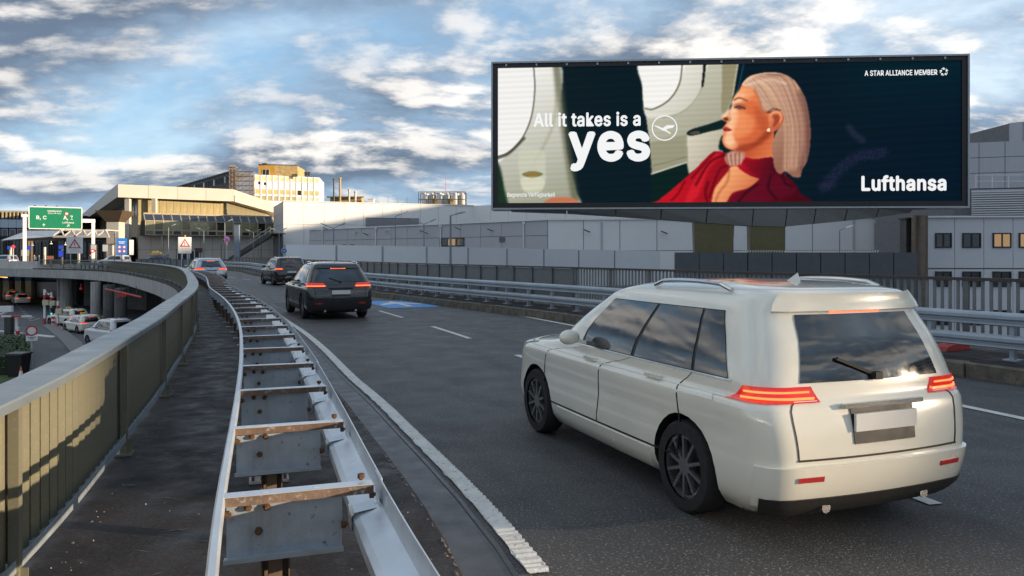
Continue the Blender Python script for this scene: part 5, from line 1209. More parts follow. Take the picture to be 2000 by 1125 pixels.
def build_car(name, label, tab, paint, H=1.0, L=1.0, lamps='wide', brake=True, sign=False, plate='', group=None, rails=True, far=False, cat='car', twotone=True):
    lv = np.array(tab, float); lv[:, 0] *= H; lv[:, 1:3] *= L
    nl = len(lv)
    def level(v):
        v = min(max(v, 0), nl - 1); i = min(int(v), nl - 2); t = v - i
        a = lv[max(i - 1, 0)]; b_ = lv[i]; c = lv[i + 1]; d = lv[min(i + 2, nl - 1)]
        s = .5 * (2 * b_ + (c - a) * t + (2 * a - 5 * b_ + 4 * c - d) * t * t + (3 * b_ - a - 3 * c + d) * t ** 3)
        lo = np.minimum(b_, c); hi = np.maximum(b_, c); return np.clip(s, lo, hi)
    def S(h, v, side=1):
        """h in [0,1]: rear centre .. rear corner .. side .. front corner .. front centre"""
        z, xr, xf, w, cr, cf, bow = level(v)
        if h < .2: y = h / .2 * (w - cr); x = xr + bow * (y / w) ** 2
        elif h < .3: t = (h - .2) / .1 * math.pi / 2; b1 = bow * ((w - cr) / w) ** 2; y = w - cr + cr * math.sin(t); x = xr + b1 + cr * (1 - math.cos(t))
        elif h < .75:
            t = (h - .3) / .45; b1 = bow * ((w - cr) / w) ** 2; x = xr + b1 + cr + t * (xf - .05 - cf - (xr + b1 + cr)); y = w - .02 * (2 * t - 1) ** 2 + .02 * (1 if True else 0)
            y = w + .018 * (1 - (2 * t - 1) ** 2)
        elif h < .85: t = (h - .75) / .1 * math.pi / 2; y = w - cf + cf * math.cos(t); x = xf - .05 - cf + cf * math.sin(t)
        else: t = (h - .85) / .15; y = (w - cf) * (1 - t); x = xf - .05 + .05 * (1 - ((1 - t)) ** 2)
        return Vector((x, y * side, z))
    def N_(h, v, side):
        e = 1e-3; a = S(min(h + e, 1), v, 1) - S(max(h - e, 0), v, 1); c = S(h, min(v + .02, nl - 1), 1) - S(h, max(v - .02, 0), 1)
        n_ = a.cross(c); n_ = -n_ if n_.dot(S(h, v, 1) - Vector((0, 0, .8))) < 0 else n_
        if n_.length < 1e-9: return Vector((0, 0, 1))
        n_.normalize(); return Vector((n_.x, n_.y * side, n_.z))
    def patch(h0, h1, v0, v1, side, off=.006, nu=8, nv=6, sl0=0.0, sl1=0.0):
        """a piece of skin lifted off the body; sl0/sl1 slant its ends"""
        b_ = MB(); V = []
        for j in range(nv + 1):
            v = v0 + (v1 - v0) * j / nv
            for i in range(nu + 1):
                a = h0 + sl0 * j / nv; c = h1 + sl1 * j / nv; h = a + (c - a) * i / nu
                V.append(S(h, v, side) + N_(h, v, side) * off)
        m_ = nu + 1
        b_.add(V, [(j * m_ + i, j * m_ + i + 1, (j + 1) * m_ + i + 1, (j + 1) * m_ + i) for j in range(nv) for i in range(nu)])
        return rim(b_, nu, nv, off)
    def rim(b_, nu, nv, off):
        m_ = nu + 1; loop = [i for i in range(nu)] + [j * m_ + nu for j in range(nv)] + [nv * m_ + i for i in range(nu, 0, -1)] + [j * m_ for j in range(nv, 0, -1)]
        cen = Vector((0, 0, .8)); o_ = len(b_.v)
        for q in loop:
            p = Vector(b_.v[q]); dirn = Vector((p.x - max(-1.2, min(1.2, p.x)), p.y, (p.z - .8) * .6)); dirn = dirn.normalized() if dirn.length > 1e-6 else Vector((0, 0, 1)); b_.v.append(tuple(p - dirn * (off + .012)))
        n_ = len(loop); b_.f += [(loop[q], loop[(q + 1) % n_], o_ + (q + 1) % n_, o_ + q) for q in range(n_)]; return b_
    def both(h1, v0, v1, off=.006, nu=14, nv=6):
        """a patch across the rear (h 0..h1 on both sides)"""
        b_ = MB(); V = []
        for j in range(nv + 1):
            v = v0 + (v1 - v0) * j / nv
            for i in range(nu + 1):
                q = -1 + 2 * i / nu; sd = 1 if q >= 0 else -1; V.append(S(abs(q) * h1, v, sd) + N_(abs(q) * h1, v, sd) * off)
        m_ = nu + 1; b_.add(V, [(j * m_ + i, j * m_ + i + 1, (j + 1) * m_ + i + 1, (j + 1) * m_ + i) for j in range(nv) for i in range(nu)]); return rim(b_, nu, nv, off)
    def bothf(h0, v0, v1, off=.006, nu=14, nv=6):
        b_ = MB(); V = []
        for j in range(nv + 1):
            v = v0 + (v1 - v0) * j / nv
            for i in range(nu + 1):
                q = -1 + 2 * i / nu; sd = 1 if q >= 0 else -1; h = 1 - abs(q) * (1 - h0); V.append(S(h, v, sd) + N_(h, v, sd) * off)
        m_ = nu + 1; b_.add(V, [(j * m_ + i, j * m_ + i + 1, (j + 1) * m_ + i + 1, (j + 1) * m_ + i) for j in range(nv) for i in range(nu)]); return b_
    root = thing(name, label, cat, (0, 0, 0), 0, group)
    # body shell
    hs = [i * .05 for i in range(4)] + [.2 + .0167 * i for i in range(6)] + [.3 + .45 * i / 18 for i in range(18)] + [.75 + .0143 * i for i in range(7)] + [.85 + .0375 * i for i in range(4)] + [1.0]
    ring = [(h, 1) for h in hs] + [(h, -1) for h in hs[-2:0:-1]]
    vsx = [i / 3 for i in range(3 * (nl - 1) + 1)]
    b_ = MB(); V = [S(h, v, s_) for v in vsx for h, s_ in ring]; m_ = len(ring)
    Fs = [(j * m_ + i, j * m_ + (i + 1) % m_, (j + 1) * m_ + (i + 1) % m_, (j + 1) * m_ + i) for j in range(len(vsx) - 1) for i in range(m_)]
    zt = lv[-1, 0]; V += [Vector(((lv[-1, 1] + lv[-1, 2]) / 2, 0, zt + .012)), Vector((0, 0, lv[0, 0]))]; tp = len(V) - 2
    Fs += [((len(vsx) - 1) * m_ + i, (len(vsx) - 1) * m_ + (i + 1) % m_, tp) for i in range(m_)] + [((i + 1) % m_, i, tp + 1) for i in range(m_)]
    b_.add(V, Fs); me_ = b_.mesh('body', (0, 0, 0), True); me_.materials.append(paint); me_.materials.append(M_black)
    body = bpy.data.objects.new('body', me_); COL.objects.link(body)
    wr = .335 * (1 if tab is MPV else 1.06); wx = (-1.33 * L, 1.34 * L); W = .93
    cut = MB()
    for x in wx:
        for s_ in (1, -1): cut.cyl((x, s_ * (W - .27), wr), (x, s_ * (W + .3), wr), wr + .055, 28)
    cme = cut.mesh('cut'); cme.materials.append(M_black); co = bpy.data.objects.new('cut', cme); COL.objects.link(co)
    md = body.modifiers.new('b', 'BOOLEAN'); md.operation = 'DIFFERENCE'; md.object = co; md.solver = 'EXACT'
    try: md.material_mode = 'TRANSFER'
    except Exception: pass
    bpy.context.view_layer.update(); dg = bpy.context.evaluated_depsgraph_get()
    nm = bpy.data.meshes.new_from_object(body.evaluated_get(dg)); bpy.data.objects.remove(co); bpy.data.objects.remove(body)
    if len(nm.polygons) < 100: nm = me_
    nm.polygons.foreach_set('use_smooth', [True] * len(nm.polygons))
    try: nm.set_sharp_from_angle(angle=R(40))
    except Exception: pass
    nm.name = 'body'; body = link_mesh('body', nm, None, root)
    P = lambda n_, mb, m, par=root, sm=True: part(n_, mb, m, par, local=True, smooth=sm)
    # glazing
    P('rear_window', both(.185, 6.15 if tab is MPV else 6.35, 9.2), M_tint)
    P('windscreen', bothf(.83, 6.25, 9.6), M_tint)
    for s_ in (1, -1):
        P('pillar_trim', patch(.318, .712, 6.12, 9.32, s_, .003, 20, 6, .012, .022), M_black)
        for a, c, s0, s1 in ((.318, .385, .012, .0), (.392, .535, .0, .0), (.545, .70, .0, .035)):
            P('side_window', patch(a, c, 6.18, 9.25, s_, .008, 8, 6, s0, s1), M_tint)
        P('window_trim', patch(.312, .715, 6.02, 6.12, s_, .008, 14, 1), M_chrome if not far else M_plastic)
        P('sill', patch(.432, .642, .45, 1.55, s_, .010, 16, 3), M_plastic if twotone else paint)
        if not far:
            for h in (.389, .54, .685): P('door_seam', patch(h - .0009, h + .0009, 1.7, 6.0, s_, .002, 1, 10), M_black)
            P('door_seam', patch(.40, .685, 1.62, 1.70, s_, .002, 12, 1), M_black)
            P('crease', patch(.30, .80, 4.55, 4.72, s_, .005, 18, 2), paint)
            for h in (.41, .555):
                a = S(h + .012, 4.98, s_); c = S(h + .04, 4.98, s_); hd = MB(); hd.beam((a.x, a.y + s_ * .03, a.z), (c.x, c.y + s_ * .03, c.z), .025, .03); hd.beam((a.x + .01, a.y - s_ * .01, a.z), (a.x + .01, a.y + s_ * .03, a.z), .02, .025); hd.beam((c.x - .01, c.y - s_ * .01, c.z), (c.x - .01, c.y + s_ * .03, c.z), .02, .025); P('door_handle', hd, paint)
            hd = MB(); a = S(.36, 4.6, s_)
        mi = MB(); a = S(.70, 6.25, s_); c = a + Vector((.02, s_ * .13, .06))
        for k in range(5): 
            pass
        mi.beam(a, a + Vector((0, s_ * .10, .03)), .05, .04)
        bmm = bmesh.new(); bmesh.ops.create_uvsphere(bmm, u_segments=12, v_segments=8, radius=1.0, matrix=Matrix.Translation(a + Vector((.0, s_ * .17, .06))) @ Matrix.Diagonal((.062, .105, .070, 1)))
        bmm.verts.index_update(); o_ = len(mi.v); mi.v += [tuple(v.co) for v in bmm.verts]; mi.f += [tuple(v.index + o_ for v in f.verts) for f in bmm.faces]; bmm.free()
        P('mirror', mi, paint)
        # lamps
        if lamps == 'wide':
            tl = P('tail_lamp', patch(.115, .315, 4.75, 6.05, s_, .014, 12, 5, .03, .0), M_tail if brake else M_taildim)
            P('light_bar', patch(.130, .285, 4.92, 5.30, s_, .022, 10, 2), M_brake if brake else M_tail, tl)
        else:
            tl = P('tail_lamp', patch(.140, .318, 4.55, 5.95, s_, .012, 14, 7, .022, -.030), M_tail if brake else M_taildim)
            P('reverse_lamp', patch(.150, .200, 4.62, 4.82, s_, .018, 6, 2), M_head, tl)
            P('lamp_line', patch(.168, .285, 5.55, 5.68, s_, .018, 10, 1), M_brake if brake else M_tail, tl)
            P('light_bar', patch(.158, .292, 4.98, 5.22, s_, .020, 10, 2), M_brake if brake else M_tail, tl)
        P('headlamp', patch(.765, .90, 4.0, 5.1, s_, .010, 8, 4), M_head)
        if rails:
            a = S(.34, 10.6, s_); c = S(.66, 10.6, s_); rl = MB(); n_ = 8
            pts = [Vector((a.x + (c.x - a.x) * k / n_, a.y + (c.y - a.y) * k / n_, max(S(.34 + .32 * k / n_, 11, s_).z, a.z) + .05 * math.sin(math.pi * min(1, max(.0, k / n_ * 1))) ** .3)) for k in range(n_ + 1)]
            rl.tube(pts, .018, 8); P('roof_rail', rl, M_chrome if not far else M_plastic)
    # rear details
    P('bumper', both(.275, 1.0, 2.45, .026, 24, 5), M_plastic if twotone else paint)
    if not twotone: P('valance', both(.262, .5, 1.35, .034, 20, 3), M_plastic)
    if not far:
        P('tailgate_seam', both(.20, 2.62, 2.68, .006, 16, 1), M_black)
        for s_ in (1, -1): P('reflector', patch(.15, .205, 1.95, 2.12, s_, .034, 4, 1), M_taildim)
        for s_ in (1, -1): P('tailgate_seam', patch(.196, .199, 2.65, 4.7, s_, .004, 1, 6), M_black)
    pv = 3.55 if lamps == 'wide' else 3.6
    q = S(0, pv); npl = MB(); npl.box((q.x - .02, 0, q.z), (.02, .53, .115)); pl_ = P('number_plate', npl, M_plate, sm=False)
    if plate:
        m_ = text_mesh(plate, -.21, .21, -.038, .038, .01); lo = link_mesh('lettering', m_, M_black, pl_); lo.rotation_euler = (0, 0, -math.pi / 2); lo.location = (q.x - .0315, 0, q.z)
        eb = MB(); eb.box((q.x - .0312, .247, q.z), (.003, .036, .113)); P('plate_band', eb, M_sblue, pl_, False)
    q = S(0, 9.75); bl_ = MB(); bl_.box((q.x - .005, 0, q.z - .03), (.03, .44 if brake else .26, .036)); P('brake_lamp', bl_, M_brake if brake else M_taildim, sm=False)
    sp_ = both(.235, 9.35, 10.6, .03, 16, 3); P('spoiler', sp_, paint)
    if not far:
        wp = MB(); a = S(0, 6.4) + Vector((-.02, 0, 0)); c = S(.10, 7.3) + Vector((-.025, 0, 0)); wp.beam(a, c, .02, .02); wp.box((a.x, a.y, a.z), (.05, .06, .05)); P('wiper', wp, M_plastic)
        P('plate_recess', both(.075, 3.05, 4.02, .008, 10, 3), M_plastic)
        fd = patch(.335, .365, 4.05, 4.75, 1, .004, 4, 4); P('fuel_flap', fd, paint)
        for s_ in (1, -1): P('arch_trim', patch(.30, .36, 2.6, 2.75, s_, .004, 4, 1), M_black) if False else None
        hb = MB(); a = S(0, 4.1); hb.box((a.x - .012, 0, a.z + .01), (.03, .7, .03)); P('trim_strip', hb, M_chrome if lamps != 'wide' else paint)
        for s_ in (1, -1): ex = MB(); a = S(.13, .9, s_); ex.cyl((a.x + .06, a.y, a.z - .02), (a.x - .04, a.y, a.z - .02), .035, 12); P('exhaust', ex, M_chrome)
    an = MB(); q = Vector((lv[-1, 1] + .1, 0, zt)); an.add([(q.x, -.02, zt - .02), (q.x + .16, -.02, zt - .02), (q.x + .02, 0, zt + .07), (q.x, .02, zt - .02), (q.x + .16, .02, zt - .02)], [(0, 1, 2), (4, 3, 2), (0, 2, 3), (1, 4, 2)]); P('antenna_fin', an, paint)
    # wheels
    for x in wx:
        for s_ in (1, -1):
            y = s_ * (W - .10); tw = .21
            ty = MB(); prof = [(wr - .10, -.5), (wr - .02, -.5), (wr, -.36), (wr, .36), (wr - .02, .5), (wr - .10, .5)]; n_ = 28
            V = [(x + r_ * math.cos(2 * math.pi * i / n_), y + s_ * k * tw, wr + r_ * math.sin(2 * math.pi * i / n_)) for i in range(n_) for r_, k in prof]
            ty.add(V, [(i * 6 + k, i * 6 + k + 1, ((i + 1) % n_) * 6 + k + 1, ((i + 1) % n_) * 6 + k) for i in range(n_) for k in range(5)])
            wh_ = P('wheel', ty, M_rubber)
            rm = MB(); yo = y + s_ * tw * .40
            pass
            for i in range(n_):
                a, c = 2 * math.pi * i / n_, 2 * math.pi * (i + 1) / n_
                rm.add([(x + r_ * math.cos(t), yo + e, wr + r_ * math.sin(t)) for r_, e in ((wr - .095, 0), (wr - .125, 0)) for t in (a, c)], [(0, 1, 3, 2)]); rm.add([(x + r_ * math.cos(t), e, wr + r_ * math.sin(t)) for r_, e in ((wr - .125, yo), (wr - .125, yo - s_ * .09)) for t in (a, c)], [(0, 1, 3, 2)])
            bk = MB(); bk.cyl((x, yo - s_ * .13, wr), (x, yo - s_ * .10, wr), wr - .09, 24); P('brake_disc', bk, M_black, wh_)
            for k in range(5 if far else 10):
                a = 2 * math.pi * k / (5 if far else 10) + .3; rm.beam((x + .05 * math.cos(a), yo - s_ * .01, wr + .05 * math.sin(a)), (x + (wr - .11) * math.cos(a), yo - s_ * .005, wr + (wr - .11) * math.sin(a)), .025, .03, up=(0, 1, 0))
            rm.cyl((x, yo - s_ * .05, wr), (x, yo + s_ * .004, wr), .065, 14); P('rim', rm, M_rim, wh_)
    if sign:
        ts = MB(); q = zt + .012; V = [(-.25 + sx * .07, sy * .24, q) for sx, sy in ((-1, -1), (1, -1), (1, 1), (-1, 1))] + [(-.25 + sx * .045, sy * .20, q + .13) for sx, sy in ((-1, -1), (1, -1), (1, 1), (-1, 1))]
        ts.add(V, [(3, 2, 1, 0), (4, 5, 6, 7), (0, 1, 5, 4), (1, 2, 6, 5), (2, 3, 7, 6), (3, 0, 4, 7)]); so_ = P('taxi_sign', ts, pm('taxi_sign_yellow', (.75, .55, .08), .4), sm=False)
    return root
def drop(c, x, y, z, heading):       # heading: degrees to the left of +Y
    c.location = (x, y, z); c.rotation_euler = (0, 0, R(90 + heading)); return c
taxi = build_car('people_carrier', 'large cream people carrier in the near lane, closest car to the camera', MPV, P_cream, 1.0, 1.02, lamps='tall', brake=True, sign=False, plate='', rails=True, twotone=False)
drop(taxi, 1.62, 7.25, 0, 21.5)
c = build_car('suv', 'dark anthracite SUV braking in the left lane ahead of the cream taxi', SUV, P_dark, 1.0, 1.0, lamps='wide', brake=True, plate='')
p = G(642, 606); drop(c, -5.85, 24.0, 0, 25)
c2 = build_car('suv', 'black compact SUV with tall rear lamps in the right lane', MPV, P_black, 1.0, .96, lamps='tall', brake=True, plate='')
drop(c2, -14.2, 47.5, 0, 31)
c3_ = build_car('suv', 'silver-blue SUV farthest along the bend beside the guard rail', SUV, P_silver, .98, .97, lamps='wide', brake=True, plate='', twotone=True)
drop(c3_, -19.4, 48.5, 0, 32)
# ------------------------------------------------------------------ signs, masts and street furniture on the deck
def sign_text(parent, body, x0, x1, z0, z1, y, m, bold=.01):
    return link_mesh('lettering', text_mesh(body, x0, x1, z0, z1, bold), m, parent, (0, y, 0))
M_ink = pm('sign_black', (.02, .02, .02), .5); M_signw = pm('sign_white', (.74, .74, .73), .4, var=.04)
# gantry
Yg = 106; ga = thing('sign_gantry', 'green overhead direction sign on a white gantry over the departures road', 'sign', (D(110, 447, Yg).x, Yg, 0))
X = lambda px, Y=Yg: (D(px, 0, Y).x - D(110, 447, Yg).x) * .87
ga.rotation_euler = (0, 0, R(31))
Zt = lambda py, Y=Yg: D(0, py, Y).z
b = MB(); b.box((X(50), .3, Zt(425) / 2), (.42, .42, Zt(425))); b.box((X(50), .3, Zt(425) + .2), (.75, .6, .4)); part('post', b, M_whitep, ga, local=True)
b = MB(); b.box((X(183), .3, Zt(427) / 2), (.42, .42, Zt(427))); part('post', b, M_whitep, ga, local=True)
b = MB(); b.box(((X(160) + X(187)) / 2, .3, Zt(430)), (X(187) - X(160), .45, .5)); b.box(((X(46) + X(160)) / 2, .35, Zt(428)), (X(160) - X(46), .3, .4)); part('beam', b, M_whitep, ga, local=True)
b = MB(); b.box(((X(58) + X(160)) / 2, 0, (Zt(405) + Zt(447)) / 2), (X(160) - X(58), .12, Zt(405) - Zt(447))); gp = part('sign_panel', b, M_green, ga, local=True)
b = MB(); fw_ = .07
for x0, x1, z0, z1 in ((58, 160, 447, 447), (58, 160, 405, 405)): b.box(((X(x0) + X(x1)) / 2, -.02, Zt(z0)), (X(160) - X(58), .13, fw_ * 1.6))
for x0 in (58, 160): b.box((X(x0), -.02, (Zt(405) + Zt(447)) / 2), (fw_ * 1.6, .13, Zt(405) - Zt(447) - fw_ * 1.6))
part('border', b, M_signw, gp, local=True)
for t_, x0, x1, y0, y1 in (('B, C', 72, 91, 422, 430), ('A, Z', 124, 142, 421, 430), ('Haltebereich', 93, 120, 410.5, 414), ('Drop-off only', 94, 119, 415.5, 418.5), ('Lufthansa', 122, 144, 432.5, 436)):
    sign_text(gp, t_, X(x0), X(x1), Zt(y1), Zt(y0), -.075, M_signw, .02)
b = MB(); c_ = (X(130), -.075, Zt(417)); b.cyl(c_, (c_[0], -.09, c_[2]), .24, 16); part('roundel', b, M_red, gp, local=True)
b = MB(); b.cyl((c_[0], -.09, c_[2]), (c_[0], -.095, c_[2]), .15, 16); part('roundel', b, M_signw, gp, local=True)
def arrow_part(par, cx_, cz_, s_, a):
    b = MB(); P = [(0, .5), (.42, .05), (.24, .05), (.0, .28), (-.0, .28), (-.24, .05), (-.42, .05)]
    for P in ([(0, .5), (.45, .02), (.22, .02), (0, .24), (-.22, .02), (-.45, .02)], [(-.08, .3), (.08, .3), (.08, -.45), (-.08, -.45)]):
        b.add([(cx_ + s_ * (x * math.cos(a) + z * math.sin(a)), -.078, cz_ + s_ * (-x * math.sin(a) + z * math.cos(a))) for x, z in P], [tuple(range(len(P)))])
    part('arrow', b, M_signw, par, local=True)
arrow_part(gp, X(86), Zt(440), .42, 0); arrow_part(gp, X(133), Zt(440.5), .42, R(45))
for px in (69, 90, 111): b = MB(); b.box((X(px), .05, Zt(404) + .12), (.25, .25, .1)); part('sign_lamp', b, M_dsteel, ga, local=True)
# warning triangles on white boards
def warning(px, py0, py1, Y, label, w_px, lamp=True):
    p = D(px, py1, Y); o = thing('warning_sign', label, 'sign', (p.x, Y, 0), R(26), 'warning signs on white boards')
    s_ = Y / F; w = w_px * s_; z0 = D(0, py1, Y).z; z1 = D(0, py0, Y).z
    b = MB()
    for k in (-.25, .25): b.box((k * w, .08, (z0 + .4) / 2), (.07, .07, z0 + .4))
    part('post', b, M_post_w, o, local=True)
    b = MB(); b.box((0, 0, (z0 + z1) / 2), (w, .05, z1 - z0)); bd_ = part('board', b, M_signw, o, local=True)
    cz_ = z1 - w * .52; r_ = w * .36
    for k, (rr_, m) in enumerate(((r_ * 1.25, M_red), (r_ * .8, M_signw))):
        b = MB(); b.add([(rr_ * math.sin(a), 0, cz_ - r_ * .12 + rr_ * math.cos(a)) for a in (0, R(120), R(240))], [(0, 1, 2)]); t_ = part('triangle', b, m, bd_, local=True); t_.location = (0, -.031 - .004 * k, 0)
    b = MB(); b.box((0, -.042, cz_ + r_ * .08), (r_ * .14, .006, r_ * .5)); b.box((0, -.042, cz_ - r_ * .36), (r_ * .14, .006, r_ * .13)); part('symbol', b, M_ink, bd_, local=True)
    for k in range(3): b = MB(); b.box((0, -.03, z0 + (z1 - z0) * (.12 + .10 * k)), (w * (.62 - .1 * (k == 0)), .004, .045)); part('text_line', b, pm('faint_print', (.42, .38, .36), .6), bd_, local=True)
    if lamp: b = MB(); b.cyl((0, 0, z1), (0, 0, z1 + .22), .12, 10); part('beacon', b, M_orange, o, local=True)
warning(146, 463, 495, 92, 'warning triangle on a white board under the green gantry sign', 28)
warning(361, 463, 495, 92, 'warning triangle on a white board in front of the terminal base wall', 24)
# blue zone sign
Y = 96; p = D(238, 495, Y); o = thing('blue_sign', 'tall blue information sign with red roundels right of the gantry', 'sign', (p.x, Y, 0), R(26)); s_ = Y / F
z0, z1 = D(0, 498, Y).z, D(0, 465, Y).z; b = MB(); b.box((0, 0, (z0 + z1) / 2), (19 * s_, .06, z1 - z0)); bd_ = part('board', b, M_sblue, o, local=True)
b = MB(); b.box((0, .08, z1 / 2), (.10, .08, z1)); part('post', b, M_dsteel, o, local=True)
for k, (cx_, cz_) in enumerate(((-.26, .47), (.26, .47), (-.26, .22), (.26, .22))):
    zc_ = z0 + (z1 - z0) * cz_; b = MB(); b.cyl((cx_, -.031, zc_), (cx_, -.045, zc_), .20, 14); part('roundel', b, M_red, bd_, local=True); b = MB(); b.cyl((cx_, -.045, zc_), (cx_, -.05, zc_), .12, 14); part('roundel', b, M_signw, bd_, local=True)
b = MB(); b.box((0, -.032, z0 + (z1 - z0) * .78), (.75, .005, .07)); b.box((0, -.032, z0 + (z1 - z0) * .70), (.55, .005, .07)); part('text_line', b, M_signw, bd_, local=True)
b = MB(); b.box((21 * s_ * .8, .15, (z0 + z1) / 2 - .1), (.5, .05, (z1 - z0) * .9)); part('back_board', b, M_signw, o, local=True)
# round no-stopping sign and small round blue arrow sign
def round_sign(name, px, py, Y, r, cols, label, base=0.0, m_post=M_post_w, plate=False, post_up=.3):
    p = D(px, py, Y); o = thing(name, label, 'sign', (p.x, Y, base), R(24)); z = p.z - base
    b = MB(); b.cyl((0, .06, 0), (0, .06, z + post_up), .04, 8); part('post', b, m_post, o, local=True)
    par = None
    for k, (rr_, m) in enumerate(cols):
        b = MB(); b.cyl((0, -.008 * k, z), (0, -.03 - .008 * k, z), rr_ * r, 22); q = part('disc', b, m, par or o, local=True); par = par or q
    return o, par, z
o, dsc, z = round_sign('no_stopping_sign', 443, 467.5, 100, .38, ((1, M_red), (.78, M_sblue)), 'round blue no-stopping sign with red ring on a slim post before the stair')
for a in (45, -45): b = MB(); b.beam((-.27 * math.cos(R(a)), -.05, z - .27 * math.sin(R(a))), (.27 * math.cos(R(a)), -.05, z + .27 * math.sin(R(a))), .012, .07, up=(0, 1, 0)); part('cross_bar', b, M_red, dsc, local=True)
o, dsc, z = round_sign('keep_right_sign', 555, 490, 57, .20, ((1, M_signw), (.92, M_sblue)), 'small round blue arrow sign at the left end of the white barrier')
b = MB(); b.box((0, -.045, z), (.2, .008, .045)); part('arrow', b, M_signw, dsc, local=True)
for px, py, Y, cols, lab in ((26, 482, 116, ((1, M_red), (.75, pm('pink_sign', (.40, .06, .15), .4))), 'magenta round sign on a post left of the gantry post'), (181, 490, 104, ((1, M_red), (.5, M_signw)), 'small red round sign fixed low beside the right gantry post')):
    round_sign('round_sign', px, py, Y, .28, cols, lab)
# small boards and screens at the drop-off
def board_(px0, px1, py0, py1, Y, m, label, name='display_board', legs=True, cat='display'):
    o = thing(name, label, cat, (D((px0 + px1) / 2, 0, Y).x, Y, 0)); w = (px1 - px0) * Y / F; z0, z1 = D(0, py1, Y).z, D(0, py0, Y).z
    b = MB(); b.box((0, 0, (z0 + z1) / 2), (w, .18, z1 - z0)); q = part('panel', b, m, o, local=True)
    b = MB(); b.box((0, 0, (z0 + z1) / 2), (w + .12, .12, z1 - z0 + .12)); part('casing', b, M_dsteel, o, local=True)
    if legs: b = MB(); b.box((0, .05, z0 / 2), (max(.12, w * .3), .1, z0)); part('stand', b, M_dsteel, o, local=True)
    return o
M_scr = pm('blue_screen', (.01, .03, .30), .3, emit=(.02, .10, .9), estr=.55); M_scw = pm('white_screen', (.5, .5, .5), .3, emit=(1, .95, .85), estr=.7)
board_(115, 123, 480, 486, 125, M_scr, 'upper blue lit screen beneath the canopy'); board_(115, 123, 490, 501, 124, M_scr, 'tall blue lit stand beneath the canopy, below another blue screen')
board_(15, 20, 481, 487, 126, M_scr, 'small blue lit screen at the far left under the canopy', ); board_(54, 60, 481, 488, 122, M_scr, 'blue lit screen just right of the left gantry post')
board_(201, 211, 478, 491, 126, M_signw, 'white notice board beside the pale pylon', 'notice_board', True, 'notice board'); board_(92, 104, 500, 506, 112, pm('salmon_board', (.5, .14, .10), .5), 'small red board low above the far railing', 'notice_board', True, 'notice board')
board_(42, 57, 488, 500, 107, M_beige, 'beige control cabinet at the foot of the left gantry post', 'control_cabinet', False, 'cabinet'); board_(178, 188, 478, 488, 105, M_signw, 'white parking notice on the right gantry post', 'notice_board', False, 'notice board')
board_(380, 394, 485, 492, 150, pm('dark_red_poster', (.12, .03, .03), .4), 'dark red poster low on the terminal base wall', 'wall_poster', False, 'poster')
for k, (px, py) in enumerate(((100, 476), (128, 478), (64, 479))):
    p = D(px, py, 140); b = MB(); b.box((p.x, p.y, p.z), (.28, .28, .12)); b.cyl((p.x, p.y, p.z + .06), (p.x, p.y, p.z + .5), .03, 6)
    solo('ceiling_lamp', b, pm('warm_lamp', (.6, .6, .5), .4, emit=(1, .93, .75), estr=1.0), ['middle small lamp hanging under the drop-off canopy', 'rightmost small lamp under the canopy, left of the warning board', 'leftmost small lamp under the canopy beside the gantry post'][k], 'lamp', 'lamps under the canopy', loc=tuple(p))

# street lamps
def lamp(px, top, Y, kind, label, base=0.0, r=.055):
    p = D(px, top, Y); o = thing('street_lamp', label, 'street lamp', (p.x, Y, base), 0, 'street lamps'); h = p.z - base
    b = MB(); b.cyl((0, 0, 0), (0, 0, h), r * 1.25, 10, r * .8); b.cyl((0, 0, 0), (0, 0, .12), r * 2.6, 10); part('pole', b, M_lamp, o, local=True, smooth=True)
    for s_ in ((1, -1) if kind == 'double' else (1,)):
        a0 = Vector((0, 0, h)); a1 = Vector((s_ * .55, -.1, h + .22)); b = MB()
        if kind == 'top': a1 = Vector((.25, -.1, h + .05))
        b.beam(a0, a1, .05, .05); arm = part('arm', b, M_lamp, o, local=True)
        d_ = (a1 - a0).normalized(); b = MB(); q = a1 + d_ * .75
        V = []
        for t, w, hh in ((0, .07, .05), (.25, .15, .07), (.7, .17, .06), (1, .08, .03)):
            c_ = a1.lerp(q, t)
            for yy, zz_ in ((-w, -hh * .4), (w, -hh * .4), (w * .7, hh), (-w * .7, hh)): V.append((c_.x, c_.y + yy, c_.z + zz_))
        b.add(V, [(k * 4 + i, k * 4 + (i + 1) % 4, k * 4 + 4 + (i + 1) % 4, k * 4 + 4 + i) for k in range(3) for i in range(4)] + [(3, 2, 1, 0), (12, 13, 14, 15)])
        part('lamp_head', b, M_lamp if kind != 'single' else M_whitep, o, local=True)
lamp(651, 446, 75, 'double', 'double-armed street lamp before the grey hall, leftmost of two', LOW); lamp(828, 438, 75, 'double', 'double-armed street lamp before the grey hall, nearer its window', LOW)
lamp(772, 423, 72, 'single', 'single-armed street lamp with raised head left of the double lamp', LOW); lamp(880, 421, 47, 'top', 'tall slim post with small top head before the white barrier', 0, .07)
lamp(329, 444, 120, 'single', 'street lamp with white head in front of the glazed gallery, left one', 0); lamp(439, 435, 115, 'single', 'street lamp with long arm beside the round no-stopping sign', 0)
lamp(545, 452, 110, 'double', 'slim double lamp by the corner of the white hall', 0); lamp(495, 454, 120, 'double', 'slim double lamp before the outdoor stair', 0); lamp(398, 450, 135, 'double', 'small double lamp before the middle of the gallery', 0)
lamp(1640, 450, 74, 'single', 'street lamp with small head between the billboard leg and the annex', LOW); lamp(1447, 508, 60, 'single', 'low street lamp behind the far railing under the billboard', LOW)
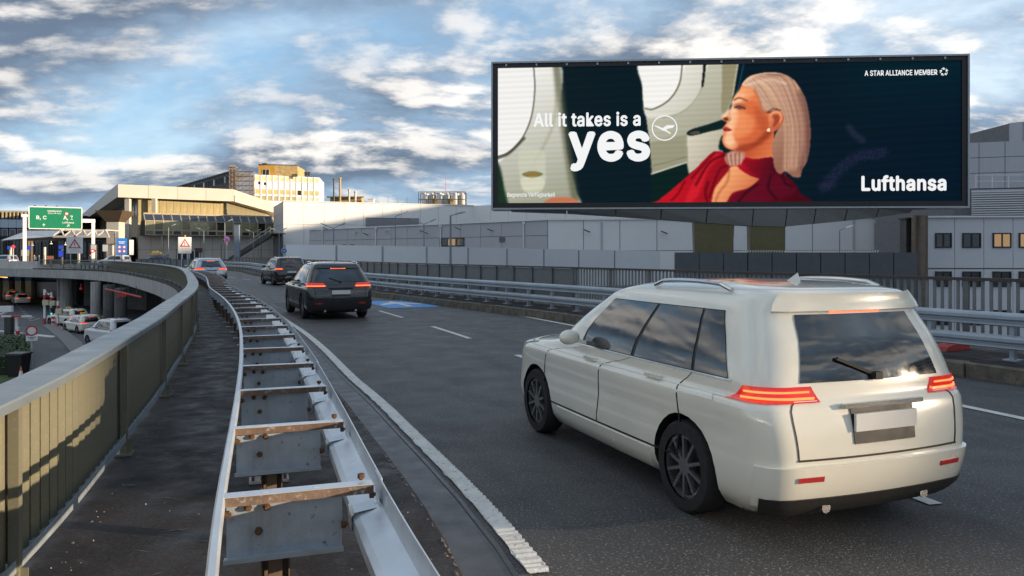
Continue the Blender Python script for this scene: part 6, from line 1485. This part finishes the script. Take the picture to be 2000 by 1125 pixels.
b = MB(); p = D(463, 440, 112); b.box((p.x, p.y, p.z / 2), (.7, .5, p.z)); b.box((p.x, p.y, p.z + .04), (.8, .6, .08)); solo('steel_pillar', b, pm('blue_grey_steel', (.20, .25, .31), .4, metal=.3), 'square blue-grey steel pillar beside the outdoor stair', 'pillar', loc=(p.x, p.y, 0))
for px, py, Y in ((224, 458, 99), (510, 462, 118), (432, 478, 116), (316, 462, 128)):
    b = MB(); p = D(px, py, Y); b.cyl((p.x, p.y, 0), p, .06, 8); b.cyl(p, p + Vector((0, 0, .08)), .09, 8); solo('steel_post', b, M_dsteel, {224: 'thin dark post just left of the blue sign', 510: 'thin post right of the stair pillar', 432: 'thin post left of the no-stopping sign', 316: 'thin post before the left end of the gallery'}[px], 'post', loc=(p.x, p.y, 0))
# outdoor stair up to the hall
st = thing('outdoor_stair', 'grey steel outdoor stair climbing to the white hall corner', 'stair', (D(450, 500, 132).x, 132, 0))
s0 = D(447, 507, 131); s1 = D(528, 456, 131); nst = 18
for k in range(nst):
    t = k / nst; q = s0.lerp(s1, t); b = MB(); b.box((q.x, 132.2, q.z), ((s1.x - s0.x) / nst * 1.05, 2.2, .08)); part('step', b, M_steel, st)
for y in (131.0, 133.4):
    b = MB(); b.beam((s0.x, y, s0.z), (s1.x, y, s1.z), .12, .5); part('stringer', b, M_dsteel, st)
    b = MB(); b.beam((s0.x, y, s0.z + 1.1), (s1.x, y, s1.z + 1.1), .08, .08); b.beam((s0.x, y, s0.z + .6), (s1.x, y, s1.z + .6), .05, .05)
    for k in range(9): q = s0.lerp(s1, k / 8); b.box((q.x, y, q.z + .55), (.06, .06, 1.1))
    part('handrail', b, M_steel, st)
q = D(536, 456, 132); b = MB(); b.box(((s1.x + q.x) / 2 + .4, 132.2, s1.z), (2.6, 2.4, .2)); part('landing', b, M_dsteel, st)
b = MB(); b.box(((s1.x + q.x) / 2 + .5, 133, s1.z / 2), (1.6, .3, s1.z)); part('support', b, M_concd, st)
# low walls and kerb-side railings on the forecourt beyond the bend
b = MB(); a0 = D(265, 505, 100); a1 = D(540, 508, 88)
fwll = thing('forecourt_railing', 'dark low railing wall in front of the terminal forecourt', 'railing', (a0.x, a0.y, 0))
for k in range(22):
    p = a0.lerp(a1, k / 22 + .002); q = a0.lerp(a1, (k + 1) / 22 - .002); b = MB(); b.prism([(p.x, p.y, .15), (q.x, q.y, .15), (q.x, q.y, 1.1), (p.x, p.y, 1.1)], (0, .06, 0)); part('panel', b, M_railp, fwll)
b = MB(); b.beam((a0.x, a0.y, 1.16), (a1.x, a1.y, 1.16), .1, .08); part('handrail', b, M_dsteel, fwll)
for k in range(23): p = a0.lerp(a1, k / 22); b = MB(); b.box((p.x, p.y, .58), (.07, .1, 1.16)); part('post', b, M_dsteel, fwll)
# pale low barrier where the parapet ends
b = MB(); d0, d1 = LP.dist_at(-57, 93.4) + .3, LP.len - 2; b.sweep(LP.frames(d0, d1, 1.5), [(-.2, 0), (0, 0), (0, .95), (-.2, .95)]); solo('concrete_parapet', b, pm('pale_parapet', (.52, .5, .46), .8, var=.15, scale=.6), 'pale low parapet continuing the railing at the left edge', 'parapet')
# small vehicles on the forecourt
far1 = build_car('car', 'dark car with a yellow roof load parked before the terminal wall', MPV, P_blue, 1.0, 1.0, lamps='tall', brake=False, far=True, group='cars on the forecourt'); drop(far1, D(303, 500, 122).x, 122, 0, 88)
b = MB(); b.box((0, 0, 0), (1.9, .9, .22)); b.box((.1, 0, .2), (1.3, .7, .2)); b.box((-.2, .1, .38), (.8, .4, .16)); ro = tag(link_mesh('roof_load', b.mesh('roof_load'), pm('yellow_load', (.5, .36, .12), .7, var=.3, scale=4), None, (D(305, 500, 122).x, 122, 1.82)), 'yellowish bundle on the roof of the car before the terminal', 'roof load')
def clone(src, label, x, y, z, hd, mat=None, group=None):
    c = copy_tree(src); c['label'] = label
    if group: c['group'] = group
    drop(c, x, y, z, hd)
    if mat:
        for ch in c.children:
            if ch.type == 'MESH' and ch.name.split('.')[0] in ('body', 'spoiler', 'antenna_fin', 'mirror', 'sill', 'bumper') and ch.name.split('.')[0] in ('body', 'spoiler', 'mirror', 'antenna_fin'):
                ch.data = ch.data.copy(); ch.data.materials[0] = mat
    return c
clone(far1, 'white car waiting behind the blue sign on the forecourt', D(222, 505, 108).x, 108, 0, 80, P_whitev, 'cars on the forecourt')
clone(far1, 'pale car at the far left drop-off lane', D(6, 500, 118).x, 118, 0, 75, P_silver, 'cars on the forecourt')

# ------------------------------------------------------------------ lower level at the left
def LG(px, py): return G(px, py, LOW)
tx = build_car('taxi', 'cream taxi with lit tail lamps nearest the parked van on the lower level', MPV, P_cream, .96, 1.0, lamps='wide', brake=True, sign=True, far=True, group='taxis on the lower level', twotone=False)
p = LG(160, 648); drop(tx, p.x, p.y, LOW, 50)
for px, py, hd, lab in ((131, 634, 62, 'cream taxi half hidden behind another, beside the round column'), (40, 594, 40, 'cream taxi at the tail of the far queue in the underpass'), (22, 588, 40, 'second cream taxi from the tail of the far queue'), (4, 575, 40, 'cream taxi with glowing lamps at the left edge of the queue'), (9, 568, 40, 'farthest taxi deep in the underpass at the left edge')):
    p = LG(px, py); clone(tx, lab, p.x, p.y, LOW, hd, None, 'taxis on the lower level')
van = build_car('van', 'white van seen from above behind the handrail on the lower level', MPV, P_whitev, 1.22, 1.05, lamps='tall', brake=False, far=True, cat='van', twotone=False)
p = LG(212, 672); drop(van, p.x, p.y, LOW, 55)
b = MB()
for k in range(2): b.box((0, 0, k * .0 + .03), (.3, .12, .06)); b.box((0, 0, .08), (.24, .1, .05))
p = LG(212, 672); tag(link_mesh('roof_sign', b.mesh('roof_sign'), pm('yellow_roof_sign', (.7, .5, .08), .4), None, (p.x - .6, p.y, LOW + 1.685 * 1.22 + .02), .9), 'small yellow roof sign on the white van', 'roof sign')
# piers under the bridge
for px, py, r, lab in ((131, 604, .75, 'round concrete pier left under the bridge bend'), (187, 627, .48, 'slimmer round pier right of the thick one under the bridge'), (118, 601, .42, 'thin pier just left of the thick round one'), (213, 640, .5, 'shaded round pier behind the white van'), (147, 595, .5, 'dim round pier deep behind the thick one'), (236, 655, .5, 'rightmost round pier, almost hidden by the handrail')):
    p = LG(px, py); b = MB(); b.cyl((p.x, p.y, LOW), (p.x, p.y, -1.06), r, 24); b.cyl((p.x, p.y, LOW), (p.x, p.y, LOW + .25), r * 1.15, 24); solo('bridge_pier', b, M_conc if px in (131, 187, 118) else M_concd, lab, 'pier', 'piers under the bridge', True, (p.x, p.y, LOW))  # piers deeper under the deck: their shade put into a darker concrete colour
# inner wall under the deck
dw0 = LP.dist_at(-9, 22); wl_ = thing('underpass_wall', 'dark tiled back wall of the underpass beneath the bridge', 'wall', LP.pt(dw0, 9, LOW))
nseg = 26; dW = (LP.dist_at(-62, 96) - dw0) / nseg
for k in range(nseg):
    a = LP.pt(dw0 + k * dW, 8.2, LOW); c = LP.pt(dw0 + (k + 1) * dW - .08, 8.2, LOW); b = MB(); b.prism([(a.x, a.y, LOW), (c.x, c.y, LOW), (c.x, c.y, -1.06), (a.x, a.y, -1.06)], (.2, 0, 0)); part('panel', b, M_concd if k % 3 else M_dark, wl_)
# arrivals front far left: cream columns with a blue band, yellow light strip
ar = thing('arrivals_front', 'arrivals level front with cream columns and a blue band at the far left', 'building', (LG(20, 575).x, 128, LOW))
A = (-150, 133); B = (D(112, 0, 118).x, 118); zt = -1.15
part('wall', slab([A, B, (B[0] + 2, B[1] + 6), (A[0], 141)], LOW, zt), pm('brown_interior_wall', (.10, .08, .05), .8, var=.3, scale=.5), ar)
M_cream = pm('cream_column', (.55, .50, .34), .6, var=.08)
for px in (11, 53, 73, 30, -10): 
    t = t_on(A, B, px); p = on_wall(A, B, t, LOW, 1.4); b = MB(); b.box((p.x, p.y, (LOW + zt) / 2), (.9, .9, zt - LOW)); c_ = part('column', b, M_cream, ar)
    b = MB(); b.box((p.x, p.y, zt - .9), (.96, .96, .45)); part('band', b, M_sblue, ar)
p = on_wall(A, B, .3, zt - .8, .1); q = on_wall(A, B, 1, zt - .8, .1); b = MB(); b.beam(p, q, .1, .42); part('band', b, M_sblue, ar)
p = on_wall(A, B, t_on(A, B, 50), zt - .25, 6.0); q = on_wall(A, B, t_on(A, B, 108), zt - .35, 9.0); b = MB(); b.beam(p, q, .22, .14); part('light_strip', b, pm('yellow_light_strip', (.7, .4, .1), .4, emit=(1, .52, .12), estr=2.2), ar)
t = t_on(A, B, 100); p = on_wall(A, B, t, LOW + 1.4, .3); b = MB(); b.box((p.x, p.y, p.z), (4, .1, 2.4)); part('panel', b, M_steel, ar)
# red neon strip and letters glow under the bridge
p = D(206, 564, 68); q = D(275, 580, 52); b = MB(); b.beam(p, q, .09, .09); ne = thing('neon_strip', 'red neon strip light under the bridge soffit', 'light strip', tuple(p)); part('tube', b, pm('red_neon', (.16, .01, .012), .4, emit=(1, .04, .05), estr=.12), ne)
for k in range(5): r_ = p.lerp(q, (k + .5) / 5); b = MB(); b.box((r_.x, r_.y, r_.z + .35), (.04, .04, .6)); part('hanger', b, M_dsteel, ne)
b = MB(); p = D(238, 577, 62)
for k in range(4): b.box((p.x - .3 + k * .2, p.y, p.z), (.12, .05, .26 - .05 * (k % 2)))
solo('neon_sign', b, MATS['red_neon'], 'small glowing red sign hanging below the neon strip', 'sign')
b = MB(); p = D(158, 564, 80); b.box(tuple(p), (.2, .2, .2)); b.cyl(p, p + Vector((0, 0, .5)), .03, 6); solo('signal_lamp', b, MATS['red_neon'], 'red signal lamp between the piers', 'lamp')
# barriers with red and white arms
def barrier(px, py, hgt_px, label, arm_px=None, drop_arm=True):
    p = LG(px, py); s_ = p.y / F; o = thing('gate_barrier', label, 'barrier gate', tuple(p), 0, 'car park barriers'); h = hgt_px * s_
    for k in range(6): b = MB(); b.box((0, 0, h * (k + .5) / 6), (.16, .16, h / 6)); part('post_segment', b, M_whitep if k % 2 else (M_red if k in (0, 4) else M_whitep), o, local=True)
    b = MB(); b.box((.2, -.1, h * .62), (.55, .3, .5)); part('housing', b, M_cream, o, local=True)
    if arm_px:
        w = arm_px * s_; z = h * (.95 if drop_arm else .8); sg = 1 if w > 0 else -1; n_ = 6
        for k in range(n_): b = MB(); b.beam((w * k / n_, 0, z - .12 * k), (w * (k + 1) / n_, 0, z - .12 * (k + 1)), .1, .12); part('arm_segment', b, M_red if k % 2 else M_whitep, o, local=True)
barrier(87, 633, 68, 'tall red and white barrier post on the lower kerb island', 18); barrier(100, 626, 55, 'second red and white barrier post behind the first on the island', None)
barrier(113, 640, 52, 'slim post of the barrier at the tip of the kerb island', None)
p = LG(24, 668); s_ = p.y / F; o = thing('gate_barrier', 'boom barrier with raised cabinet beside the hedge at the left edge', 'barrier gate', tuple(p), 0, 'car park barriers')
b = MB(); b.box((-.25, 0, 1.0), (.5, .45, 2.0)); part('housing', b, M_dsteel, o, local=True); b = MB(); b.box((.35, 0, 1.0), (.14, .14, 2.0)); part('post', b, M_whitep, o, local=True)
for k in range(8): b = MB(); b.beam((1.7 - k * .8, -.25, 2.05), (1.7 - (k + 1) * .8, -.25, 2.05), .1, .13); part('arm_segment', b, M_red if k % 2 else M_whitep, o, local=True)
for k in range(4): b = MB(); b.box((.5, -.1, .15 + k * .3), (.2, .2, .3)); part('post_segment', b, M_red if k % 2 == 0 else M_whitep, o, local=True)
p = LG(102, 634); o = thing('traffic_signal', 'small traffic signal with green light on the kerb island', 'traffic light', tuple(p)); b = MB(); b.cyl((0, 0, 0), (0, 0, 1.0), .05, 8); part('post', b, M_dsteel, o, local=True); b = MB(); b.box((0, 0, 1.3), (.26, .24, .75)); part('housing', b, M_black, o, local=True)
for k, m in enumerate((pm('green_signal', (.05, .4, .3), .4, emit=(.1, 1, .75), estr=1.0), M_black, M_black)): b = MB(); b.cyl((0, -.12, 1.08 + .22 * k), (0, -.15, 1.08 + .22 * k), .09, 12); part('lens', b, m, o, local=True)
p = LG(104, 636); o = thing('keep_left_bollard', 'short red and white traffic bollard at the foot of the signal', 'bollard', tuple(p))
for k in range(4): b = MB(); b.cyl((0, 0, k * .22), (0, 0, (k + 1) * .22), .17, 12, .16); part('band', b, M_red if k % 2 else M_whitep, o, local=True)
# kerb island and lane markings of the lower road
isl = [LG(84, 637), LG(112, 634), LG(160, 672), LG(178, 700), LG(150, 706), LG(120, 668)]
b = MB(); b.prism([(q.x, q.y, LOW) for q in isl], (0, 0, .14)); struct('kerb_island', b, pm('island_paving', (.19, .185, .18), .85, var=.2, scale=2))
mk = bpy.data.objects.new('lower_lane_marking', None); COL.objects.link(mk); tag(mk, kind='structure')
for k in range(16):
    t = k / 15; px, py = 2 + 60 * t ** .8, 574 + 52 * t; c_ = LG(px, py); b = MB(); b.box((c_.x, c_.y, LOW + .006), (.42, .42, .004), .6); part('dot', b, M_paint, mk)
for px, py in ((66, 620), (70, 624), (75, 622), (64, 626)): c_ = LG(px, py); b = MB(); b.box((c_.x, c_.y, LOW + .006), (.3, .3, .004), .3); part('dot', b, M_paint, mk)
for px, py, L_ in ((88, 656, 3.2), (6, 647, 2.4), (32, 650, 1.8)): c_ = LG(px, py); b = MB(); b.box((c_.x, c_.y, LOW + .006), (.5 + .3 * (px == 88), L_, .004), R(60)); part('dash', b, M_paint, mk)
# no-vehicles sign with plate
Y = 47; p = D(62, 646, Y); o, dsc, z = round_sign('no_vehicles_sign', 62, 646, Y, .32, ((1, M_red), (.72, M_signw)), 'round white sign with red ring beside the hedge on the lower level', LOW)
b = MB(); b.box((0, -.01, z - .46), (.62, .03, .32)); pl_ = part('plate', b, M_signw, o, local=True)
for k in range(2): b = MB(); b.box((0, -.03, z - .40 - .1 * k), (.42 - .2 * k, .006, .035)); part('text_line', b, M_ink, pl_, local=True)
# hedge as clumps of small leaves
M_leaf = pm('hedge_leaf', (.045, .085, .028), .7, var=.5, scale=3); 
b = MB(); rl = random.Random(9)
h0_, h1_ = LG(-40, 664), LG(58, 716); 
for k in range(5200):
    u_, v_, w_ = rl.random(), rl.random(), rl.random() ** .6
    px = -60 + 118 * u_; far_ = 58 - 14 * v_
    c_ = Vector(((px - 1000) / F * (44 + 12 * v_), 44 + 12 * v_, LOW + .1 + 1.25 * w_ * (1 - .25 * abs(2 * v_ - 1) ** 3) + rl.uniform(-.06, .1)))
    a, e = rl.uniform(0, 6.28), rl.uniform(-1, 1); s_ = rl.uniform(.05, .11); t1 = Vector((math.cos(a), math.sin(a), e * .6)).normalized() * s_; t2 = t1.cross(Vector((rl.uniform(-1, 1), rl.uniform(-1, 1), 1)).normalized()).normalized() * s_ * .6
    b.add([c_ - t1, c_ + t2, c_ + t1, c_ - t2], [(0, 1, 2, 3)])
hd_ = thing('hedge', 'clipped dark green hedge beside the lower road at the left edge', 'hedge', (-33, 50, LOW)); o = part('foliage', b, M_leaf, hd_); o['kind'] = 'stuff'
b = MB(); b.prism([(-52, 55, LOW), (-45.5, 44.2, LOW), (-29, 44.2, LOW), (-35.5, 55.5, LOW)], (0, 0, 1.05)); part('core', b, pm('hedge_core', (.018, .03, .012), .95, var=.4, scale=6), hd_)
b = MB(); b.add([(-60, 36, LOW + .02), (-27, 36, LOW + .02), (-28, 44, LOW + .02), (-60, 44, LOW + .02)], [(0, 1, 2, 3)]); struct('lawn', b, pm('grass', (.06, .10, .03), .9, var=.4, scale=8, bump=.5))
p = LG(36, 735); b = MB(); V = [(sx * w, sy * w, z) for z, w in ((0, .36), (1.25, .46)) for sx, sy in ((-1, -1), (1, -1), (1, 1), (-1, 1))]; b.add(V, [(3, 2, 1, 0), (4, 5, 6, 7), (0, 1, 5, 4), (1, 2, 6, 5), (2, 3, 7, 6), (3, 0, 4, 7)])
bn = thing('waste_bin', 'dark waste container below the hedge at the left edge', 'bin', tuple(p)); part('tub', b, M_black, bn, local=True); b = MB(); b.box((0, 0, 1.30), (1.0, 1.0, .1)); b.box((0, -.52, 1.28), (.8, .06, .06)); part('lid', b, M_dsteel, bn, local=True)
p = LG(41, 722); p = Vector(((41 - 1000) / F * 42, 42, LOW)); cn = thing('traffic_cone', 'orange and white traffic cone beside the waste container', 'traffic cone', tuple(p)); b = MB(); b.box((0, 0, .03), (.42, .42, .06)); part('base', b, M_black, cn, local=True)
for k, m in enumerate((M_orange, M_signw, M_orange)): b = MB(); b.cyl((0, 0, .06 + .26 * k), (0, 0, .06 + .26 * (k + 1)), .17 - .05 * k, 14, .17 - .05 * (k + 1)); part('band', b, pm('cone_orange', (.8, .12, .02), .5) if m is M_orange else m, cn, local=True, smooth=True)
# white tensioned canopy frame at the left edge
p0 = D(-30, 604, 66); b = MB(); b.beam(D(-30, 604, 66), D(24, 603, 66), .3, .5); b.beam(D(-30, 625, 66), D(20, 606, 66), .15, .15); cf_ = thing('shelter_frame', 'white shelter roof frame jutting in at the left edge', 'shelter', (D(0, 604, 66).x, 66, LOW)); part('roof', b, M_whitep, cf_)
b = MB(); q = D(-12, 604, 66); b.cyl((q.x, 66, LOW), (q.x, 66, q.z), .1, 8); part('post', b, M_whitep, cf_)

# ------------------------------------------------------------------ travellers at the drop-off
def person(px, Y, coat, legs, label, face=0.0, h=1.74):
    o = thing('person', label, 'person', (D(px, 500, Y).x, Y, 0), face); s = h / 1.74
    J = {'pel': (0, 0, .94), 'ch': (0, 0, 1.28), 'nk': (0, .0, 1.47), 'hd': (0, -.02, 1.62), 'ls': (-.19, 0, 1.40), 'le': (-.25, .03, 1.12), 'lh': (-.24, -.08, .88), 'rs': (.19, 0, 1.40), 're': (.26, .02, 1.12), 'rh': (.25, -.10, .88), 'lk': (-.11, -.03, .50), 'la': (-.12, .06, .08), 'lt': (-.12, -.10, .04), 'rk': (.11, -.06, .50), 'ra': (.12, -.05, .08), 'rt': (.12, -.20, .04), 'top': (0, -.01, 1.72)}
    rad = {'pel': .15, 'ch': .17, 'nk': .06, 'hd': .10, 'ls': .07, 'le': .05, 'lh': .035, 'rs': .07, 're': .05, 'rh': .035, 'lk': .065, 'la': .045, 'lt': .04, 'rk': .065, 'ra': .045, 'rt': .04, 'top': .07}
    E = [('pel', 'ch'), ('ch', 'nk'), ('nk', 'hd'), ('hd', 'top'), ('ch', 'ls'), ('ls', 'le'), ('le', 'lh'), ('ch', 'rs'), ('rs', 're'), ('re', 'rh'), ('pel', 'lk'), ('lk', 'la'), ('la', 'lt'), ('pel', 'rk'), ('rk', 'ra'), ('ra', 'rt')]
    ks = list(J); me_ = bpy.data.meshes.new('body'); me_.from_pydata([tuple(c * s for c in J[k]) for k in ks], [(ks.index(a), ks.index(c)) for a, c in E], [])
    tmp = bpy.data.objects.new('tmp', me_); COL.objects.link(tmp); tmp.modifiers.new('s', 'SKIN'); sd_ = tmp.modifiers.new('u', 'SUBSURF'); sd_.levels = 1; sd_.render_levels = 1
    for i, k in enumerate(ks): me_.skin_vertices[0].data[i].radius = (rad[k] * s, rad[k] * s * (.75 if k in ('ch', 'pel') else 1)); me_.skin_vertices[0].data[i].use_root = (k == 'pel')
    bpy.context.view_layer.update(); m_ = bpy.data.meshes.new_from_object(tmp.evaluated_get(bpy.context.evaluated_depsgraph_get())); bpy.data.objects.remove(tmp)
    m_.materials.clear()
    for m in (coat, legs, pm('skin', (.45, .25, .17), .6), pm('hair', (.05, .03, .02), .7)): m_.materials.append(m)
    for f in m_.polygons:
        z = f.center.z / s; f.material_index = 3 if z > 1.66 or (z > 1.56 and f.center.y > .02) else 2 if z > 1.49 or (z < .93 and abs(f.center.x) > .2) else 1 if z < .90 else 0; f.use_smooth = True
    link_mesh('body', m_, None, o)
M_coat1 = pm('dark_coat', (.02, .022, .03), .8); M_coat2 = pm('teal_jacket', (.03, .10, .10), .8); M_coat3 = pm('grey_coat', (.12, .12, .13), .8); M_jeans = pm('jeans', (.03, .05, .10), .8)
person(67, 121, M_coat3, M_coat1, 'person in a grey coat standing right of the left gantry post', .4); person(76, 118, M_coat2, M_jeans, 'person in a teal jacket bending towards the canopy doors', 2.2, 1.68); person(176, 119, M_coat1, M_coat1, 'person in dark clothes beside the right gantry post', 1.0, 1.8)
